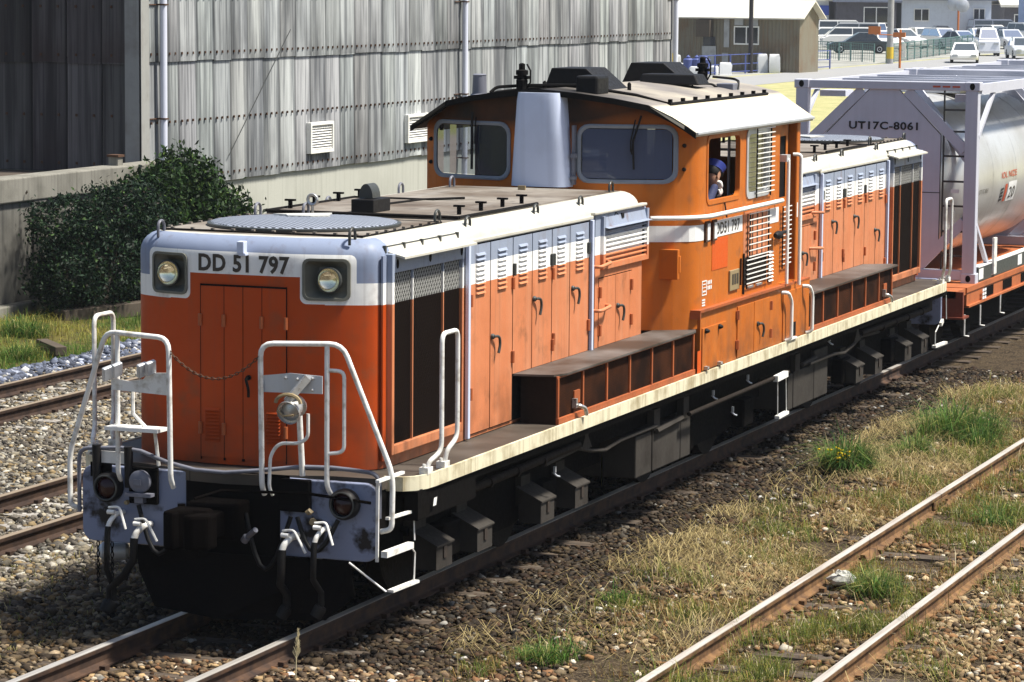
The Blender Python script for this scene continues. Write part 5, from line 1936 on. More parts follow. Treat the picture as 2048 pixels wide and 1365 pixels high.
tint_mat('stone', 0.85, 0.25)
tint_mat('grass_blade', 0.7, 0.2, 0.35, 0.1)
tint_mat('leaf', 0.6, 0.18, 0.2, 0.1)
PHI = (1 + 5 ** .5) / 2
ICO = np.array([(-1, PHI, 0), (1, PHI, 0), (-1, -PHI, 0), (1, -PHI, 0), (0, -1, PHI), (0, 1, PHI), (0, -1, -PHI), (0, 1, -PHI), (PHI, 0, -1), (PHI, 0, 1), (-PHI, 0, -1), (-PHI, 0, 1)]) / 1.9
ICF = np.array([(0, 11, 5), (0, 5, 1), (0, 1, 7), (0, 7, 10), (0, 10, 11), (1, 5, 9), (5, 11, 4), (11, 10, 2), (10, 7, 6), (7, 1, 8), (3, 9, 4), (3, 4, 2), (3, 2, 6), (3, 6, 8), (3, 8, 9), (4, 9, 5), (2, 4, 11), (6, 2, 10), (8, 6, 7), (9, 8, 1)])
Mc = np.array([R_, U_, F_])


def in_view(P, mu=160, mv=160):
    q = (P - np.array(CAM)) @ Mc.T
    u = 1024 + 6301.75 * q[:, 0] / q[:, 2]
    v = 682.5 - 6301.75 * q[:, 1] / q[:, 2]
    return (u > -mu) & (u < 2048 + mu) & (v > -mv) & (v < 1365 + mv)


def stones(P, size, tint):
    n = len(P)
    B_ = ICO[None] * (1 + nr.normal(0, .25, (n, 12, 1)))
    B_ = B_ * np.stack([nr.uniform(.75, 1.35, n), nr.uniform(.65, 1.1, n), nr.uniform(.45, .8, n)], 1)[:, None]
    a = nr.uniform(0, 2 * np.pi, n)
    b = nr.normal(0, .35, n)
    ca, sa, cb, sb = np.cos(a), np.sin(a), np.cos(b), np.sin(b)
    x, y, z = B_[..., 0], B_[..., 1], B_[..., 2]
    y, z = y * cb[:, None] - z * sb[:, None], y * sb[:, None] + z * cb[:, None]
    x, y = x * ca[:, None] - y * sa[:, None], x * sa[:, None] + y * ca[:, None]
    co = np.stack([x, y, z], -1) * (size[:, None, None] * .5) + P[:, None]
    tr = (ICF[None] + (np.arange(n) * 12)[:, None, None]).reshape(-1, 3)
    return co.reshape(-1, 3), tr, np.repeat(tint, 12, 0)


def scatter(x0, x1, y0, y1, step, jit=.5):
    xs, ys = np.arange(x0, x1, step), np.arange(y0, y1, step)
    X, Y_ = np.meshgrid(xs, ys)
    X = X.ravel() + nr.uniform(-jit, jit, X.size) * step
    Y_ = Y_.ravel() + nr.uniform(-jit, jit, Y_.size) * step
    P = np.stack([X, Y_, gz(X, Y_)], 1)
    return P[in_view(P)]


def fbm(P, s, seed=0.0):
    return np.array([mnoise.fractal(Vector((p[0] * s + seed, p[1] * s - seed, seed)), .9, 2.0, 4) for p in P])


TRK = {'loco': 0.0, 'right': 4.0, 'left': -4.06, 'far': -8.157}


def off_rail(P, g=.07):
    ok = np.ones(len(P), bool)
    for x in TRK.values():
        for s in (-.5665, .5665):
            ok &= np.abs(P[:, 0] - x - s) > g
    return ok


def off_sleeper(P, keep=.22):
    on = np.zeros(len(P), bool)
    for x in TRK.values():
        on |= np.abs(P[:, 0] - x) < 1.04
    ph = np.abs((P[:, 1] + 5 + .31) % .62 - .31)
    return ~(on & (ph < .085)) | (nr.random(len(P)) < keep)


def pal(n, cols, w, var=.25):
    c = np.array(cols)[nr.choice(len(cols), n, p=np.array(w) / sum(w))]
    return np.clip(c * (1 + nr.normal(0, var, (n, 1))), .004, .8)


# light beige ballast to the left, brown ballast under and before the loco, dark brown to its right
P = scatter(-9.2, -.65, -4, 21, .047)
P = P[off_rail(P) & off_sleeper(P, .35)]
sz = nr.gamma(6, .0085, len(P)).clip(.018, .105)
ti = pal(len(P), [(.28, .245, .18), (.16, .14, .115), (.36, .34, .29), (.085, .072, .058), (.24, .175, .09), (.56, .53, .46)], [5, 6, 3, 6, 4, .8], .35)
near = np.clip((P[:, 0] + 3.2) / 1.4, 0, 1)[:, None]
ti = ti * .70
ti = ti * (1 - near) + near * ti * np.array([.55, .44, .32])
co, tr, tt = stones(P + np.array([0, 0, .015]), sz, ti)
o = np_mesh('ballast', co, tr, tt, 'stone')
o['kind'] = 'stuff'
P = scatter(-.65, 2.6, -5, 19, .045)
P = P[off_rail(P) & off_sleeper(P, .15)]
keep = (nr.random(len(P)) < np.where(P[:, 0] > 1.9, .75, 1.0))
P = P[keep]
sz = nr.gamma(6, .0078, len(P)).clip(.016, .095)
ti = pal(len(P), [(.105, .070, .038), (.045, .030, .018), (.17, .115, .058), (.08, .040, .018), (.24, .20, .15), (.50, .47, .42)], [6, 7, 3, 4, 1.2, .5], .4)
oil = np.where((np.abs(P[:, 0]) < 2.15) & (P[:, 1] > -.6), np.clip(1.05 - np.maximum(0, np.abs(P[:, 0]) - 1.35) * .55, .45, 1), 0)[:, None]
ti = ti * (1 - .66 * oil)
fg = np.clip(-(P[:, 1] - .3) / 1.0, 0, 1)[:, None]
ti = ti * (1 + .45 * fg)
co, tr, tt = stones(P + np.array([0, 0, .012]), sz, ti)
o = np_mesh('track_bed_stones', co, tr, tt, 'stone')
o['kind'] = 'stuff'
P = scatter(2.6, 7.2, -5, 16, .05)
P = P[off_rail(P) & off_sleeper(P, .35)]
gr_ = fbm(P, .9, 3.3)
dens = np.where(P[:, 0] > 4.75, .95, np.where(P[:, 0] > 3.4, .55, .5)) * (gr_ > -.18)
P = P[nr.random(len(P)) < dens]
sz = nr.gamma(9, .0064, len(P)).clip(.022, .095)
ti = pal(len(P), [(.20, .135, .068), (.085, .056, .030), (.27, .20, .115), (.14, .072, .030), (.48, .43, .34)], [5, 5, 3, 4, .8], .35)
co, tr, tt = stones(P + np.array([0, 0, .012]), sz, ti)
o = np_mesh('siding_stones', co, tr, tt, 'stone')
o['kind'] = 'stuff'
# heap of dark grey new ballast along the far track
P = scatter(-9.75, -8.85, 6, 24, .05)
sz = nr.gamma(9, .0085, len(P)).clip(.04, .13)
ti = pal(len(P), [(.10, .115, .16), (.055, .062, .085), (.22, .24, .30), (.42, .42, .42)], [6, 6, 3, 1])
P = P[(lambda q: q)(np.ones(len(P), bool))]
co, tr, tt = stones(P + np.array([0, 0, .02]), sz, ti)
o = np_mesh('dark_gravel', co, tr, tt, 'stone')
o['kind'] = 'stuff'


# ------------------------------------------------------------------ grass
def blades(P, h, w, tint, lean=.5, bend=.6, az=None):
    n = len(P)
    a = nr.uniform(0, 2 * np.pi, n) if az is None else az
    l_ = np.abs(nr.normal(lean, .28, n))
    d = np.stack([np.cos(a), np.sin(a), np.zeros(n)], 1)
    s = np.stack([-np.sin(a), np.cos(a), np.zeros(n)], 1)
    up = np.array([0, 0, 1.0])
    c1 = P + d * (h * .30 * l_)[:, None] + up * (h * .5)[:, None]
    c2 = P + d * (h * .62 * l_ * (1 + bend))[:, None] + up * (h * np.clip(1 - .35 * l_ * (1 + bend), .12, 1))[:, None]
    W = (w * .5)[:, None]
    co = np.stack([P - s * W, P + s * W, c1 - s * W * .8, c1 + s * W * .8, c2], 1).reshape(-1, 3)
    f = np.array([(0, 1, 3), (0, 3, 2), (2, 3, 4)])
    tr = (f[None] + (np.arange(n) * 5)[:, None, None]).reshape(-1, 3)
    return co, tr, np.repeat(tint, 5, 0)


def grass_obj(name, P, hm, w, cols, wts, lean=.5, parent=None, hv=.35):
    n = len(P)
    h = np.clip(nr.normal(hm, hm * hv, n), .02, None) if np.isscalar(hm) else hm
    co, tr, tt = blades(P, h, np.full(n, w) * nr.uniform(.6, 1.3, n), pal(n, cols, wts, .22), lean)
    return np_mesh(name, co, tr, tt, 'grass_blade', parent)


DRY = [(.30, .20, .07), (.20, .125, .04), (.14, .105, .025), (.44, .34, .16), (.16, .075, .02), (.09, .105, .02)]
DW = [4, 4, 4, 1.3, 2.5, 2.5]
P = scatter(1.8, 5.3, -3.5, 21, .0175, .9)
f = fbm(P, 1.1, 1.7) + .35 * fbm(P, 4.0, 9.1)
edge = np.clip((P[:, 0] - 1.9 - .5 * fbm(P, .5, 5.5)) / .8, 0, 1)
tr_ = np.where(P[:, 0] > 4.65, .30, 1)
P = P[(nr.random(len(P)) < np.clip(.36 + 1.7 * f, .02, 1) * edge * tr_) & off_rail(P, .05)]
hh = np.clip(nr.gamma(4, .024, len(P)), .02, .28)
gp = fbm(P, 1.6, 21.0)[:, None] + .4 * fbm(P, 6.0, 33.0)[:, None]
tint_ = np.where(gp > .12, pal(len(P), [(.10, .13, .022), (.16, .17, .03), (.055, .085, .016), (.24, .22, .05)], [4, 4, 3, 2], .25), pal(len(P), DRY, DW, .28))
tint_ = np.where(nr.random((len(P), 1)) < .05, np.array([[.55, .47, .30]]), tint_)
hh = hh * np.clip(1 + 1.3 * gp[:, 0], .5, 2.2)
co, tr, tt = blades(P, hh, nr.uniform(.003, .0075, len(P)), tint_, .8)
o = np_mesh('dry_grass', co, tr, tt, 'grass_blade')
o['kind'] = 'stuff'
P = scatter(1.9, 6.5, -2.5, 18, .16, 1.0)
f = fbm(P, 1.3, 41.0)
P = P[(f > .0) & (nr.random(len(P)) < .55) & off_rail(P, .05)]
n = len(P)
co, tr, tt = blades(P, nr.uniform(.10, .30, n), nr.uniform(.003, .006, n), pal(n, [(.06, .035, .018), (.12, .085, .035), (.40, .33, .18), (.035, .05, .014)], [4, 3, 2, 2]), .35, .4)
o = np_mesh('weed_stems', co, tr, tt, 'grass_blade')
o['kind'] = 'stuff'
# matted straw streaks by the loco
P = np.concatenate([scatter(1.55, 3.2, .3, 17, .04, 1.0), scatter(4.7, 6.5, -2, 9, .09, 1.0)])
f = fbm(P, .8, 7.7)
P = P[(nr.random(len(P)) < np.where(f > .02, .8, .12)) & off_rail(P, .05)]
n = len(P)
co, tr, tt = blades(P + np.array([0, 0, .02]), nr.uniform(.08, .22, n), nr.uniform(.004, .007, n), pal(n, [(.42, .34, .17), (.34, .27, .12), (.24, .18, .08)], [2, 3, 3]), 2.2, .4)
o = np_mesh('straw', co, tr, tt, 'grass_blade')
o['kind'] = 'stuff'
# green and yellow grass by the wall on the left
P = scatter(-12.4, -9.55, 7, 30, .035, .9)
f = fbm(P, .9, 2.2)
P = P[nr.random(len(P)) < np.clip(.50 + f, .08, 1)]
n = len(P)
f = fbm(P, .7, 12.2)[:, None]
tg = np.where(f > -.05, pal(n, [(.07, .14, .02), (.05, .10, .015), (.12, .17, .03)], [3, 2, 2]), pal(n, [(.32, .28, .06), (.20, .20, .04), (.36, .30, .11)], [3, 3, 1]))
co, tr, tt = blades(P, np.clip(nr.gamma(4, .03, n), .03, .4), nr.uniform(.005, .011, n), tg, .6)
o = np_mesh('verge_grass', co, tr, tt, 'grass_blade')
o['kind'] = 'stuff'
P = scatter(-4.4, 3, 0, 16, .35, 1)
P = np.concatenate([P[P[:, 0] < -.9], scatter(-3.2, -1.3, -3, 3, .07, 1)])
P = P[nr.random(len(P)) < .4]
co, tr, tt = blades(P, nr.uniform(.05, .14, len(P)), nr.uniform(.004, .008, len(P)), pal(len(P), [(.22, .2, .06), (.30, .26, .12), (.10, .12, .03)], [3, 3, 2]), 1.2)
o = np_mesh('sparse_weeds', co, tr, tt, 'grass_blade')
o['kind'] = 'stuff'


def tuft(x, y, r, h, n, cols, wts, label, name='grass_tuft', cat='grass tuft', group='green grass tufts beside the siding', lean=.75, flowers=0):
    a, q = nr.uniform(0, 6.283, n), r * np.sqrt(nr.random(n)) * .8
    P = np.stack([x + q * np.cos(a), y + q * np.sin(a) * 1.3, np.zeros(n)], 1)
    P[:, 2] = gz(P[:, 0], P[:, 1])
    h *= .78
    n = int(n * .7)
    a, q, P = a[:n], q[:n], P[:n]
    cl = nr.integers(0, 14, n)
    off = nr.normal(0, r * .42, (14, 2))
    P[:, :2] = P[:, :2] * .45 + (np.array([x, y]) + off[cl]) * .55 + nr.normal(0, .02, (n, 2))
    P[:, 2] = gz(P[:, 0], P[:, 1])
    hh = h * np.clip(nr.normal(1, .35, n), .3, 1.9) * np.clip(nr.normal(1, .3, 14), .55, 1.5)[cl]
    az = np.arctan2(P[:, 1] - y, P[:, 0] - x) + nr.normal(0, 1.0, n)
    cc = pal(n, cols + [(.24, .25, .07), (.40, .34, .17)], list(wts) + [1.2, .6], .3)
    co, tr, tt = blades(P, hh, nr.uniform(.004, .010, n), cc, lean, .8, az)
    if flowers:
        k = flowers
        Q = np.stack([x + nr.normal(.02, .07, k), y + nr.normal(-.25, .1, k), np.full(k, gz(np.array([x]), np.array([y]))[0]) + nr.uniform(h * .55, h * .95, k)], 1)
        c2, t2, tt2 = stones(Q, np.full(k, .028), pal(k, [(.75, .55, .02)], [1], .1))
        tr = np.concatenate([tr, t2 + len(co)])
        co, tt = np.concatenate([co, c2]), np.concatenate([tt, tt2])
    co = co - np.array([x, y, 0])
    o = np_mesh(name, co, tr, tt, 'grass_blade')
    o.location = (x, y, 0)
    return tag(o, label, cat, group)


GRN = [(.058, .130, .022), (.09, .17, .03), (.034, .08, .018), (.17, .19, .05)]
tuft(2.02, 9.75, .42, .40, 2600, GRN, [4, 3, 3, 1], 'lush green grass tuft with small yellow flowers close to the locomotive side', flowers=26)
tuft(2.40, 11.1, .32, .28, 1200, GRN, [3, 4, 2, 2], 'small loose green tuft between the two big tufts beside the siding rail')
tuft(2.55, 12.6, .50, .42, 2800, GRN, [4, 3, 3, 1], 'wide green grass tuft without flowers against the siding rail')
tuft(2.95, 12.2, .30, .30, 900, GRN, [4, 3, 3, 1], 'low grass tuft leaning on the siding rail beside the wide green tuft')
tuft(3.98, 3.65, .26, .26, 1100, GRN + [(.2, .2, .05)], [3, 3, 3, 2, 3], 'dark green tuft growing between the two rails of the siding')
tuft(2.42, .05, .28, .22, 1000, GRN, [3, 4, 2, 2], 'bright green tuft among dry grass at the bottom of the photo')
tuft(2.15, 2.4, .16, .14, 420, GRN, [3, 3, 3, 2], 'tiny dark green tuft on the stones halfway to the siding')
tuft(4.15, 7.4, .25, .22, 700, GRN, [3, 3, 3, 2], 'green and yellow tuft between the siding rails near the rail joint')
tuft(-11.2, 16.3, .45, .30, 1500, GRN, [4, 3, 3, 1], 'green tuft on the grass strip in front of the concrete wall', group='green grass tufts by the concrete wall')
tuft(-10.4, 14.6, .40, .25, 1200, GRN, [4, 3, 3, 1], 'green tuft on the grass strip close to the dark gravel heap', group='green grass tufts by the concrete wall')
simple('paper_grey', (0.46, 0.45, 0.41), 0.9, amt=.4, streak=0)
# the pale plumed weed standing in front of the right-hand rail
wd = thing('plumed_weed', 'single pale feathery weed stalk standing beside the rail in front of the locomotive', 'weed', (.93, -1.05, -.15))
m = MB()
m.tube([(.93, -1.05, -.16), (.935, -1.05, .02), (.955, -1.05, .20)], .004, 5)
simple('plume', (0.55, 0.47, 0.28), 0.9, amt=0.1, streak=0)
m.build('stalk', 'plume', wd)
m = MB()
for k in range(70):
    zz = .0 + .22 * k / 70
    a = rng.uniform(0, 6.28)
    ln = .045 * (1.1 - k / 90)
    p = Vector((.935 + .02 * k / 70, -1.05, zz))
    m.obox(p, p + Vector((math.cos(a) * ln * .6, math.sin(a) * ln * .6, ln)), .003, .002)
m.build('plume', 'plume', wd)
m = MB()
loops = []
for k in range(7):
    th = math.pi * k / 6
    loops.append([(3.62 + (.012 + .10 * math.sin(th)) * math.cos(p) * rng.uniform(.7, 1.2), 3.86 + (.012 + .13 * math.sin(th)) * math.sin(p) * rng.uniform(.6, 1.2), -.075 - .06 * math.cos(th) * rng.uniform(.6, 1.4)) for p in [2 * math.pi * j / 11 for j in range(11)]])
m.loft(loops)
tag(m.build('paper_scrap', 'paper_grey'), 'crumpled white scrap of paper lying in the grass beside the siding rail', 'litter')
m = MB()
m.obox((-10.55, 15.55, -.03), (-9.95, 15.0, -.05), .16, .12)
simple('old_wood', (0.075, 0.058, 0.042), 0.9, amt=0.5)
tag(m.build('wooden_beam', 'old_wood', bevel=.01), 'short dark timber lying in the grass behind the far track', 'timber')
m = MB()
m.obox((-11.6, 17.9, .04), (-9.6, 24.5, .06), .22, .2)
tag(m.build('weathered_sleeper', 'old_wood', bevel=.01), 'long weathered timber lying along the foot of the bushes', 'timber')

# ------------------------------------------------------------------ tracks
t = NT('rail_steel')
x, y, z = t.xyz()
top_ = t.ramp(z, -.006, -.002)
rustc = t.mix(t.ramp(t.noise(7, 5), .35, .65), (0.025, 0.013, 0.009), (0.075, 0.038, 0.020))
shine = t.mix(t.ramp(t.noise(3, 4, sc=(8, .4, 1)), .3, .7), (0.66, 0.63, 0.58), (0.42, 0.38, 0.34))
c = t.mix(top_, rustc, shine)
t.out(c, t.math('SUBTRACT', 0.85, t.math('MULTIPLY', top_, 0.45)), t.math('MULTIPLY', top_, 0.5), 0.4)
t = NT('rail_rusty')
x, y, z = t.xyz()
top_ = t.ramp(z, -.006, -.002)
rustc = t.mix(t.ramp(t.noise(7, 5), .35, .65), (0.020, 0.011, 0.008), (0.05, 0.028, 0.018))
c = t.mix(top_, rustc, (0.21, 0.165, 0.12))
t.out(c, 0.8, 0, 0.3)
t = NT('rail_ochre')
x, y, z = t.xyz()
top_ = t.ramp(z, -.006, -.002)
rustc = t.mix(t.ramp(t.noise(7, 5), .35, .65), (0.075, 0.036, 0.014), (0.20, 0.105, 0.040))
shine = t.mix(t.ramp(t.noise(3, 4, sc=(8, .4, 1)), .3, .7), (0.66, 0.62, 0.56), (0.42, 0.37, 0.31))
c = t.mix(top_, rustc, shine)
t.out(c, t.math('SUBTRACT', 0.85, t.math('MULTIPLY', top_, 0.42)), t.math('MULTIPLY', top_, 0.35), 0.4)
t = NT('sleeper_wood')
c = t.mix(t.ramp(t.noise(3, 6, sc=(1.5, 14, 6)), .35, .68), (0.035, 0.026, 0.020), (0.13, 0.10, 0.075))
t.out(c, 0.9, 0, 0.2)
t = NT('sleeper_pale')
c = t.mix(t.ramp(t.noise(3, 6, sc=(1.5, 14, 6)), .35, .68), (0.16, 0.14, 0.12), (0.42, 0.40, 0.37))
t.out(c, 0.9, 0, 0.2)
RP = [(-.032, 0), (-.0325, -.02), (-.03, -.035), (-.009, -.045), (-.008, -.115), (-.02, -.128), (-.061, -.138), (-.061, -.15), (.061, -.15), (.061, -.138), (.02, -.128), (.008, -.115), (.009, -.045), (.03, -.035), (.0325, -.02), (.032, 0), (.024, .0015), (-.024, .0015)]
TL = {'loco': ('railway track with bright railheads carrying the locomotive', 'rail_steel', 'sleeper_wood'), 'right': ('grassy siding track with ochre rails, nothing standing on it', 'rail_ochre', 'sleeper_wood'),
      'left': ('rusty track next to the locomotive on its far side', 'rail_rusty', 'sleeper_pale'), 'far': ('rusty track along the dark gravel heap by the grass strip', 'rail_rusty', 'sleeper_pale')}
for key, (lab, rm_, sm_) in TL.items():
    x = TRK[key]
    tr_ = thing('railway_track', lab, 'railway track', (x, 10, -.15), 'parallel railway tracks')
    for s in (-.5665, .5665):
        m = MB()
        y0, y1 = -9.0, 140.0
        if key == 'right' and s < 0:
            m.prism([(x + s + a, b) for a, b in RP], 'y', y0, 8.02)
            m.prism([(x + s + a, b) for a, b in RP], 'y', 8.035, y1)
        else:
            m.prism([(x + s + a, b) for a, b in RP], 'y', y0, y1)
        rl = m.build('rail', rm_, tr_, smooth=30)
        if key == 'right' and s < 0:
            m = MB()
            m.box(x + s + .02, x + s + .034, 7.75, 8.3, -.11, -.045)
            for k in range(4):
                m.cyl((x + s + .03, 7.83 + k * .13, -.078), (x + s + .055, 7.83 + k * .13, -.078), .015, 6)
            m.box(x + s + .03, x + s + .10, 5.05, 5.45, -.145, -.085, top=(0, -.03, 0, 0))
            m.build('fishplate', rm_, rl)
    first = None
    for k in range(58):
        yy = -5 + k * .62 + rng.uniform(-.03, .03)
        if first is None:
            m = MB()
            m.mat(0).box(-1.05, 1.05, -.10, .10, -.30, -.148)
            m.mat(1)
            for s in (-.5665, .5665):
                m.box(s - .105, s - .058, -.035, .035, -.149, -.112)
                m.box(s + .058, s + .105, -.035, .035, -.149, -.112)
            first = m.build('sleeper', [sm_, rm_], None)
            first.location = (x, yy, 0)
            attach(first, tr_)
        else:
            c_ = first.copy()
            COL.objects.link(c_)
            c_.parent = tr_
            c_.location = (0, yy - 10, .15 - .012 * rng.random())
            c_.rotation_euler = (0, 0, rng.uniform(-.015, .015))

# ------------------------------------------------------------------ warehouse of corrugated sheets
def sheet_mat(name, base, dark, stain):
    t = NT(name)
    x, y, z = t.xyz()
    a = t.n('Attribute', {'attribute_name': 'tint'})
    h = t.math('ADD', x, y)
    st = t.noise(1.0, 6, sc=(5.5, 5.5, .28))
    st2 = t.noise(1.0, 5, sc=(24, 24, .5))
    c = t.mix(t.ramp(st, .43, .63, 0, .85), base, dark)
    c = t.mix(t.ramp(st2, .48, .66, 0, .6), c, dark)
    row = t.math('FRACT', t.math('DIVIDE', t.math('SUBTRACT', z, 1.49), 1.996))
    low_ = t.math('MULTIPLY', t.ramp(row, .50, .0), t.ramp(t.noise(1.0, 4, sc=(1.5, 1.5, .8)), .35, .65))
    c = t.mix(t.math('MULTIPLY', low_, .8), c, stain)
    c = t.mix(1.0, c, a.outputs[0], 'MULTIPLY')
    return t.out(c, 0.85, 0, 0.25)


sheet_mat('slate_sheet', (0.44, 0.455, 0.46), (0.095, 0.103, 0.113), (0.070, 0.071, 0.074))
sheet_mat('slate_gable', (0.135, 0.125, 0.120), (0.040, 0.036, 0.037), (0.055, 0.034, 0.030))  # gable copy: dirtier sheets, with the shade of this face darkened into the colour
simple('base_plaster', (0.42, 0.42, 0.37), 0.9, amt=0.45, dirt=(0.25, 0.25, 0.21), scale=.7, streak=.45)
simple('pvc_pipe', (0.62, 0.64, 0.74), 0.4, amt=0.1, streak=.08, dirt=(.3, .3, .3))
simple('flashing', (0.30, 0.30, 0.28), 0.6, amt=0.4, dirt=(.10, .07, .05))
wh = thing('warehouse', 'long grey corrugated warehouse with louvred vents and white downpipes behind the tracks', 'building', (-20, 36, 0))


def cladding(name, p0, d, n_, length, mat, sheet=.63, zs=(1.49, 3.486, 5.482, 7.5)):
    """rows of overlapping corrugated sheets from p0 along d, facing n_"""
    co, tris, tint = [], [], []
    wave = .063
    per = int(round(sheet / wave))
    d, n_ = np.array(d, float), np.array(n_, float)
    ns = int(length / sheet) + 1
    for r in range(len(zs) - 1):
        for k in range(ns):
            cols = per * 2 + 1
            l_ = np.arange(cols) * wave / 2 + k * sheet
            l_ = l_[l_ <= length + 1e-6]
            if len(l_) < 2:
                continue
            off = .014 * np.where(np.arange(len(l_)) % 2 == 0, 1.0, -1.0) + nr.uniform(0, .006)
            lo, hi = zs[r] + nr.uniform(-.012, .012), zs[r + 1] + .1
            base = len(co)
            q = nr.uniform(.80, 1.12) * np.array([1, 1, 1]) * nr.uniform(.98, 1.02, 3)
            gl, gr2 = nr.uniform(.55, 1.0), nr.uniform(.85, 1.15)
            for j in range(len(l_)):
                b = np.array(p0) + d * l_[j]
                co.append([*(b + n_ * (off[j] + .030))[:2], lo])
                co.append([*(b + n_ * (off[j] + .004))[:2], hi])
                e_ = .22 if j in (0, 1) else 1.0
                qq = q * (gl + (gr2 - gl) * j / (len(l_) - 1)) * e_
                tint += [qq, qq]
            for j in range(len(l_) - 1):
                tris += [(base + 2 * j, base + 2 * j + 2, base + 2 * j + 3), (base + 2 * j, base + 2 * j + 3, base + 2 * j + 1)]
    return np_mesh(name, np.array(co), np.array(tris), np.array(tint), mat, wh)


cladding('side_cladding', (-13.0, 23.0, 0), (0, 1, 0), (1, 0, 0), 26.6, 'slate_sheet')
cladding('gable_cladding', (-13.0, 23.0, 0), (-1, 0, 0), (0, -1, 0), 15.0, 'slate_gable', zs=(1.76, 3.47, 5.18, 7.4))
m = MB()
m.box(-28, -13.06, 23.06, 49.6, 0, 7.6)
m.build('wall', 'base_plaster', wh)
m = MB()
m.box(-28, -13.02, 23.04, 49.62, -.1, 1.50)
m.build('plinth', 'base_plaster', wh)
m = MB()
m.prism([(-28.5, 7.3), (-12.6, 7.3), (-20.5, 10.0)], 'y', 22.7, 49.9)
m.build('roof', 'asphalt', wh)
m = MB()
m.box(-13.22, -12.94, 22.93, 22.965, 1.5, 7.4)
m.box(-12.965, -12.93, 22.93, 23.20, 1.5, 7.4)
m.build('corner_flashing', 'flashing', wh)
m = MB()
for z0 in (1.49, 3.486):
    for dz in (.14, 1.05):
        for k in range(42):
            for j in range(3):
                yy = 23.0 + k * .63 + .12 + j * .195
                m.box(-12.97, -12.945, yy - .013, yy + .013, z0 + dz - .028, z0 + dz + .012)
for z0 in (1.76, 3.47):
    for dz in (.14, .9):
        for k in range(23):
            for j in range(2):
                xx = -13.0 - k * .63 - .16 - j * .31
                m.box(xx - .015, xx + .015, 22.945, 22.97, z0 + dz - .03, z0 + dz + .012)
m.build('cladding_bolts', 'rust', wh)
for yy in (23.55, 36.3, 49.5):
    m = MB()
    m.cyl((-12.86, yy, .4), (-12.86, yy, 7.3), .058, 12)
    dp = m.build('downpipe', 'pvc_pipe', wh, smooth=50)
    m = MB()
    for zz in (1.35, 2.60, 4.40):
        m.box(-13.0, -12.80, yy - .065, yy + .065, zz - .012, zz + .012)
        m.box(-12.98, -12.95, yy - .30, yy, zz - .008, zz + .008)
    m.build('pipe_clip', 'rust', dp)
for y0, y1, z0, z1 in ((29.16, 30.14, 1.77, 2.31), (33.52, 34.66, 1.76, 2.29)):
    m = MB()
    for a, b, c_, d in ((y0, y0 + .05, z0, z1), (y1 - .05, y1, z0, z1), (y0 + .05, y1 - .05, z0, z0 + .06), (y0 + .05, y1 - .05, z1 - .05, z1)):
        m.box(-13.02, -12.88, a, b, c_, d)
    wv = m.build('louvred_vent', 'white_paint', wh)
    m = MB()
    for k in range(9):
        zz = z0 + .07 + k * (z1 - z0 - .13) / 9
        m.add([(-12.90, y0 + .05, zz), (-12.90, y1 - .05, zz), (-12.955, y1 - .05, zz + .045), (-12.955, y0 + .05, zz + .045)], [(0, 1, 2, 3)])
    m.build('vent_slats', 'white_paint', wv)
    m = MB()
    m.box(-12.965, -12.958, y0 + .05, y1 - .05, z0 + .06, z1 - .05)
    m.build('vent_dark', 'rust', wv)
m = MB()
m.tube([(-12.92, 26.0, 1.9), (-12.92, 28.4, 3.95)], .008, 5)
m.build('stay_wire', 'dark_bezel', wh)

# ------------------------------------------------------------------ concrete wall and bushes
cw = thing('concrete_wall', 'old stained concrete wall with a pale coping beside the grass strip', 'wall', (-12.6, 10, 0))
m = MB()
m.box(-12.75, -12.5, -6, 22.9, -.1, 1.62)
for yy in (4.0, 8.0, 12.0, 15.2, 18.9, 21.8):
    m.box(-12.5, -12.46, yy - .18, yy + .18, -.1, 1.62)
m.build('wall_face', 'concrete', cw)
simple('coping_concrete', (0.21, 0.20, 0.17), 0.9, amt=0.8, dirt=(0.085, 0.08, 0.065), scale=2, streak=.75)
m = MB()
m.box(-12.85, -12.44, -6, 22.95, 1.62, 1.97)
m.build('coping', 'coping_concrete', cw, bevel=.02)
m = MB()
m.box(-12.75, -12.30, -6, 22.9, -.12, .18)
m.build('footing', 'coping_concrete', cw, bevel=.02)
mb = thing('marker_post', 'small white capped concrete marker on top of the concrete wall', 'marker', (-12.65, 21.55, 1.97))
m = MB()
m.box(-12.73, -12.57, 21.47, 21.63, 1.97, 2.10)
m.build('block', 'coping_concrete', mb)
m = MB()
m.box(-12.75, -12.55, 21.45, 21.65, 2.10, 2.135)
m.build('lid', 'rust', mb)
simple('bark', (0.055, 0.042, 0.032), 0.9, amt=0.4)


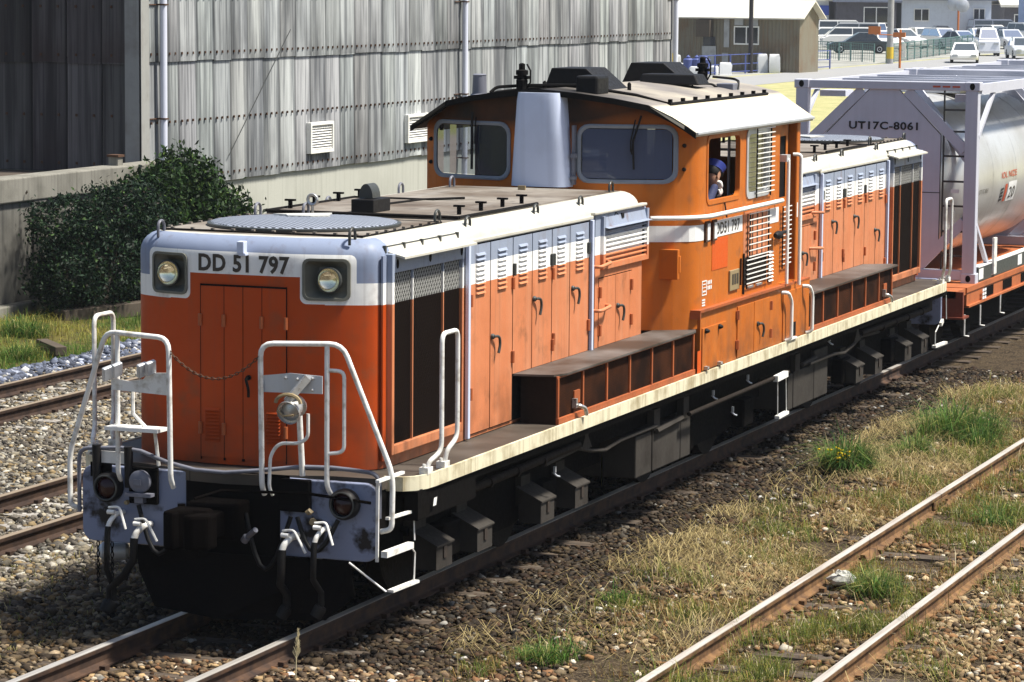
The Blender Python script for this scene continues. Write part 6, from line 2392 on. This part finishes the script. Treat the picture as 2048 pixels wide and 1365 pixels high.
def bush(name, label, cat, base, lumps, nleaf, leaf, cols, wts, group):
    root = thing(name, label, cat, base)
    if group:
        root['group'] = group
    b = np.array(base)
    m = MB()
    L = np.array([l[:3] for l in lumps], float)
    Rd = np.array([l[3:] for l in lumps], float)
    for l in L:
        e = Vector(b + l)
        s_ = Vector(base) + Vector((rng.uniform(-.12, .12), rng.uniform(-.12, .12), 0))
        k = s_.lerp(e, .5) + Vector((rng.uniform(-.1, .1), rng.uniform(-.1, .1), .1))
        m.tube([s_, k, e], .03, 6, rr=[.045, .03, .012])
    m.build('trunk', 'bark', root, smooth=50)
    w = (Rd.prod(1)) ** (2 / 3)
    idx = nr.choice(len(L), nleaf, p=w / w.sum())
    d = nr.normal(0, 1, (nleaf, 3))
    d /= np.linalg.norm(d, axis=1)[:, None]
    rad = nr.uniform(.55, 1.0, nleaf) ** .6
    bump_ = 1 + .42 * np.array([mnoise.fractal(Vector(v * 2.3 + i * 3.1), 1, 2, 3) for v, i in zip(d, idx)])
    P = b + L[idx] + d * Rd[idx] * (rad * bump_)[:, None]
    P = P[P[:, 2] > b[2] + .02]
    n = len(P)
    # leaves gather in sprays
    k3 = nr.random(n) < .05
    P[k3] += (P[k3] - (b + np.array([0, 0, .9]))) * nr.uniform(.05, .22, (k3.sum(), 1))
    P += nr.normal(0, leaf * .5, P.shape)
    s = leaf * nr.uniform(.6, 1.35, n)
    a1 = nr.normal(0, 1, (n, 3)) + np.array([0, 0, .2])
    a1 /= np.linalg.norm(a1, axis=1)[:, None]
    a2 = np.cross(a1, nr.normal(0, 1, (n, 3)))
    a2 /= np.linalg.norm(a2, axis=1)[:, None]
    nn = np.cross(a1, a2)
    A, B2 = a1 * s[:, None], a2 * (s * .55)[:, None]
    co = np.stack([P - A * .6, P + B2 * .5 + nn * s[:, None] * .08, P + A * .6, P - B2 * .5 + nn * s[:, None] * .08], 1).reshape(-1, 3)
    tr = (np.array([(0, 1, 2), (0, 2, 3)])[None] + (np.arange(n) * 4)[:, None, None]).reshape(-1, 3)
    np_mesh('foliage', co, tr, np.repeat(pal(n, cols, wts, .25), 4, 0), 'leaf', root)
    return root


bush('bush', 'large dark small-leaved bush spreading against the concrete wall', 'bush', (-11.6, 19.0, 0),
     [(0, 0, .75, .70, .95, .75), (-.1, -.75, .6, .55, .55, .55), (.0, .9, .75, .65, .75, .75), (-.25, -.45, 1.30, .50, .7, .42), (.05, .6, 1.38, .55, .7, .48), (.1, 1.55, .75, .55, .6, .7), (.05, 1.25, 1.35, .45, .5, .45), (.15, 2.0, .45, .5, .5, .45)],
     36000, .055, [(.010, .026, .012), (.006, .015, .008), (.018, .044, .016), (.045, .085, .022), (.018, .012, .007)], [5, 7, 3, .8, .6], 'bushes by the warehouse corner')
bush('bush', 'taller glossy broad-leaved bush at the warehouse corner', 'bush', (-12.0, 22.2, 0),
     [(0, 0, 1.25, .6, .85, .75), (.0, .25, 1.78, .5, .65, .36), (-.1, .9, 1.35, .5, .7, .55), (.1, 1.5, 1.05, .5, .6, .5), (.1, -.8, 1.45, .5, .6, .5), (.15, 2.0, .65, .42, .5, .40), (0, -.5, .7, .6, .8, .7), (.15, 1.0, .65, .5, .8, .6), (-.2, -1.3, 1.2, .45, .5, .55)],
     23000, .085, [(.015, .038, .008), (.028, .060, .011), (.008, .020, .006), (.065, .105, .02)], [5, 3, 6, 1.0], 'bushes by the warehouse corner')

# ------------------------------------------------------------------ beyond the yard: hut, fences, poles, parked cars, houses
LAT, FWD = Vector((.933, .361, 0)), Vector((-.361, .933, 0))
simple('tin_wall', (0.17, 0.155, 0.115), 0.8, amt=0.7, dirt=(0.14, 0.075, 0.03), scale=.9, streak=.75)
simple('tin_roof', (0.66, 0.63, 0.55), 0.6, amt=0.2, streak=0)
simple('tin_patch', (0.36, 0.37, 0.38), 0.7, amt=0.4)
simple('pole_concrete', (0.33, 0.33, 0.34), 0.85, amt=0.3)
simple('pole_wood', (0.022, 0.020, 0.024), 0.85, amt=0.3)
simple('yellow_band', (0.60, 0.42, 0.03), 0.6, amt=0.2)
simple('fence_blue', (0.06, 0.085, 0.26), 0.6, amt=0.2)
simple('fence_teal', (0.10, 0.19, 0.18), 0.7, amt=0.2)
simple('orange_post', (0.50, 0.15, 0.03), 0.6, amt=0.2)
simple('plastic_white', (0.68, 0.69, 0.70), 0.5, amt=0.15, streak=0)


class Frame:
    """local x along f, y along d, z up, from an origin on the ground"""
    def __init__(s, o, f, d):
        s.o, s.f, s.d = Vector(o), Vector(f).normalized(), Vector(d).normalized()

    def put(s, m):
        m.v = [tuple(s.o + s.f * v[0] + s.d * v[1] + Vector((0, 0, v[2]))) for v in m.v]
        return m


fr = Frame((-36.15, 141.6, 0), (.993, -.075, 0), (.08, .989, 0))
hut = thing('tin_hut', 'rusty corrugated tin hut with a pale roof behind the blue fence', 'hut', fr.o)
W_, D_, EV, RG = 7.2, 2.9, 2.95, 3.75
m = MB()
nw = 72
for side in range(2):
    for k in range(nw):
        x0, x1 = -W_ + W_ * k / nw, -W_ + W_ * (k + 1) / nw
        yy = 0 if side == 0 else D_
        o_ = -.02 if k % 2 else .02
        m.add([(x0, yy + o_, 0), (x1, yy - o_, 0), (x1, yy - o_, EV), (x0, yy + o_, EV)], [(0, 1, 2, 3)])
for xx in (0, -W_):
    m.add([(xx, 0, 0), (xx, D_, 0), (xx, D_, EV), (xx, D_ / 2, RG), (xx, 0, EV)], [(0, 1, 2, 3, 4)])
fr.put(m).build('wall', 'tin_wall', hut)
m = MB()
m.prism([(-.30, EV - .12), (D_ / 2, RG + .02), (D_ + .30, EV - .12), (D_ + .30, EV - .05), (D_ / 2, RG + .10), (-.30, EV - .05)], 'x', -W_ - .3, .35)
fr.put(m).build('roof', 'tin_roof', hut)
m = MB()
for a, b, c_, d in ((-3.72, -3.66, 1.45, 2.45), (-2.34, -2.28, 1.45, 2.45), (-3.66, -2.34, 1.45, 1.53), (-3.66, -2.34, 2.38, 2.45), (-3.03, -2.97, 1.53, 2.38)):
    m.box(a, b, -.08, -.02, c_, d)
wf = fr.put(m).build('window', 'white_paint', hut)
m = MB()
m.box(-3.66, -2.34, -.05, -.035, 1.53, 2.38)
fr.put(m).build('pane', 'house_glass', wf)
m = MB()
m.box(-5.55, -4.75, -.07, -.03, .05, 1.35)
fr.put(m).build('door', 'tin_patch', hut)
m = MB()
m.box(-5.5, -4.8, -.05, -.03, 1.37, 1.85)
fr.put(m).build('door_pane', 'house_glass', hut)
m = MB()
m.box(-4.40, -4.05, -.05, -.025, 0, 1.0)
m.box(-4.3, -4.0, -.05, -.025, 1.3, 2.8)
m.box(-3.7, -3.2, -.05, -.025, 2.5, 2.9)
m.box(-2.8, -2.35, -.05, -.025, 2.47, 2.9)
fr.put(m).build('wall_patch', 'tin_patch', hut)
m = MB()
m.box(-5.75, -4.95, -.5, -.05, 1.85, 2.75)
fr.put(m).build('shelf_box', 'old_wood', hut)

for nm, x, y, r, h, mt, lab, band in (('utility_pole', -42.4, 139.0, .23, 8.5, 'pole_concrete', 'thick concrete utility pole with yellow foot band in front of the tin hut', 1),
                                      ('utility_pole', -38.3, 139.8, .13, 8, 'pole_wood', 'dark slim wooden pole in front of the tin hut', 0),
                                      ('utility_pole', -36.8, 163.6, .21, 9, 'pole_concrete', 'concrete utility pole with a yellow band beside the parked dark sedan', 1),
                                      ('utility_pole', -47.4, 244.4, .22, 9, 'pole_concrete', 'far concrete utility pole beside the light blue shed', 0)):
    pz = thing(nm, lab, 'pole', (x, y, 0), 'utility poles beyond the yard')
    m = MB()
    m.cyl((x, y, 0), (x, y, h), r, 12, r * .8)
    m.build('shaft', mt, pz, smooth=50)
    if band:
        m = MB()
        m.cyl((x, y, .3), (x, y, 1.0), r * 1.02, 12)
        m.build('yellow_sleeve', 'yellow_band', pz, smooth=50)


def fence(name, label, p, q, h, n_, mt, cat='fence', net=False):
    p, q = Vector(p), Vector(q)
    f_ = thing(name, label, cat, (p + q) / 2)
    m0 = None
    for k in range(n_ + 1):
        c_ = p.lerp(q, k / n_)
        m = MB()
        m.cyl(c_, c_ + Vector((0, 0, h)), .045, 6)
        m.build('post', mt, f_)
    m = MB()
    zz = [h * .97, h * .5, h * .12] if not net else [h * .97] + [h * i / 6 for i in range(1, 6)]
    for z in zz:
        m.obox(p + Vector((0, 0, z)), q + Vector((0, 0, z)), .03, .045 if z > h * .9 or not net else .018)
    if net:
        L_ = (q - p).length
        k_ = int(L_ / .3)
        for i in range(k_):
            c_ = p.lerp(q, i / k_)
            m.obox(c_ + Vector((0, 0, .05)), c_ + Vector((0, 0, h)), .018, .018, up=(1, 0, 0))
    m.build('fence_rail' if not net else 'fence_mesh', mt, f_)
    return f_


fence('blue_fence', 'low blue railing in front of the tin hut', (-39.1, 133.4, 0), (-36.9, 150.5, 0), 1.05, 9, 'fence_blue')
fence('mesh_fence', 'low teal mesh fence in front of the parked dark sedan', (-44.7, 173.0, 0), (-38.4, 166.0, 0), 1.15, 6, 'fence_teal', net=True)
fence('mesh_fence', 'long teal mesh fence running away along the road past the white cars', (-37.2, 164.3, 0), (-41.0, 204.0, 0), 1.15, 14, 'fence_teal', net=True)
op = thing('orange_marker_post', 'orange marker post with white plates standing at the roadside', 'post', (-33.85, 154.3, 0))
m = MB()
m.cyl((-33.85, 154.3, 0), (-33.85, 154.3, 2.2), .07, 8)
m.build('post', 'orange_post', op)
m = MB()
m.box(-33.72, -33.50, 154.2, 154.24, .62, .98)
m.box(-33.72, -33.50, 154.2, 154.24, 1.05, 1.40)
m.build('plate', 'white_paint', op)
m = MB()
m.box(-34.25, -33.55, 154.2, 154.35, 1.75, 2.02)
m.box(-35.8, -35.1, 154.6, 154.7, 1.9, 2.35)
m.tube([(-35.45, 154.65, 1.9), (-33.85, 154.3, 1.85)], .03, 5)
m.build('head', 'orange_post', op)
mp = thing('traffic_mirror', 'orange traffic mirror post in front of the white house', 'mirror', (-49.2, 234.5, 0))
m = MB()
m.cyl((-49.2, 234.5, 0), (-49.2, 234.5, 4.2), .09, 8)
m.build('post', 'orange_post', mp)
m = MB()
m.lathe([(.52, 0), (.55, .05), (.45, .1), (.001, .14)], (-48.75, 234.0, 3.0), (.36, -.93, 0), 16)
m.lathe([(.52, 0), (.55, .05), (.45, .1), (.001, .14)], (-49.5, 234.0, 3.1), (.1, -.93, 0), 16)
m.build('mirror', 'alu', mp, smooth=40)

junk = [(-41.6, 137.0, .9, .5, .55, 'white_crate', 'wide white plastic crate by the thick concrete pole'), (-39.6, 134.6, .75, .5, .45, 'white_crate', 'low white crate next to the round white drum'),
        (-38.5, 136.0, .62, .5, .65, 'white_crate', 'square white crate behind the middle of the blue fence'), (-38.0, 141.0, .5, .45, 1.0, 'white_sack', 'tall white sack directly behind the dark wooden pole'),
        (-37.3, 140.9, .55, .45, 1.0, 'white_sack', 'tall white sack between the dark wooden pole and the hut corner'), (-42.5, 139.9, .5, .4, .9, 'white_sack', 'white sack at the foot of the downpipe end of the warehouse')]
for x, y, w_, d_, h, nm, lab in junk:
    m = MB()
    c0 = Vector((x, y, 0))
    jj = lambda: rng.uniform(-.03, .03)
    loops = []
    for zz, k in ((0, 1), (h * .15, 1.03), (h * .8, 1.0), (h * .97, .9), (h, .75)):
        loops.append([c0 + LAT * (sx * w_ / 2 * k + jj()) + FWD * (sy * d_ / 2 * k + jj()) + Vector((0, 0, zz)) for sx, sy in ((-1, -1), (0, -1.08), (1, -1), (1.06, 0), (1, 1), (0, 1.05), (-1, 1), (-1.05, 0))])
    m.loft(loops)
    tag(m.build(nm, 'plastic_white', smooth=35), lab, 'crate' if 'crate' in nm else 'sack', 'white crates and sacks by the tin hut')
m = MB()
m.lathe([(.22, 0), (.25, .1), (.25, .4), (.16, .5), (.001, .52)], (-39.0, 135.6, 0), (0, 0, 1), 14)
tag(m.build('white_drum', 'plastic_white', smooth=40), 'small round white drum between two white crates', 'drum')
m = MB()
for k in range(3):
    m.lathe([(.26, 0), (.27, .75), (.20, .82)], (-40.6 + k * .42, 136.2 + k * .16, 0), (0, 0, 1), 12)
    m.lathe([(.10, .82), (.12, .9), (.001, 1.0)], (-40.6 + k * .42, 136.2 + k * .16, 0), (0, 0, 1), 10)
db = m.build('gas_bottles_rack', 'fence_blue', smooth=40)
tag(db, 'cluster of three dark blue bottles standing behind the blue fence', 'bottles')
bush('conifer_shrub', 'small dark green shrub between the warehouse end and the concrete pole', 'shrub', (-43.9, 140.5, 0), [(0, 0, .55, .45, .45, .5), (0, 0, 1.0, .3, .3, .4)], 1600, .12, [(.02, .06, .03), (.03, .085, .04)], [1, 1], None)


def car(label, x, y, ang, paint, L_=4.3, W=1.68, H=1.42, kind='sedan', group='cars parked beyond the yard'):
    nm = 'car_paint_%d' % len(MATS)
    t = NT(nm)
    t.out(paint, 0.28, 0.0, 0.5)
    t.set(t.bsdf, 'Coat_Weight', 0.6)
    root = thing('parked_car', label, 'car', (x, y, 0), group)
    f = Vector((math.cos(ang), math.sin(ang), 0))
    F_r = Frame((x, y, 0), f, (-f.y, f.x, 0))
    h = L_ / 2
    bl = .82 * H / 1.42
    if kind == 'sedan':
        body = [(-h, .35), (-h + .02, bl - .08), (-h + .15, bl), (-h * .62, bl + .04), (h * .38, bl + .02), (h * .85, bl - .10), (h - .02, bl - .22), (h, .35), (h - .1, .22), (-h + .1, .22)]
        cab_ = [(-h * .68, bl), (-h * .34, H), (h * .02, H), (h * .46, bl)]
    elif kind == 'van':
        body = [(-h, .35), (-h + .02, bl + .1), (-h + .1, bl + .15), (h * .7, bl + .12), (h - .05, bl - .1), (h, .35), (h - .1, .22), (-h + .1, .22)]
        cab_ = [(-h + .04, bl + .1), (-h + .18, H), (h * .45, H), (h * .86, bl + .05)]
    else:
        body = [(-h, .35), (-h + .02, bl), (-h + .12, bl + .06), (h * .40, bl + .04), (h * .86, bl - .08), (h - .02, bl - .2), (h, .35), (h - .1, .22), (-h + .1, .22)]
        cab_ = [(-h + .06, bl), (-h + .38, H), (h * .05, H), (h * .48, bl)]
    m = MB()
    loops = []
    for yy, ins in ((-W / 2, .07), (-W / 2 + .06, 0), (0, -.01), (W / 2 - .06, 0), (W / 2, .07)):
        cx = sum(p[0] for p in body) / len(body)
        loops.append([(cx + (a - cx) * (1 - ins * .4), yy, .5 + (b - .5) * (1 - ins)) for a, b in body])
    m.loft(loops)
    F_r.put(m).build('body', nm, root, smooth=35)
    m = MB()
    tum = .16
    lo = [[(a, sy * (W / 2 - .05 - (tum if b > bl + .2 else 0)), b) for a, b in cab_] for sy in (-1, 1)]
    m.loft(lo)
    F_r.put(m).build('cabin', nm, root, smooth=20)
    m = MB()
    (x0, z0), (x1, z1), (x2, z2), (x3, z3) = cab_
    L2 = lambda a, b, k: a + (b - a) * k
    for sy in (-1, 1):
        ya, yb_ = sy * (W / 2 - .046), sy * (W / 2 - .046 - tum)

        def sp(xa, k):
            return (xa, L2(ya, yb_, k), L2(z0, z1, k))
        mid = (x1 + x2) / 2
        for a0, a1, b0, b1 in ((L2(x0, x1, .12) + .12, mid - .03, L2(x0, x1, .88) + .05, mid - .03), (mid + .03, L2(x3, x2, .12) - .12, mid + .03, L2(x3, x2, .88) - .05)):
            m.add([sp(a0, .12), sp(a1, .12), sp(b1, .86), sp(b0, .86)], [(0, 1, 2, 3)])
    for (xa, za), (xb, zb), s_ in (((x0, z0), (x1, z1), -1), ((x3, z3), (x2, z2), 1)):
        q = []
        for k, wd_ in ((.12, W / 2 - .16), (.88, W / 2 - .30)):
            q += [(L2(xa, xb, k) + s_ * .008, -wd_, L2(za, zb, k) + .006), (L2(xa, xb, k) + s_ * .008, wd_, L2(za, zb, k) + .006)]
        m.add([q[0], q[1], q[3], q[2]], [(0, 1, 2, 3)])
    F_r.put(m).build('window', 'car_glass', root)
    for sx in (-.60, .62):
        for sy in (-1, 1):
            m = MB()
            m.lathe([(.30, 0), (.30, .17), (.2, .18)], (sx * h, sy * (W / 2 - .16), .30), (0, sy, 0), 18)
            wl = F_r.put(m).build('wheel', 'rubber', root, smooth=40)
            m = MB()
            m.lathe([(.19, .17), (.17, .185), (.05, .17), (.001, .19)], (sx * h, sy * (W / 2 - .16), .30), (0, sy, 0), 14, caps=False)
            F_r.put(m).build('rim', 'alu', wl, smooth=40)
    for sx, mt in ((1, 'alu'), (-1, 'letter_red')):
        for sy in (-1, 1):
            m = MB()
            xx = sx * (h - .03)
            m.box(min(xx, xx + sx * .05), max(xx, xx + sx * .05), sy * (W / 2 - .28) - .16, sy * (W / 2 - .28) + .16, bl - .30, bl - .16)
            F_r.put(m).build('headlight' if sx > 0 else 'tail_light', mt, root)
    return root


aL = math.atan2(LAT.y, LAT.x)
WHT, SIL = (.78, .77, .74), (.50, .52, .56)
car('dark blue-green sedan parked side-on behind the teal fence', -45.6, 189.5, aL + math.pi, (.012, .022, .030), 4.4, 1.7, 1.42, 'sedan')
car('white estate car half hidden behind the tin hut', -53.3, 207.0, aL + math.pi + .3, WHT, 4.3, 1.7, 1.5, 'estate')
car('white van with dark windows behind the dark sedan', -50.9, 208.5, aL + math.pi - .5, WHT, 4.5, 1.7, 1.85, 'van')
car('white hatchback beside the concrete pole, pointing towards the road', -47.0, 207.5, aL - 1.1, WHT, 4.2, 1.68, 1.45, 'sedan')
car('white estate car in the middle of the parked row', -44.6, 210.0, aL - 1.2, WHT, 4.3, 1.7, 1.5, 'estate')
car('white sedan near the end of the teal fence', -44.0, 222.0, aL - .9, WHT, 4.3, 1.7, 1.42, 'sedan')
car('white sedan behind the small white van', -43.0, 226.5, aL - .8, WHT, 4.3, 1.7, 1.42, 'sedan')
car('small white van with a dark windscreen facing the yard', -36.5, 188.5, -1.25, (.72, .74, .80), 3.3, 1.45, 1.85, 'van')
car('large dark-windowed van parked near the houses', -46.5, 236.5, aL + .2, (.18, .20, .26), 4.6, 1.75, 1.9, 'van')
car('pale silver car cut off by the photo edge', -32.6, 181.5, -1.2, SIL, 4.2, 1.68, 1.4, 'sedan')
car('white car seen above the tank container frame', -33.6, 169.4, -1.35, WHT, 4.2, 1.68, 1.22, 'sedan')
car('white car parked in front of the white house', -51.5, 238.5, aL, WHT, 4.3, 1.7, 1.5, 'estate')

car('white kei wagon between the hut and the dark sedan', -49.5, 200.5, aL + math.pi, WHT, 3.6, 1.5, 1.62, 'van')
car('silver sedan behind the concrete pole beside the dark sedan', -42.2, 205.5, aL - 1.0, SIL, 4.3, 1.7, 1.4, 'sedan')
car('white hatchback at the back of the parked row under the mirror post', -45.2, 230.5, aL - .9, WHT, 4.0, 1.68, 1.5, 'estate')
car('dark grey sedan parked before the long white house', -49.0, 229.0, aL + .1, (.05, .055, .07), 4.4, 1.7, 1.42, 'sedan')
car('white sedan at the kerb behind the silver car', -36.0, 203.5, -1.2, WHT, 4.3, 1.7, 1.42, 'sedan')

for i_, (x_, y_, a_, lab_, k_) in enumerate(((-51.0, 216.0, -.9, 'white sedan in the second row behind the dark sedan roof', 'sedan'), (-47.5, 215.5, -1.05, 'white estate car in the second row left of the traffic mirror', 'estate'),
        (-43.2, 216.0, -1.0, 'white hatchback in the second row beside the mesh fence', 'sedan'), (-40.6, 220.5, -.95, 'white van in the row ending at the light blue shed', 'van'),
        (-55.5, 222.0, .3, 'white van in front of the dark timber house', 'van'), (-40.0, 212.0, -1.05, 'pale sedan at the open end of the mesh fence', 'sedan'), (-46.3, 199.0, -.95, 'white sedan nose-on to the mesh fence beside the concrete pole', 'sedan'))):
    car(lab_, x_, y_, a_, WHT if i_ != 5 else SIL, 4.2, 1.68, 1.44 if k_ != 'van' else 1.85, k_)

simple('house_white', (0.62, 0.66, 0.72), 0.8, amt=0.25, streak=.15, dirt=(.35, .36, .4))
simple('house_dark', (0.085, 0.080, 0.095), 0.8, amt=0.4)
simple('house_blue', (0.36, 0.46, 0.68), 0.7, amt=0.1, streak=.05)
simple('tile_roof', (0.17, 0.19, 0.26), 0.7, amt=0.3)
simple('tile_brown', (0.22, 0.15, 0.13), 0.7, amt=0.3)
simple('sign_blue', (0.04, 0.10, 0.5), 0.5, amt=0.05, streak=0)


def house(label, o, w, d, h, wall, roofm, wins, over=.5, name='house'):
    F_ = Frame(o, LAT, FWD)
    r = thing(name, label, 'house', o, 'houses behind the car park')
    m = MB()
    m.box(0, w, 0, d, 0, h)
    F_.put(m).build('wall', wall, r)
    m = MB()
    m.prism([(-over, h - .15), (d / 2, h + 1.5), (d + over, h - .15), (d + over, h + .05), (d / 2, h + 1.75), (-over, h + .05)], 'x', -.4, w + .4)
    F_.put(m).build('roof', roofm, r)
    for x0, x1, z0, z1 in wins:
        m = MB()
        for a, b, c_, e in ((x0, x0 + .08, z0, z1), (x1 - .08, x1, z0, z1), (x0, x1, z0 - .08, z0), (x0, x1, z1, z1 + .08), ((x0 + x1) / 2 - .04, (x0 + x1) / 2 + .04, z0, z1)):
            m.box(a, b, -.08, -.02, c_, e)
        wf = F_.put(m).build('window', 'white_paint', r)
        m = MB()
        m.box(x0 + .08, x1 - .08, -.05, -.03, z0, z1)
        F_.put(m).build('pane', 'house_glass', wf)
    return r


house('dark timber house with a white framed window behind the dark sedan', (-58.7, 231.6, 0), 4.9, 7, 3.35, 'house_dark', 'tile_roof', [(2.2, 4.3, 1.55, 2.75)])
house('long white house with small dark windows behind the parked cars', (-53.9, 234.2, 0), 7.4, 8, 3.55, 'house_white', 'tile_roof', [(1.0, 2.3, 1.75, 2.65), (5.9, 6.9, 1.9, 2.7)])
house('house with a dark open front and pale eaves beside the light blue shed', (-46.9, 241.5, 0), 5.6, 8, 3.0, 'house_dark', 'tin_roof', [(.8, 2.6, 1.2, 2.2)])
house('white house with a blue sign panel between the tin hut and the dark timber house', (-64.9, 231.0, 0), 5.5, 7, 3.4, 'house_white', 'tin_roof', [(4.4, 5.2, 1.6, 2.8)])
house('brown roofed house showing over the tin hut', (-73.0, 243.0, 0), 10, 8, 3.3, 'house_white', 'tile_brown', [(6.0, 8.0, 1.6, 2.7)])
m = MB()
m.box(4.6, 5.5, -.12, -.05, 2.1, 2.9)
sp_ = Frame((-64.9, 231.0, 0), LAT, FWD).put(m).build('sign_panel', 'sign_blue')
tag(sp_, 'blue sign panel on the white house beside the tin hut roof', 'sign')
house('plain light blue shed at the photo edge', (-40.6, 222.0, 0), 6, 6, 4.6, 'house_blue', 'house_blue', [], name='shed')
# distant wooded skyline so that the land does not end at a bare horizon
bpy.context.view_layer.update()
t = NT('haze_air')
pv = t.n('VolumePrincipled', None, Color=(0.86, 0.91, 1.0), Density=0.00022, Anisotropy=0.2)
t.t.links.new(pv.outputs[0], t.t.nodes['Material Output'].inputs['Volume'])
t.t.nodes.remove(t.bsdf)
m = MB()
m.box(-260, 120, -80, 520, -1.4, 14)
hz_ = m.build('haze', 'haze_air')
hz_['kind'] = 'stuff'
